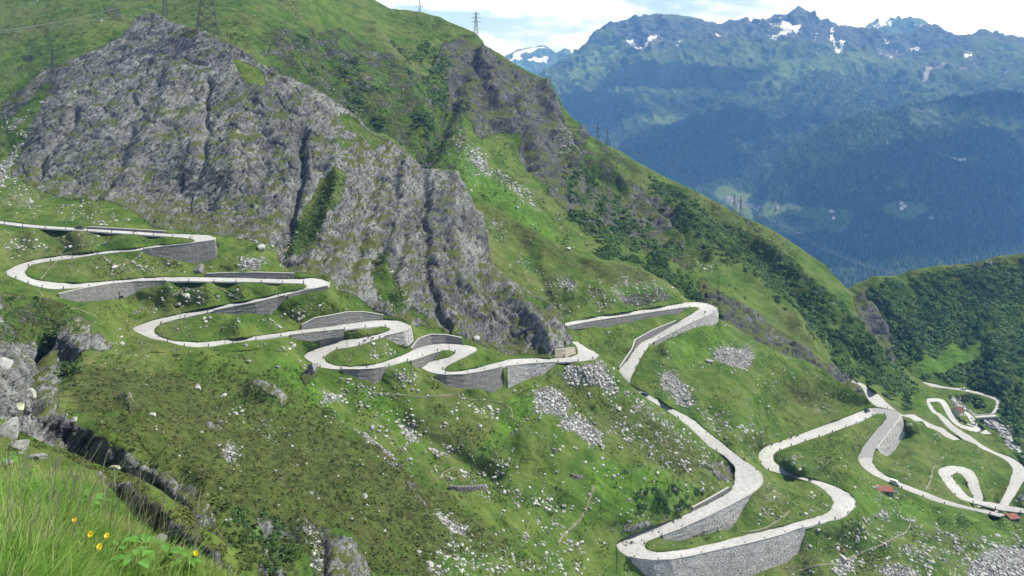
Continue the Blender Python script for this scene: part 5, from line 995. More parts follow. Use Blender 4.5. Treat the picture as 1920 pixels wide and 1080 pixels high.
def ico_rock(seed, flat=.7):
    bm = bmesh.new(); bmesh.ops.create_icosphere(bm, subdivisions=1, radius=1); r = random.Random(seed)
    for v in bm.verts: v.co = Vector((v.co.x*r.uniform(.65, 1.25), v.co.y*r.uniform(.6, 1.1), v.co.z*flat*r.uniform(.6, 1.15)))
    V = [v.co[:] for v in bm.verts]; Fc = [[v.index for v in f.verts] for f in bm.faces]; bm.free(); return V, Fc
ROCKS = [ico_rock(k, .62) for k in range(8)]
M_stone = tint_mat('loose_stone', [(.16, .16, .155), (.33, .33, .315), (.50, .50, .475)], .95, .12, 1.3)

def clump(vn, zf):
    return lambda m, kp, px, py: 0
P_, S_ = [], []
def add_stones(name, n, wf, box, seed, smin, smax):
    px, py, P = pick(name, n, wf, box, seed); r = np.random.default_rng(seed+1)
    s = smin+(smax*1.25-smin)*r.random(len(P))**4.5; P = P.copy(); P[:, 2] -= s*.05; P_.append(P); S_.append(s)
def nz(px, py, f, seed): return vnoise(px/f, py/f, px*0+seed, seed)
add_stones('massif', 6500, lambda m, k, x, y: np.clip(m['scree']*1.2-.12+.35*nz(x, y, 14, 3), 0, 1)*(k > .9)*(m['rock'] < .6), (0, 180, 1380, 1080), 1, .2, .95)
add_stones('massif', 900, lambda m, k, x, y: np.clip(.04+.35*(nz(x, y, 26, 5) > .25)*np.clip(nz(x, y, 9, 6)+.3, 0, 1), 0, 1)*(k > .9)*(m['rock'] < .5)*(m['heath'] < .9), (0, 420, 1380, 1080), 2, .2, .62)
add_stones('meadow', 5200, lambda m, k, x, y: np.clip(m['scree']*1.2-.12+.35*nz(x, y, 16, 8), 0, 1)*(k > .9), (860, 400, 1920, 1080), 3, .2, .95)
add_stones('meadow', 1000, lambda m, k, x, y: np.clip(.03+.3*(nz(x, y, 28, 9) > .1)*np.clip(nz(x, y, 10, 2)+.25, 0, 1), 0, 1)*(k > .9), (1050, 560, 1920, 1080), 4, .2, .6)
add_stones('slope', 1500, lambda m, k, x, y: np.clip(m['scree']*1.2-.1, 0, 1)*(k > .9), (0, 550, 1060, 1080), 5, .14, .6)
add_stones('slope', 420, lambda m, k, x, y: np.clip(.03+.25*(nz(x, y, 30, 4) > .3), 0, 1)*(k > .9)*(m['rock'] < .5), (120, 650, 1060, 1080), 6, .12, .45)
add_stones('ridge', 1500, lambda m, k, x, y: np.clip(m['scree']*1.1-.1+.02, 0, 1), (480, 20, 1700, 760), 7, .5, 1.6)
add_stones('ridge', 700, lambda m, k, x, y: .12+0*x, (0, 0, 1300, 480), 8, .4, 1.3)
add_stones('mound', 1400, lambda m, k, x, y: np.clip(m['scree']*1.2-.1, 0, 1), (1770, 480, 1920, 880), 9, .5, 1.8)
stones = many('loose_stones', ROCKS, np.concatenate(P_), np.concatenate(S_), M_stone, 5, upright=False)
tag(stones, 'pale grey loose stones strewn in screes and singly over the grass', 'stones', kind='stuff')

# ---- low shrubs and alder scrub
def leaf_clump(seed, n, r0=1.0, sz=.36, flat=.75):
    r = random.Random(seed); V, Fc = [], []
    for _ in range(n):
        d = Vector((r.gauss(0, 1), r.gauss(0, 1), abs(r.gauss(.2, .8)))).normalized()*r.uniform(.55, 1.0)*r0; c = Vector((d.x, d.y, d.z*flat))
        nn = (d.normalized()+Vector((r.uniform(-.6, .6), r.uniform(-.6, .6), r.uniform(0, .8)))).normalized(); u = nn.orthogonal().normalized(); w = nn.cross(u); a = r.uniform(0, 6.3)
        u, w = u*math.cos(a)+w*math.sin(a), w*math.cos(a)-u*math.sin(a); s = sz*r.uniform(.6, 1.25); i = len(V)
        V += [tuple(c+u*s), tuple(c+w*s*.7), tuple(c-u*s), tuple(c-w*s*.7)]; Fc.append((i, i+1, i+2, i+3))
    return V, Fc
BUSH = [leaf_clump(k, 46) for k in range(5)]; TUFT = [leaf_clump(k+20, 11, 1, .5, .55) for k in range(5)]
M_alder = tint_mat('alder_leaves', [(.026, .052, .017), (.05, .10, .027), (.09, .16, .042), (.125, .19, .06)], .9, .15, .5)
M_heathleaf = tint_mat('heath_leaves', [(.028, .045, .012), (.055, .08, .018), (.08, .095, .03), (.075, .058, .028)], .95, .1)
r_ = np.random.default_rng(77)
bp, bs = [], []
for nme, n, box, sd_, lo, hi in (('ridge', 5200, (480, 20, 1850, 830), 31, 1.0, 3.4), ('mound', 4600, (1590, 470, 1925, 890), 32, 1.2, 4.0), ('massif', 700, (380, 300, 1380, 1000), 33, .4, 1.2), ('slope', 350, (0, 550, 700, 1080), 34, .4, 1.2)):
    px, py, P = pick(nme, n, lambda m, k, x, y: np.clip(m['bush']*1.25-.1+.75*nz(x, y, 17, 12)*(m['bush'] > .08), 0, 1)*(k > .6), box, sd_)
    s = lo+(hi-lo)*r_.random(len(P))**1.6; P = P.copy(); P[:, 2] -= s*.05; bp.append(P); bs.append(s)
bp = np.concatenate(bp); bs = np.concatenate(bs)
tb = np.clip(.45+.35*vnoise(bp[:, 0]/22, bp[:, 1]/22, bp[:, 2]/22, 5)+r_.normal(0, .16, len(bp)), 0, 1)
o = many('alder_scrub', BUSH, bp, bs, M_alder, 6, tint=tb); tag(o, 'dense dark green alder scrub covering the steep slopes', 'scrub', kind='stuff')
hp, hs = [], []
for nme, n, box, sd_, lo, hi in (('slope', 9000, (0, 550, 1080, 1080), 41, .15, .8), ('massif', 7000, (0, 380, 1380, 1080), 42, .2, .6), ('meadow', 6000, (860, 370, 1920, 1080), 43, .22, .65), ('fin', 900, (0, 780, 450, 1080), 44, .06, .18), ('ridge', 7000, (0, 0, 1500, 560), 45, .35, 1.5)):
    px, py, P = pick(nme, n, lambda m, k, x, y: np.clip(m['heath']*.8+.12+.6*nz(x, y, 24, 15), 0, 1)*(k > .8)*(m['rock'] < .55)*(m['scree'] < .4), box, sd_)
    s = lo+(hi-lo)*r_.random(len(P))**1.6; hp.append(P); hs.append(s)
hp = np.concatenate(hp); hs = np.concatenate(hs); tb = np.clip(.42+.3*vnoise(hp[:, 0]/14, hp[:, 1]/14, hp[:, 2]/14, 8)+r_.normal(0, .2, len(hp)), 0, 1)
o = many('heath_shrubs', TUFT, hp, hs, M_heathleaf, 7, tint=tb, zs=np.full(len(hp), .8)); tag(o, 'low olive and brown heath shrubs patching the grass slopes', 'heath', kind='stuff')

# ---- forest across the valley
def spruce(seed):
    r = random.Random(seed); V, Fc = [], []
    for z0, z1, w in ((.05, .55, .2), (.3, .8, .15), (.55, 1.0, .1)):
        i = len(V); V.append((r.uniform(-.02, .02), r.uniform(-.02, .02), z1)); n = 6
        for k in range(n): a = 2*math.pi*k/n+r.uniform(-.2, .2); ww = w*r.uniform(.75, 1.2); V.append((ww*math.cos(a), ww*math.sin(a), z0))
        for k in range(n): Fc.append((i, i+1+k, i+1+(k+1) % n))
    return V, Fc
fp = []
for nme, n, box, sd_ in (('range', 13000, (1000, 130, 1700, 480), 51), ('spur', 15000, (1440, 160, 1925, 580), 52)):
    px, py, P = pick(nme, n, lambda m, k, x, y: np.clip(m['forest']*1.3-.35+.5*nz(x, y, 13, 19), 0, 1)*(m['pasture'] < .3), box, sd_); fp.append(P)
px, py, P = pick('spur', 90, lambda m, k, x, y: (m['pasture'] > .5)*1.0, (1400, 370, 1700, 445), 53); fp.append(P)
fp = np.concatenate(fp); M_spruce = tint_mat('spruce_needles', [(.010, .022, .010), (.028, .052, .020), (.075, .11, .042)], .95, .05)
o = many('spruce_forest', [spruce(k) for k in range(4)], fp, r_.uniform(14, 30, len(fp)), M_spruce, 9); tag(o, 'dark spruce forest covering the far valley sides', 'forest', kind='stuff')

# ------------------------------------------------------------------ foreground: grass, flowers, leaves, stones
def blades(n, seed):
    px, py, P = pick('knoll', n, lambda m, k, x, y: np.clip(.25+.75*((y-740)/330)*0+.55+.4*nz(x, y, 30, 22), 0, 1), (-20, 770, 440, 1170), seed)
    r = np.random.default_rng(seed); n = len(P); pn = .5+.5*vnoise(P[:, 0]*1.1, P[:, 1]*1.1, P[:, 2]*1.1, 14); tl = np.clip((py-TF['knoll'](px))/90, 0, 1); h = (.3+.7*tl)*(.05+.17*pn*r.random(n)**1.3)*np.where(r.random(n) < .04, 1.8, 1); a = r.uniform(0, 2*np.pi, n)
    lean = np.abs(r.normal(.7, .5, n)); dirx = np.cos(a)*lean+.15; diry = np.sin(a)*lean; wd = .0022+.0032*r.random(n); sx, sy = -np.sin(a), np.cos(a)
    V = np.zeros((n, 7, 3))
    for j, (t_, wk) in enumerate(((0, 1), (.4, .85), (.75, .5))):
        cx = P[:, 0]+dirx*h*t_*t_; cy = P[:, 1]+diry*h*t_*t_; cz = P[:, 2]-.02+h*t_*(1-.25*lean*t_)
        for k, sg in enumerate((-1, 1)): V[:, 2*j+k] = np.stack([cx+sg*sx*wd*wk, cy+sg*sy*wd*wk, cz], 1)
    V[:, 6] = np.stack([P[:, 0]+dirx*h, P[:, 1]+diry*h, P[:, 2]+h*(1-.25*lean)], 1)
    base = np.arange(n)[:, None]*7; q = np.concatenate([base+np.array([[0, 1, 3, 2]]), base+np.array([[2, 3, 5, 4]]), base+np.array([[4, 5, 6, 6]])]).reshape(-1, 4)
    tri = base+np.array([[4, 5, 6]]); quads = np.concatenate([base+np.array([[0, 1, 3, 2]]), base+np.array([[2, 3, 5, 4]])])
    me = bpy.data.meshes.new('grass'); me.vertices.add(n*7); me.vertices.foreach_set('co', V.reshape(-1).astype(np.float32))
    li = np.concatenate([quads.reshape(-1), tri.reshape(-1)]).astype(np.int32); ls = np.concatenate([np.arange(len(quads))*4, len(quads)*4+np.arange(len(tri))*3]).astype(np.int32)
    me.loops.add(len(li)); me.loops.foreach_set('vertex_index', li); me.polygons.add(len(ls)); me.polygons.foreach_set('loop_start', ls); me.update(calc_edges=True)
    tint = np.clip(.45+.3*vnoise(P[:, 0]*1.6, P[:, 1]*1.6, P[:, 2]*1.6, 3)+r.normal(0, .2, n), 0, 1); at_ = me.attributes.new('tint', 'FLOAT', 'POINT'); at_.data.foreach_set('value', np.repeat(tint, 7).astype(np.float32))
    me.materials.append(tint_mat('grass_blades', [(.07, .18, .015), (.13, .27, .03), (.20, .32, .06), (.30, .33, .13), (.42, .38, .22)], .7, .25, 0, .35)); o = bpy.data.objects.new('grass', me); col.objects.link(o); return o
g = blades(60000, 61); tag(g, 'long green and straw coloured grass blades on the near knoll', 'grass', kind='stuff')

M_leaf = simple('dock_leaf', (.075, .20, .025), .6, .3, .45, 14); M_stem = simple('plant_stem', (.10, .16, .04), .7, .3, .2, 5)
M_petal = simple('yellow_petal', (.92, .66, .01), .6, .3, .12, 30); M_disc = simple('flower_centre', (.62, .33, .01), .8, .2, .2, 60)
def leaf_plant(px, py, n, size, label, seed):
    p = at('knoll', px, py)*.9; r = random.Random(seed); root = empty('leafy_plant', p); tag(root, label, 'plant', 'broad leaved plants on the near knoll')
    st = MB(); 
    for k in range(n):
        a = 2*math.pi*k/n+r.uniform(-.4, .4); el = r.uniform(.5, 1.2); L_ = .6*size*r.uniform(.6, 1.3); d = Vector((math.cos(a)*math.cos(el), math.sin(a)*math.cos(el), math.sin(el)))
        b = d*L_*.55; st.bar((0, 0, -.4), b, .0035); t_ = Vector((d.x, d.y, d.z*.25)).normalized(); s_ = t_.cross(Vector((0, 0, 1))).normalized(); up = s_.cross(t_)
        m = MB(); prof = ((0, 0), (.18, .55), (.42, 1), (.7, .72), (.9, .3), (1, 0)); rows = []
        for u, w in prof:
            c = b+t_*u*L_*.8-up*u*u*L_*.28; rows.append([c-s_*w*L_*.24+up*.10*L_*w, c, c+s_*w*L_*.24+up*.10*L_*w])
        V = [tuple(q) for rw in rows for q in rw]; Fc = []
        for i in range(len(prof)-1):
            for j in range(2): Fc.append((3*i+j, 3*i+j+1, 3*i+j+4, 3*i+j+3))
        mesh_obj('leaf', V, Fc, M_leaf, root, True)
    st.build('stem', M_stem, root)
for i, (x, y, n, s_, lb) in enumerate([(262,1058,9,.17,'largest clump of broad bright green leaves at the bottom of the picture'),(300,1075,8,.16,'broad green leaves right of the largest clump, at the picture edge'),(205,1062,6,.12,'small pair of round green leaves left of the largest clump, by the lowest flower'),(345,1085,7,.15,'rightmost broad leaved plant on the knoll'),
      (165,945,7,.16,'pale green leafy plant in the middle of the knoll edge'),(182,950,6,.15,'pale leafy plant just above the knoll rim beside the rock face'),(60,910,7,.16,'leafy plant among grass below the white stones'),(14,855,8,.2,'leafy plant at the left picture edge below the white stones'),(58,880,5,.14,'small leafy plant nearest the white stones'),(235,1090,8,.16,'low broad leaves at the very bottom left of the clump')]): leaf_plant(x, y, n, s_, lb, i)
def flower(px, py, h, label, seed):
    q = at('knoll', px, py); r = random.Random(seed); Yq = q.y; q = q*.84; h = h+.02; root = empty('yellow_flower', q-Vector((0, 0, h))); 
    tag(root, label, 'flower', 'yellow flowers on the near knoll')
    m = MB(); m.bar((0, 0, -.3), (.006, 0, h*.6), .0024); m.bar((.006, 0, h*.6), (0, -.004, h), .002); m.build('stem', M_stem, root)
    m = MB(); R_ = .0145
    for k in range(22):
        a = 2*math.pi*k/22; ring = k % 2; d = Vector((math.cos(a), math.sin(a)*.95-.0, 0)); s_ = Vector((-math.sin(a), math.cos(a), 0)); z = h+.003*ring; tilt = Vector((0, -.35, 0))
        P4 = [d*.003-s_*.0012, d*R_*.75-s_*.0032, d*R_, d*R_*.75+s_*.0032, d*.003+s_*.0012]; out_ = [Vector((v.x, v.y*.75, z+(.006 if v.length > .01 else 0)+v.y*.8)) for v in P4]; m.quad(*out_)
    m.build('petals', M_petal, root)
    m = MB(); m.bar((0, 0, h-.004), (0, -.004, h+.006), .005, 8, .003); m.build('flower_centre', M_disc, root)
for i, (x, y, lb) in enumerate([(131,993,'topmost yellow flower, half hidden in grass'),(155,1027,'yellow flower left of the pair above the leaves'),(184,1032,'yellow flower on the right of the close pair'),(171,1052,'lowest yellow flower under the close pair'),(266,1024,'yellow flower standing just above the largest leaf clump'),(359,1064,'orange yellow flower at the far right of the knoll')]): flower(x, y, .14, lb, i)
# seed stalks and straw
M_straw = simple('dry_stalk', (.42, .37, .24), .9, .1, .2, 8)
sm = MB(); px, py, P = pick('knoll', 110, lambda m, k, x, y: np.clip(.3+.5*nz(x, y, 25, 31), 0, 1), (0, 830, 420, 1090), 66)
rr = random.Random(5)
for p in P:
    h = rr.uniform(.25, .5); b = Vector(p); d = Vector((rr.uniform(-.1, .3), rr.uniform(-.15, .15), 1)); t1 = b+d*h*.7; t2 = t1+Vector((d.x*1.8, d.y, .8))*h*.35; sm.bar(b-Vector((0, 0, .03)), t1, .0016, 3); sm.bar(t1, t2, .004, 3, .0012)
tag(sm.build('seed_grass', M_straw), 'pale seeding grass stalks rising above the near grass', 'seed grass', kind='stuff')
sm = MB(); a = at('knoll', 0, 1046, .05); b = at('knoll', 19, 1040, .08); sm.bar(a, b, .008, 5, .005); tag(sm.build('dead_twig', M_straw), 'bleached dead twig lying in the grass at the left edge', 'twig')
sm = MB(); a = at('knoll', 33, 1030, -.02); b = a+Vector((-.008, 0, .13)); sm.bar(a, b, .004, 5, .003); tag(sm.build('dry_stem', M_straw), 'single bleached upright stem in the left grass', 'dry stem')

# ------------------------------------------------------------------ boulders, each its own
def boulder_mesh(seed, sub=3):
    bm = bmesh.new(); bmesh.ops.create_icosphere(bm, subdivisions=sub, radius=1); r = random.Random(seed); A = np.array([v.co[:] for v in bm.verts])
    cuts = [(Vector((r.gauss(0, 1), r.gauss(0, 1), r.gauss(.2, .8))).normalized(), r.uniform(.42, .72)) for _ in range(11)]
    q = A*1.6+seed*7; nn = fbm(q[:, 0], q[:, 1], q[:, 2], 3, seed)
    for v, k in zip(bm.verts, nn):
        p = v.co*(1+.16*float(k))
        for c, d in cuts:
            e = p.dot(c)-d
            if e > 0: p = p-c*e*.97
        v.co = p
    me = bpy.data.meshes.new('boulder'); bm.to_mesh(me); bm.free(); return me
def boulder_mat(name, tone):
    t = NT(name); tc = t.n('ShaderNodeTexCoord'); P = tc.outputs['Object']; n = t.noise(P, 1.8, 5, .65); n2 = t.noise(P, 6, 4, .7)
    c = t.mix(t.step(n, .35, .65), tuple(x*.62 for x in tone), tone); c = t.mix(t.math('MULTIPLY', t.step(n2, .42, .3), .6), c, tuple(x*.3 for x in tone)); c = t.mix(t.math('MULTIPLY', t.step(n2, .6, .72), .5), c, tuple(min(.6, x*1.35) for x in tone))
    t.bsdf(c, .93, .15, t.bump(n2, .7, .12)); return t.m
M_bp = boulder_mat('boulder_pale', (.44, .44, .41)); M_bg = boulder_mat('boulder_grey', (.22, .22, .22)); M_bl = boulder_mat('boulder_lichen', (.46, .48, .33)); M_br = boulder_mat('boulder_rust', (.20, .115, .085))
BMESH = {}
for nm, mt in (('p', M_bp), ('g', M_bg), ('l', M_bl), ('r', M_br)):
    BMESH[nm] = []
    for k in range(4):
        me = boulder_mesh(k+ord(nm)); me.materials.append(mt); BMESH[nm].append(me)
def boulder(land, px, py, wpx, label, kind='p', flat=.75, group=None, hpx=None):
    q = at(land, px, py); s = wpx/F*q.y/2; o = bpy.data.objects.new('boulder', random.choice(BMESH[kind])); col.objects.link(o)
    o.location = q+Vector((0, 0, s*flat*.35)); o.scale = (s*1.1, s*.95, s*flat); o.rotation_euler = (random.uniform(-.3, .3), random.uniform(-.3, .3), random.uniform(0, 6.28)); tag(o, label, 'boulder', group)
for a in [('massif',133,465,11,'pale boulder just above the second lane, left of the rounder one','p',.9),('massif',198,463,9,'dark round boulder just above the second lane','g',1.),('massif',375,506,22,'large dark grey boulder in the grass below the topmost hairpin wall','g',.9),('massif',214,505,16,'pale rock cluster boulder inside the far left hairpin','p',.6),('massif',347,556,17,'pale flat boulder in grass above the second left hairpin','p',.6),
  ('massif',387,616,9,'grey boulder inside the second left hairpin','g',.8),('massif',335,571,14,'dark grey flat boulder in the grass below the long grey wall','g',.6),('massif',490,468,20,'large pale boulder at the cliff foot beside the grassy mound','p',.9),('massif',895,636,16,'rounded pale boulder at the cliff foot right of the curved pale wall','p',.9),
  ('slope',576,714,32,'big dark grey boulder below the third left hairpin','g',.9),('slope',583,731,6,'small white block at the foot of the big dark boulder','p',.9),('slope',371,731,15,'pale standing boulder alone on the green slope','p',1.1),('slope',420,738,14,'pale flat stones right of the standing boulder','p',.6),('slope',465,682,15,'grey ledge boulder in the grass under the lowest lane','g',.8),('slope',520,690,12,'small grey boulder in the grass left of the third left hairpin','g',.8),
  ('slope',282,788,17,'pale boulder at the head of a short line of stones','p',.7),('slope',290,804,8,'small white stone in the line of stones, second from its head','p',.8),('slope',288,815,8,'small upright white stone in the middle of the line of stones','p',1.),('slope',302,818,7,'small white stone at the foot of the line of stones','p',.6),('slope',378,812,8,'white boulder alone beside the dark outcrop','p',.8),('slope',411,796,12,'grey boulder beside the dark outcrop on the near slope','g',.8),
  ('slope',440,782,12,'pale slab lying above the white stone heap','p',.4),('slope',470,801,16,'white slab at the right end of a row of pale slabs','p',.4),('slope',455,774,10,'white stone above the row of pale slabs','p',.6),('slope',548,838,7,'small pale stone above the olive slope centre','p',.8),('slope',514,893,9,'pale pointed stone left on the olive slope','p',1.),('slope',686,932,12,'pale pointed boulder alone in the middle of the olive slope','p',1.),('slope',585,926,12,'white stone below a small grey outcrop on the olive slope','p',.8),
  ('slope',556,876,10,'grey white stone above the small grey outcrop','g',.7),('slope',720,1000,9,'white stone low on the olive slope','p',.8),('slope',788,1035,12,'white block near the lower screes','p',.8),('slope',806,1056,24,'large white slab in the lower screes','p',.5),('slope',822,1078,14,'white block at the bottom edge of the lower screes','p',.8),('slope',452,884,8,'small white stone right below the heap of white stones','p',.8),
  ('massif',845,947,15,'reddish brown pointed rock among the screes','r',1.3),('massif',1158,770,14,'pale squat boulder on the scree slope under the rock spur','p',.7),('massif',965,734,8,'white oval stone at the edge of the mown strip','p',.7),('massif',968,806,7,'white stone under the curved scree patch','p',.9),('massif',1036,847,15,'dark edged grey boulder in the bowl','g',.8),('massif',1130,860,8,'white stone beside the lower scree patch','p',.8),
  ('massif',990,966,9,'white rounded stone left in the bowl grass','p',.8),('massif',963,997,7,'pale stone at the left bottom of the bowl','p',.8),('massif',1262,918,14,'reddish grey rock in the bush patch below the wide bend','g',.5),('massif',1207,900,8,'white stone in the dark bush patch','p',.7),
  ('meadow',1284,750,13,'dark grey boulder at the edge of the long scree streak','g',.9),('meadow',1580,1034,12,'rusty brown rock in the bottom meadow','r',.6),('meadow',1606,1015,14,'tall pale boulder in the bottom meadow','p',1.2),('meadow',1579,1050,22,'large pale boulder in the bottom meadow left of the rubble','p',.6),('meadow',1506,875,8,'dark rock between the two lower bends','g',.8),('meadow',1497,880,10,'pale slabs beside the dark rock between the two lower bends','p',.5),('meadow',1802,968,6,'small white round stone below the far lane','p',.9),
  ('meadow',975,388,10,'white square block in the green couloir, lower of two','p',.9) if False else ('ridge',969,396,10,'pale square block in the green couloir, lower of two','p',.9),('ridge',977,387,9,'pale square block in the green couloir, upper of two','p',.9),('ridge',998,422,9,'pale stone in the lower couloir','p',.7),('ridge',1049,412,7,'small pale stone right in the lower couloir','p',.8),('meadow',1033,372,9,'x','p',.7),
  ('meadow',1125,527,7,'white stone above the shoulder screes','p',.8),('meadow',1065,453,14,'pale outcrop stone on the grassy shoulder','p',.6),('meadow',1330,679,18,'long pale slab right of the shoulder scree patch','p',.4),('meadow',1650,765,8,'x','p',.5)]:
    if a[4] == 'x': continue
    boulder(*a)
# near white stones at the left, on the knoll and the cliff
for a in [('knoll',10,806,62,'large white stone at the left edge above the grass','p',.9),('knoll',38,838,44,'white block right of the large white stone','p',.9),('knoll',70,852,40,'flat greyish slab at the right end of the white stones','p',.5),('knoll',18,862,26,'small white stone half sunk in the grass','p',.8),('knoll',40,846,16,'pale stone tucked under the white block','p',.8),('knoll',60,1068,8,'tiny white stone low in the grass at bottom left','p',.8),('knoll',286,1034,42,'pale flat stone at the rim of the knoll above the leaves','p',.35),
  ('fin',216,880,26,'yellowish pale wedge of rock on the grassy ledge','l',.5),('slope',8,690,42,'large pale boulder at the head of the dark gully, leftmost','p',.7),('slope',18,716,40,'grey boulder below the leftmost one in the gully','g',.7),('slope',30,775,50,'yellow green lichen covered block at the gully foot','l',.6),('slope',55,745,26,'pale jagged stone in the mouth of the gully','p',1.),('slope',140,795,16,'pale pointed stone on the cliff edge by the gully','p',1.),('slope',172,845,24,'pale jagged block on the cliff behind the grassy ledge','p',.9)]: boulder(*a)

# ------------------------------------------------------------------ along the road: guard stones, marker poles
M_post = simple('guard_stone', (.17, .17, .165), .9, .2, .3, 4); M_pole = simple('marker_pole', (.06, .06, .065), .6, .3)
pm = MB(); pm.box((0, 0, .25), (.42, .34, 1.3)); pm.box((0, 0, .95), (.32, .26, .1)); pme = pm.build('guard_stone', M_post); first_post = [pme]
def post(p, rz, label, group):
    o = first_post.pop() if first_post else pme.copy()
    if o is not pme: col.objects.link(o)
    o.location = p; o.rotation_euler = (0, 0, rz); tag(o, label, 'guard stone', group)
for kx, label, group, spacing in (('A', 'short dark guard stone on the outer edge of the upper left serpentine road', 'guard stones of the upper serpentine', 8.5), ('B', 'short dark guard stone on the outer edge of the large right hand road loops', 'guard stones of the lower loops', 8.5), ('C', 'tiny guard stone round the small far loop at the right', 'guard stones of the far loop', 9)):
    L, R, z, Ls, Rs, zs = ROADS[kx]; wl, wr = world(Ls, zs), world(Rs, zs); acc = 0
    for i in range(1, len(zs)):
        lo_ = Ls[i, 1] > Rs[i, 1]; e, w_, E = (wl, wr, Ls) if lo_ else (wr, wl, Rs)
        if i > 1 and lo_ != prev_: acc = 0
        prev_ = lo_
        acc += np.linalg.norm(e[i]-e[i-1])
        if acc > spacing and 0 < E[i, 0] < 1920 and np.linalg.norm(e[i]-e[i-1]) < 12:
            if kx == 'B' and (E[i, 0] < 1062 or (1165 < E[i, 0] < 1200 and 700 < E[i, 1] < 735)): continue
            acc = 0; d = w_[i]-e[i]; d /= np.linalg.norm(d)+1e-9; post(Vector(e[i]+d*.25), math.atan2(d[1], d[0]), label, group)
for x, y0, y1, lb in [(62,404,421,'thin marker pole beside the topmost road at the left'),(116,475,486,'thin marker pole on the second lane'),(360,438,449,'thin marker pole inside the topmost hairpin'),(338,585,597,'thin marker pole at the second left hairpin, upper lane'),(302,617,631,'thin marker pole inside the second left hairpin'),(422,631,645,'thin marker pole on the lane leaving the second left hairpin'),(569,522,533,'thin marker pole inside the second right hairpin'),(651,636,651,'tall marker pole on the lane below the third right hairpin'),(842,644,657,'tall marker pole inside the fourth right hairpin'),(629,667,675,'short marker pole in the grass inside the third left hairpin'),(1664,760,768,'marker pole behind the resurfaced hairpin'),(1770,924,936,'marker pole above the far lane at the right')]:
    z = road_z(x, y1); Y = Y_of(y1, z); p = Vector(pt(x, y1, Y)); h = max(2.6, (y1-y0)/F*Y); m = MB(); m.bar((0, 0, -.4), (0, 0, h), .11, 6, .085); o = m.build('marker_pole', M_pole); o.location = p; tag(o, lb, 'pole')
    m = MB(); m.bar((0, 0, h*.8), (0, 0, h*.88), .12, 6); m.build('band', simple('pole_band', (.75, .72, .66), .6, .3) if 'pole_band' not in bpy.data.materials else bpy.data.materials['pole_band'], o)
# ------------------------------------------------------------------ power line
M_steel = simple('galvanised_steel', (.045, .048, .05), .6, .4, .2, .5); M_wire = simple('power_cable', (.40, .41, .42), .5, .5); M_glass = simple('glass_insulator', (.12, .2, .2), .2, .5)
def pylon(p, h, base, rz, label, th=.16, arms=((.62, .30), (.77, .34), (.92, .22)), group=None):
    root = empty('electricity_pylon', p, rz); tag(root, label, 'pylon', group)
    m = MB(); hw = lambda t: base/2*(1-t)**1.25*.92+base*.055 if t < 1 else base*.02
    C4 = ((-1, -1), (1, -1), (1, 1), (-1, 1)); N = 9; ts = [1-(1-i/N)**1.12 for i in range(N+1)]
    pts = [[Vector((cx*hw(t), cy*hw(t), h*t)) for cx, cy in C4] for t in ts]
    for k in range(4): m.bar(pts[0][k]-Vector((0, 0, 3)), pts[0][k], th)
    for i in range(N):
        for k in range(4):
            a, b, c, d = pts[i][k], pts[i+1][k], pts[i][(k+1) % 4], pts[i+1][(k+1) % 4]; m.bar(a, b, th); m.bar(a, d, th*.6); m.bar(c, b, th*.6); m.bar(b, d, th*.6)
    m.build('lattice_tower', M_steel, root)
    ends = []
    for t, ln in arms:
        m = MB(); z = h*t; L_ = h*ln/1.6; w = hw(t)
        for s in (-1, 1):
            tip = Vector((s*L_, 0, z+.3))
            for y in (-w, w):
                m.bar(Vector((s*w, y, z)), tip, th*.7); m.bar(Vector((s*w, y, z+h*.035)), tip, th*.6)
                for u in (.35, .65): m.bar(Vector((s*w, y, z)).lerp(tip, u), Vector((s*w, y, z+h*.035)).lerp(tip, u), th*.45)
            ends.append(tip)
        m.build('cross_arm', M_steel, root)
    m = MB()
    for e in ends: m.bar(e, e-Vector((0, 0, h*.045)), th*.8, 6)
    m.build('insulators', M_glass, root)
    M_ = Matrix.Translation(p) @ Matrix.Rotation(rz, 4, 'Z'); return [M_ @ (e-Vector((0, 0, h*.045))) for e in ends]
big = at('massif', 389, 66); py1 = pylon(big, 56, 13.5, .35, 'big lattice pylon on top of the rocky peak, cut off by the picture top', .3)
py2 = pylon(at('ridge', 309, 30), 44, 5, .3, 'narrow pylon half hidden behind the rocky peak', .2)
py3 = pylon(at('massif', 98, 178), 30, 4.2, .2, 'faint lattice pylon on the scree shoulder at the far left', .13)
py4 = pylon(at('ridge', 892, 74), 36, 7, .5, 'slim pylon alone on the skyline ridge against the clouds', .17)
py5 = pylon(at('ridge', 1121, 269), 23, 4, .9, 'left pylon of the pair on the ridge end before the blue valley', .09, ((.72, .3), (.92, .26)))
py6 = pylon(at('ridge', 1139, 274), 22, 4, .9, 'right pylon of the pair on the ridge end before the blue valley', .09, ((.72, .3), (.92, .26)))
py7 = pylon(at('ridge', 1377, 402), 22, 4, .9, 'left pylon of the lower pair above the village', .08, ((.72, .3), (.92, .26)))
py8 = pylon(at('ridge', 1389, 408), 22, 4, .9, 'right pylon of the lower pair above the village', .08, ((.72, .3), (.92, .26)))
q = at('ridge', 787, 24); q9 = Vector((q.x*1.12, q.y*1.12, q.z-6)); pylon(q9, 42, 6, .4, 'very faint pylon behind the skyline at the top', .12)
def wire(a, b, sag, r, label, n=36):
    a, b = Vector(a), Vector(b); m = MB(); pr = a
    for i in range(1, n+1):
        t = i/n; p = a.lerp(b, t)-Vector((0, 0, 4*sag*t*(1-t))); m.bar(pr, p, r, 3); pr = p
    tag(m.build('power_cable', M_wire), label, 'cable', 'cables of the power line')
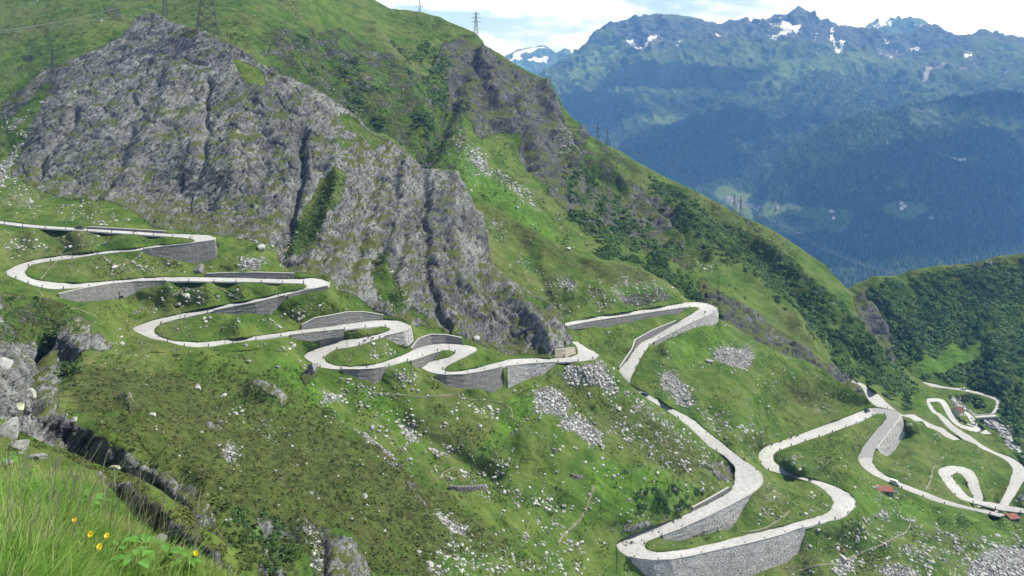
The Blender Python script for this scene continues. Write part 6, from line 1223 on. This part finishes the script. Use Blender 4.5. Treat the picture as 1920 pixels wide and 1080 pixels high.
for i, (k, off) in enumerate(((0, 0), (1, 2), (3, -1.5))):
    wire(py1[k], pt(-140, 62+4*i, 560), 9, .1, 'thin pale cable crossing the green slope left of the big pylon')
    wire(py1[k], py5[k % 4], 26, .035, 'faint cable running from the big pylon towards the ridge pair')
    wire(py5[k % 4], py7[k % 4], 7, .035, 'faint cable between the two pylon pairs on the ridge')
    wire(py8[k % 4], pt(1985, 455+3*i, 1250), 70, .05, 'thin cable sagging across the blue valley')
for k in (0, 1): wire(py3[k], pt(-150, 150+20*k, 640), 5, .05, 'faint cable leaving the far left pylon')

# ------------------------------------------------------------------ vehicles
M_glassdark = simple('car_glass', (.02, .025, .03), .08, .6); M_tyre = simple('tyre_rubber', (.02, .02, .02), .8, .2); M_rim = simple('wheel_rim', (.45, .46, .47), .35, .5); M_lamp = simple('headlamp', (.75, .76, .74), .15, .6); M_red = simple('tail_lamp', (.4, .02, .015), .25, .5)
PAINT = {}
def paint(nm, c):
    if nm not in PAINT: PAINT[nm] = simple('car_paint_'+nm, c, .25, .5, **{'Coat Weight': .6, 'Coat Roughness': .08})
    return PAINT[nm]
def frame(kx, px, py):
    r = ROADS[kx]; M_ = (r[3]+r[4])/2; i = int(np.argmin((M_[:, 0]-px)**2+(M_[:, 1]-py)**2)); i = min(max(i, 1), len(M_)-2); wm = (world(r[3], r[5])+world(r[4], r[5]))/2
    d = wm[i+1]-wm[i-1]; z = r[5][i]+.03; Y = Y_of(py, z); p = Vector(((px-CX)/F*Y, Y, z+.05)); return p, math.atan2(d[1], d[0])
def loft(m, secs):
    i = len(m.v); n = len(secs[0])
    for s in secs: m.v += [tuple(p) for p in s]
    for a in range(len(secs)-1):
        for k in range(n): m.f.append((i+a*n+k, i+a*n+(k+1) % n, i+(a+1)*n+(k+1) % n, i+(a+1)*n+k))
    m.f.append(tuple(i+k for k in reversed(range(n)))); m.f.append(tuple(i+(len(secs)-1)*n+k for k in range(n)))
def car(p, rz, label, col_, van=False, cat='car'):
    root = empty('van' if van else 'parked_car' if cat == 'parked' else 'car', p, rz); tag(root, label, 'van' if van else 'car')
    mt = paint(col_[0], col_[1]); W = .88; m = MB()
    prof = ([(-2.3,.5,.62),(-2.25,.35,.95),(-2.1,.3,1.9),(1.0,.3,1.95),(1.6,.3,1.1),(2.25,.32,.95),(2.35,.42,.7)] if van else [(-2.12,.42,.72),(-2.05,.3,.92),(-1.2,.26,.97),(.7,.26,.95),(1.6,.28,.86),(2.05,.33,.74),(2.14,.42,.6)])
    secs = []
    for x, z0, z1 in prof:
        w = W*(1 if abs(x) < 1.9 else .88); wt = w*(.9 if z1 > 1.2 else .95); secs.append([Vector((x, -w*.92, z0)), Vector((x, -w, (z0+z1)*.5)), Vector((x, -wt, z1)), Vector((x, wt, z1)), Vector((x, w, (z0+z1)*.5)), Vector((x, w*.92, z0))])
    loft(m, secs); m.build('body', mt, root)
    if not van:
        m = MB(); secs = []
        for x, z1, w in ((-1.95, .95, .8), (-1.35, 1.38, .68), (-.5, 1.46, .66), (.25, 1.42, .66), (1.05, .94, .78)): secs.append([Vector((x, -.84, .9)), Vector((x, -w, z1)), Vector((x, w, z1)), Vector((x, .84, .9))])
        loft(m, secs); m.build('window_glass', M_glassdark, root)
        m = MB(); loft(m, [[Vector((x, -w, z)), Vector((x, w, z)), Vector((x, w, z+.05)), Vector((x, -w, z+.05))] for x, z, w in ((-1.4, 1.37, .66), (-.5, 1.45, .65), (.3, 1.41, .65))]); m.build('roof', mt, root)
    else:
        m = MB(); loft(m, [[Vector((x, -.8, z)), Vector((x, .8, z)), Vector((x, .76, z+h)), Vector((x, -.76, z+h))] for x, z, h in ((1.06, 1.2, .62), (1.58, 1.14, .02))]); m.build('windscreen', M_glassdark, root)
        for s in (-1, 1): m = MB(); m.box((.1, s*.885, 1.45), (1.7, .03, .5)); m.build('side_window', M_glassdark, root)
    for x in (-1.3, 1.32):
        for s in (-1, 1):
            m = MB(); m.cyl((x, s*.8, .32), (0, 1, 0), .32, .2, 14); wh = m.build('wheel', M_tyre, root); m = MB(); m.cyl((x, s*.8, .32), (0, 1, 0), .19, .215, 12); m.build('rim', M_rim, wh)
    for s in (-1, 1):
        m = MB(); m.box((2.1 if not van else 2.3, s*.6, .62 if not van else .8), (.1, .3, .14)); m.build('headlight', M_lamp, root)
        m = MB(); m.box((-2.1 if not van else -2.28, s*.62, .76), (.08, .24, .16)); m.build('tail_light', M_red, root)
    return root
p, a = frame('A', 150, 430); car(p, a, 'black car driving along the topmost road at the left', ('black', (.012, .014, .014)))
p, a = frame('B', 1208, 742); car(p, a+math.pi, 'dark blue car climbing the steep lane below the rock spur', ('blue', (.02, .035, .11)))
p, a = frame('B', 1626, 772); car(p, a, 'blue car entering the hairpin resurfaced in grey', ('blue', (.02, .035, .11)))
p, a = frame('B', 1678, 908); car(p+Vector((0, 0, .02)), a, 'white van on the road beside the ruined hut', ('white', (.78, .78, .77)), True)
p, a = frame('G', 1806, 730.5); car(p, a, 'tiny white car on the far valley road', ('white', (.78, .78, .77)))
p, a = frame('G', 1860, 779); car(p, a, 'tiny silver car near the stone bridge', ('silver', (.5, .5, .5)))
# ---- people, riders, motorcycles
M_skin = simple('skin', (.45, .28, .2), .6, .3); M_leather = simple('riding_leather', (.02, .02, .022), .6, .3); M_jacket = simple('grey_jacket', (.09, .09, .1), .8, .2); M_trouser = simple('dark_trousers', (.03, .032, .045), .9, .1); M_helmet = simple('helmet', (.05, .05, .055), .15, .5); M_hair = simple('dark_hair', (.03, .02, .015), .8, .2); M_bike = simple('motorcycle_paint', (.04, .03, .03), .25, .5)
def skinned(name, joints, edges, mat):
    me = bpy.data.meshes.new(name); me.from_pydata([j[:3] for j in joints], edges, []); me.update(); o = bpy.data.objects.new(name+'_tmp', me); col.objects.link(o)
    o.modifiers.new('s', 'SKIN'); me.skin_vertices.new() if not me.skin_vertices else None
    for i, j in enumerate(joints): d = me.skin_vertices[0].data[i]; d.radius = (j[3], j[3]*(j[4] if len(j) > 4 else 1)); d.use_root = (i == 0)
    o.modifiers.new('b', 'SUBSURF').levels = 2; bpy.context.view_layer.update(); dg = bpy.context.evaluated_depsgraph_get(); r = bpy.data.meshes.new_from_object(o.evaluated_get(dg)); bpy.data.objects.remove(o)
    r.name = name; r.materials.clear()
    for m_ in mat: r.materials.append(m_)
    r.polygons.foreach_set('use_smooth', [True]*len(r.polygons)); return r
def hands(J, E, wrist, i0, s, fwd):
    """five short finger chains rooted in the palm"""
    w = Vector(wrist); fwd = Vector(fwd).normalized(); sd_ = fwd.cross(Vector((0, 0, 1))).normalized() if abs(fwd.z) < .9 else Vector((0, 1, 0)); palm = w+fwd*.05; J.append((*palm, .026, .6)); ip = len(J)-1; E.append((i0, ip))
    for k, L_ in enumerate((.062, .075, .08, .074, .058)):
        off = sd_*(k-2)*.017*s; b = palm+off+fwd*(.03 if k else -.0); t_ = b+fwd*L_*.55; t2 = t_+fwd*L_*.35-Vector((0, 0, .025)); a = len(J)
        J += [(*b, .009), (*t_, .0085), (*t2, .007)]; E += [(ip, a), (a, a+1), (a+1, a+2)]
def body(pose):
    if pose == 'stand':
        J = [(0,0,.95,.125,1.25),(0,0,1.15,.115,1.3),(0,0,1.36,.12,1.4),(0,0,1.5,.055),(0.01,0,1.58,.075),(.015,0,1.68,.1,.85),(.01,0,1.75,.07)]; E = [(0,1),(1,2),(2,3),(3,4),(4,5),(5,6)]
        for s in (-1, 1):
            a = len(J); J += [(0,s*.09,.88,.092),(.02,s*.1,.5,.062),(-.01,s*.11,.1,.042),(.1,s*.12,.035,.036)]; E += [(0,a),(a,a+1),(a+1,a+2),(a+2,a+3)]
            a = len(J); J += [(0,s*.19,1.42,.062),(-.02,s*.24,1.14,.046),(.06,s*.25,.9,.033)]; E += [(2,a),(a,a+1),(a+1,a+2)]; hands(J, E, (.06, s*.25, .9), a+2, s, (.15, 0, -1))
    else:
        J = [(-.25,0,.86,.13,1.2),(-.2,0,1.05,.12,1.25),(-.06,0,1.27,.125,1.4),(.0,0,1.4,.055),(.03,0,1.47,.075),(.05,0,1.56,.1,.85),(.05,0,1.63,.07)]; E = [(0,1),(1,2),(2,3),(3,4),(4,5),(5,6)]
        for s in (-1, 1):
            a = len(J); J += [(-.15,s*.13,.82,.09),(.16,s*.22,.74,.065),(-.02,s*.2,.36,.045),(.1,s*.21,.3,.037)]; E += [(0,a),(a,a+1),(a+1,a+2),(a+2,a+3)]
            a = len(J); J += [(-.04,s*.2,1.32,.062),(.1,s*.3,1.1,.047),(.34,s*.32,1.05,.034)]; E += [(2,a),(a,a+1),(a+1,a+2)]; hands(J, E, (.34, s*.32, 1.05), a+2, s, (1, 0, -.1))
    me = skinned('person', J, E, [M_skin, M_jacket if pose == 'stand' else M_leather, M_trouser])
    hz_ = 1.5 if pose == 'stand' else 1.42; sk = .86 if pose == 'stand' else .2
    mi = []
    for pg in me.polygons:
        c = pg.center; mi.append(0 if (c.z > hz_ or (pose == 'stand' and c.z < .9 and abs(c.y) > .19)) else (1 if c.z > (.92 if pose == 'stand' else .95) else 2))
    me.polygons.foreach_set('material_index', mi); return me
BODY = {}
def person(p, rz, pose, label, group=None):
    if pose not in BODY: BODY[pose] = body(pose)
    o = bpy.data.objects.new('person', BODY[pose]); col.objects.link(o); o.location = p; o.rotation_euler = (0, 0, rz); tag(o, label, 'person', group)
    bm = bmesh.new(); bmesh.ops.create_uvsphere(bm, u_segments=16, v_segments=10, radius=.135 if pose == 'ride' else .112); cz = (1.6 if pose == 'ride' else 1.7); cx_ = .03 if pose == 'ride' else -.005
    dele = [v for v in bm.verts if v.co.z < -.075 or (v.co.x > .06 and v.co.z < .045)]; bmesh.ops.delete(bm, geom=dele, context='VERTS')
    for v in bm.verts: v.co += Vector((cx_, 0, cz))
    me = bpy.data.meshes.new('helmet' if pose == 'ride' else 'hair'); bm.to_mesh(me); bm.free(); me.materials.append(M_helmet if pose == 'ride' else M_hair); h = bpy.data.objects.new(me.name, me); col.objects.link(h); h.parent = o; return o
def motorcycle(p, rz, label, group=None):
    root = empty('motorcycle', p, rz); tag(root, label, 'motorcycle', group)
    for x in (-.72, .76):
        m = MB(); n = 18
        for k in range(n):
            a, b = 2*math.pi*k/n, 2*math.pi*(k+1)/n; m.bar((x+.27*math.cos(a), 0, .33+.27*math.sin(a)), (x+.27*math.cos(b), 0, .33+.27*math.sin(b)), .058, 6)
        w = m.build('wheel', M_tyre, root); m = MB(); m.cyl((x, 0, .33), (0, 1, 0), .05, .12, 8)
        for k in range(6): a = math.pi*k/3; m.bar((x, 0, .33), (x+.24*math.cos(a), 0, .33+.24*math.sin(a)), .014, 4)
        m.build('rim', M_rim, w)
    m = MB(); loft(m, [[Vector((x, -w, z0)), Vector((x, w, z0)), Vector((x, w*.8, z1)), Vector((x, -w*.8, z1))] for x, w, z0, z1 in ((-.95,.08,.72,.8),(-.55,.14,.6,.8),(-.15,.15,.35,.82),(.15,.16,.33,.98),(.42,.13,.5,.98),(.6,.08,.72,1.0))]); m.build('body', M_bike, root)
    m = MB(); m.bar((.78, .07, .33), (.5, .07, .98), .03, 6); m.bar((.78, -.07, .33), (.5, -.07, .98), .03, 6); m.bar((.46, -.36, 1.04), (.5, 0, 1.02), .02, 6); m.bar((.46, .36, 1.04), (.5, 0, 1.02), .02, 6); m.build('fork_and_handlebar', M_rim, root)
    m = MB(); m.box((-.4, 0, .84), (.62, .24, .09)); m.build('seat', M_leather, root); m = MB(); m.cyl((.66, 0, .92), (1, 0, 0), .09, .1, 12); m.build('headlight', M_lamp, root); m = MB(); m.bar((-.1, -.15, .35), (-.85, -.17, .42), .05, 8); m.build('exhaust', M_rim, root); return root
def rider(kx, px, py, lb, flip=False):
    p, a = frame(kx, px, py); a += math.pi if flip else 0; motorcycle(p, a, 'dark motorcycle '+lb); person(p, a, 'ride', 'helmeted rider '+lb)
rider('A', 253, 436.5, 'on the topmost road right of the black car', True)
rider('B', 1322, 587, 'on the shoulder hairpin', True)
rider('B', 1396, 864, 'coming down into the wide right bend', False)
rider('B', 1519, 903, 'on the lower S bend', True)
for x, y, lb in ((1447, 836, 'first of the column below the blue car, nearest the left hairpin'), (1464, 829.5, 'second of the column below the blue car'), (1483, 823, 'third of the column below the blue car'), (1495, 819, 'last of the column, nearest the blue car')): rider('B', x, y, lb, True)
p, a = frame('A', 683, 642); motorcycle(p, a+.3, 'left parked motorcycle on the third left hairpin'); p, a = frame('A', 698, 637); motorcycle(p, a+.5, 'right parked motorcycle on the third left hairpin')
p, a = frame('A', 690, 637.5); person(p, a+1.2, 'stand', 'person standing between the two parked motorcycles in dark clothes')
p, a = frame('A', 694, 634.5); person(p, a-1.6, 'stand', 'person standing behind the right parked motorcycle in dark clothes')

# ------------------------------------------------------------------ huts, bridge, village
M_hstone = wall_material('hut_stone', (.24, .235, .22), (.46, .45, .42), (.10, .1, .09), 1.8); M_rust = simple('rusty_roof_sheet', (.24, .10, .07), .9, .15, .45, 1.3); M_dark = simple('dark_opening', (.015, .014, .013), .9, .1); M_white = simple('house_render', (.66, .64, .6), .9, .1, .1, .3); M_tile = simple('grey_slates', (.20, .19, .19), .85, .2, .2, .6); M_wood = simple('dark_larch', (.11, .07, .045), .9, .1, .3, 2)
def hut(p, rz, L_, W, H, label, rise=.8, roofmat=None, wallmat=None, openings=True):
    root = empty('stone_hut', p, rz); tag(root, label, 'hut'); m = MB()
    m.quad((-L_/2, -W/2, -1.5), (L_/2, -W/2, -1.5), (L_/2, -W/2, H), (-L_/2, -W/2, H)); m.quad((L_/2, W/2, -1.5), (-L_/2, W/2, -1.5), (-L_/2, W/2, H), (L_/2, W/2, H))
    m.quad((L_/2, -W/2, -1.5), (L_/2, W/2, -1.5), (L_/2, W/2, H), (L_/2, 0, H+rise), (L_/2, -W/2, H)); m.quad((-L_/2, W/2, -1.5), (-L_/2, -W/2, -1.5), (-L_/2, -W/2, H), (-L_/2, 0, H+rise), (-L_/2, W/2, H)); m.build('wall', wallmat or M_hstone, root)
    m = MB(); e = .35
    for s in (-1, 1):
        y0 = s*(W/2+e); z0 = H-rise*e/(W/2)+.06
        loft(m, [[Vector((x, y0, z0)), Vector((x, 0, H+rise+.06)), Vector((x, 0, H+rise+.2)), Vector((x, y0, z0+.14))] for x in (-L_/2-e, L_/2+e)])
    m.build('roof', roofmat or M_rust, root)
    if openings:
        m = MB(); m.box((L_*.2, -W/2-.01, H*.42), (.9, .12, H*.8)); m.build('door', M_wood, root); m = MB(); m.box((-L_*.22, -W/2-.01, H*.6), (.7, .1, .6)); m.build('window', M_dark, root)
    return root
h1 = at('meadow', 1654, 921); hut(h1, -.12, 8.5, 4.6, 1.5, 'low ruined stone hut with rusty red roof beside the white van', .8)
h2 = at('meadow', 1897, 974); hut(h2, .15, 4.6, 3.6, 1.3, 'small stone hut with rusty red roof at the right edge', .7)
for px_, py_, n_, w_, lb in ((1668, 923, 16, 7, 'tumbled pale stone wall right of the ruined hut'), (1637, 917, 10, 4, 'tumbled pale stones left of the ruined hut')):
    q = at('meadow', px_, py_); m = MB(); r2 = random.Random(n_)
    for k in range(n_*3):
        x = r2.uniform(-w_/2, w_/2); m.box((x, r2.uniform(-.5, .5), r2.uniform(-.1, .7)), (r2.uniform(.3, .8), r2.uniform(.3, .6), r2.uniform(.25, .5)), Euler((r2.uniform(-.3, .3), r2.uniform(-.3, .3), r2.uniform(0, 3))).to_matrix())
    o = m.build('ruined_wall', M_bp); o.location = q; tag(o, lb, 'ruined wall')
def ruin(land, pts, h, label, mat):
    P3 = [at(land, *q) for q in pts]; m = MB()
    for a, b in zip(P3[:-1], P3[1:]):
        d = (b-a); L_ = max(1, int(d.length/1.3)); nr_ = Vector((-d.y, d.x, 0)).normalized()*.35
        for k in range(L_):
            for lv in range(max(1, int(h/.5))):
                c = a.lerp(b, (k+.5+.3*(lv % 2))/L_); m.box((c.x, c.y, c.z-.2+lv*.5), (d.length/L_*random.uniform(.85, 1.05), random.uniform(.6, .9), random.uniform(.42, .5)), Euler((0, 0, math.atan2(d.y, d.x)+random.uniform(-.1, .1))).to_matrix())
    o = m.build('ruined_wall', mat); tag(o, label, 'ruined wall')
ruin('massif', [(838, 922), (860, 925), (885, 924), (905, 920)], 2.2, 'dark ruined stone wall at the end of the path in the bowl', M_wall)
ruin('massif', [(1068, 893), (1080, 898), (1091, 897)], 1.5, 'short dark ruined wall on the grass in the middle of the bowl', M_wall)
ruin('massif', [(985, 745), (1010, 733), (1035, 724), (1060, 717)], .9, 'low dry stone wall curving over the scree under the rock spur', M_wall)
# bridge over the stream
bz = -256.0; A_ = Vector(pt(1818, 783.5, Y_of(783.5, bz))); B_ = Vector(pt(1868, 780, Y_of(780, bz))); d = B_-A_; L_ = d.length; rz = math.atan2(d.y, d.x); root = empty('stone_bridge', (A_+B_)/2, rz); tag(root, 'small stone arch bridge over the stream on the far valley road', 'bridge')
m = MB(); N = 14; r_a = L_*.36
for s in (-2.2, 2.2):
    for k in range(N):
        u0, u1 = -r_a+2*r_a*k/N, -r_a+2*r_a*(k+1)/N; z0 = -.9-r_a*.62*(1-math.sqrt(max(0, 1-(u0/r_a)**2))); z1 = -.9-r_a*.62*(1-math.sqrt(max(0, 1-(u1/r_a)**2))); m.quad((u0, s, z0), (u1, s, z1), (u1, s, 0), (u0, s, 0))
    for a, b in ((-L_/2, -r_a), (r_a, L_/2)): m.quad((a, s, -8), (b, s, -8), (b, s, 0), (a, s, 0))
for k in range(N):
    u0, u1 = -r_a+2*r_a*k/N, -r_a+2*r_a*(k+1)/N; z0 = -.9-r_a*.62*(1-math.sqrt(max(0, 1-(u0/r_a)**2))); z1 = -.9-r_a*.62*(1-math.sqrt(max(0, 1-(u1/r_a)**2))); m.quad((u0, -2.2, z0), (u1, -2.2, z1), (u1, 2.2, z1), (u0, 2.2, z0))
for s in (-1, 1): m.quad((s*r_a, -2.2, -8), (s*r_a, 2.2, -8), (s*r_a, 2.2, -.9-r_a*.62), (s*r_a, -2.2, -.9-r_a*.62))
m.build('arch', M_wall, root); m = MB(); m.box((0, 0, .12), (L_+1, 4.7, .24)); m.build('deck', M_cap, root)
for s in (-1, 1): m = MB(); m.box((0, s*2.2, .6), (L_+1, .35, .7)); m.build('parapet', M_cap, root)
# stream
M_water = NT('stream_water'); tcw_ = M_water.n('ShaderNodeTexCoord'); nw = M_water.noise(tcw_.outputs['Object'], .8, 4, .7); M_water.bsdf(M_water.mix(M_water.step(nw, .42, .6), (.10, .16, .17), (.75, .78, .78)), .25, .5, M_water.bump(nw, .6, .3)); M_water = M_water.m
sp = [(1786, 749), (1800, 757), (1815, 768), (1830, 777), (1845, 787), (1862, 800), (1876, 810), (1888, 822), (1900, 838), (1910, 852), (1925, 868)]
v, f = [], []
for i, (x, y) in enumerate(sp):
    w = 3.2 if i > 4 else 2.2
    for dx in (-w, w): p = at('mound', x+dx, y-dx*.3, .35); v.append(p)
for i in range(len(sp)-1): f.append((2*i, 2*i+1, 2*i+3, 2*i+2))
mesh_obj('stream', v, f, M_water)['kind'] = 'structure'
# small building and trees by the valley hairpins
hb = at('ridge', 1797, 779.5); hut(hb, .6, 8, 6, 3.2, 'small brown roofed building inside the far valley hairpins', 1.8, M_wood, M_white)
def tree(land, px, py, h, label, seed, mat=None, grp=None):
    p = at(land, px, py); root = empty('tree', p); tag(root, label, 'tree', grp); r = random.Random(seed); m = MB(); m.bar((0, 0, -.4), (0, 0, h*.6), h*.045, 7, h*.02)
    for k in range(5): a = r.uniform(0, 6.3); z = h*r.uniform(.3, .55); m.bar((0, 0, z), (math.cos(a)*h*.25, math.sin(a)*h*.25, z+h*.22), h*.018, 5, h*.008)
    m.build('trunk', M_wood, root); V, Fc = [], []
    for k in range(9):
        c = Vector((r.gauss(0, .17), r.gauss(0, .17), r.uniform(.35, .85)))*h; bv, bf = leaf_clump(seed*10+k, 50, h*.21, h*.045, .85); i = len(V); V += [tuple(Vector(q)+c) for q in bv]; Fc += [tuple(i+t for t in q) for q in bf]
    o = mesh_obj('crown', V, Fc, mat or M_alder, root); at_ = o.data.attributes.new('tint', 'FLOAT', 'POINT'); at_.data.foreach_set('value', np.repeat(np.random.default_rng(seed).random(len(V)//4), 4).astype(np.float32))
tree('ridge', 1829, 797, 5.5, 'single dark round tree by the far valley hairpin', 3); tree('mound', 1781, 752, 5, 'round green tree at the head of the far hairpins', 4)
def bigbush(land, px, py, wpx, label, seed):
    p = at(land, px, py); s = wpx/F*p.y/2; root = empty('bush', p); tag(root, label, 'bush'); r = random.Random(seed); V, Fc = [], []
    for k in range(16):
        c = Vector((r.gauss(0, .5), r.gauss(0, .4), r.uniform(.0, 1.0)))*s; bv, bf = leaf_clump(seed*10+k, 60, s*.42, s*.075, .85); i = len(V); V += [tuple(Vector(q)+c) for q in bv]; Fc += [tuple(i+t for t in q) for q in bf]
    o = mesh_obj('foliage', V, Fc, M_alder, root); at_ = o.data.attributes.new('tint', 'FLOAT', 'POINT'); at_.data.foreach_set('value', np.repeat(np.random.default_rng(seed).random(len(V)//4)*.8, 4).astype(np.float32)); m = MB()
    for k in range(6): a = k*1.05; m.bar((0, 0, -.3), (math.cos(a)*s*.5, math.sin(a)*s*.5, s*.8), s*.04, 5, s*.015)
    m.build('stems', M_wood, root)
for a in [('slope', 124, 706, 50, 'large dark green bush growing in the gully below the far left hairpin', 1), ('slope', 522, 1042, 46, 'dark green bush among the rocks at the bottom edge', 2), ('slope', 500, 1076, 40, 'lower green bush at the bottom edge under the other', 3), ('massif', 1093, 706, 11, 'small dark bush on the scree below the rock spur', 4), ('massif', 1112, 766, 11, 'small brown green bush beside the curved scree patch', 5), ('massif', 717, 497, 22, 'dark shrub growing on the middle of the rock face', 6), ('massif', 742, 565, 26, 'bright green shrub low on the rock face above the third right hairpin', 7), ('massif', 565, 285, 16, 'single bright shrub high in the dark cleft', 8), ('ridge', 665, 122, 26, 'round dark shrub patch on the cliffs, upper left of the ridge', 9), ('massif', 1235, 937, 24, 'spreading green bush above the bottom lane', 10)]: bigbush(*a)
# pale diamond panel on the dark cliff
q = at('ridge', 1402, 600); m = MB(); s = 4.6; dirv = Vector((-.2, -.9, .35)).normalized(); u = Vector((.97, -.2, .1)).normalized(); w = u.cross(dirv).normalized(); c = q+dirv*1.2
for k in (0, 1): m.quad(*[c+dirv*(.3*k)+(u*math.cos(t)*.72+w*math.sin(t))*s for t in (0, math.pi/2, math.pi, 3*math.pi/2)])
m.f.append((0, 1, 5, 4)); m.f.append((1, 2, 6, 5)); m.f.append((2, 3, 7, 6)); m.f.append((3, 0, 4, 7)); o = m.build('rock_panel', simple('pale_panel', (.42, .42, .39), .9, .1, .2, .6)); tag(o, 'pale diamond shaped panel on the dark cliff below the shoulder hairpin', 'panel')
# signpost
q = at('massif', 223, 562); m = MB(); m.bar((0, 0, -.5), (0, 0, 3.4), .14, 6); root = m.build('signpost', M_wood); root.location = q; tag(root, 'dark wooden post with a crosspiece below the long grey wall', 'post'); m = MB(); m.box((.7, 0, 1.0), (1.8, .2, .9)); m.box((-.2, 0, 2.6), (.9, .12, .4)); m.build('crosspiece', M_wood, root)
# culverts in two walls
for lay, px_, py_, lb in (('massif', 441, 583, 'square drain hole in the wall of the second lane'), ('massif', 920, 722, 'square drain hole in the high curved wall')):
    pass
# village and farms far below
hs_ = MB(); hs_.box((0, 0, 2.5), (12, 9, 9)); hw_ = hs_.build('house', M_white); m = MB(); loft(m, [[Vector((x, -5.2, 7)), Vector((x, 5.2, 7)), Vector((x, 0, 11.5))] for x in (-6.8, 6.8)]); hr_ = m.build('roof', M_tile, hw_)
used = [0]; rv = random.Random(9)
def house(land, px, py, sc_, rz, label, group):
    o = hw_ if not used[0] else copy_tree(hw_); used[0] += 1; q = at(land, px, py); o.location = q; o.rotation_euler = (0, 0, rz); o.scale = (sc_*rv.uniform(.8, 1.4), sc_*rv.uniform(.8, 1.2), sc_*rv.uniform(.8, 1.2)); tag(o, label, 'house', group)
for k in range(44):
    t = rv.random(); px_ = 1362+74*t**.7; py_ = 381+rv.uniform(0, 5)+13*t; land = 'range' if px_ < 1428 else 'range'
    house(land, px_, py_+rv.uniform(-2, 4), rv.uniform(.8, 1.35), rv.uniform(0, 3), 'tiny pale house in the village on the blue valley floor', 'houses of the valley village')
house('range', 1365, 385, 2.4, .3, 'large white roofed hall at the upper edge of the village', None)
for x, y, lb in ((1690, 393, 'farmhouse on the small clearing, uppermost'), (1694, 397, 'farmhouse on the small clearing, in the middle'), (1690, 401, 'farmhouse on the small clearing, lowest'), (1561, 404, 'lone white house on the large valley meadow'), (1564, 413, 'lower lone barn on the large valley meadow'), (1745, 417, 'single white house in the dark forest'), (1790, 295, 'left white chalet high on the forested mountain'), (1803, 295.5, 'middle white chalet high on the forested mountain'), (1810, 296, 'right white chalet high on the forested mountain'), (1458, 391, 'small house at the near end of the valley meadow')): house('spur', x, y, 1.5, rv.uniform(0, 3), lb, None)

# pale road along the valley floor beyond the village
v, f = [], []; pr = [at('range' if x < 1400 else 'spur', x, y, 6) for x, y in ((1432, 405), (1441, 411), (1452, 418), (1465, 424), (1480, 431), (1495, 437), (1510, 441), (1530, 443))]
for i, p in enumerate(pr):
    d = pr[min(i+1, len(pr)-1)]-pr[max(i-1, 0)]; nr_ = Vector((-d.y, d.x, 0)).normalized()*3.2
    for s_ in (-1, 1): v.append(p+nr_*s_)
    for s_ in (-1, 1): v.append(p+nr_*s_*1.5-Vector((0, 0, 25)))
for i in range(len(pr)-1):
    a, b = 4*i, 4*i+4; f += [(a, a+1, b+1, b), (a, b, b+2, a+2), (a+1, a+3, b+3, b+1)]
mesh_obj('road', v, f, M_path)['kind'] = 'structure'
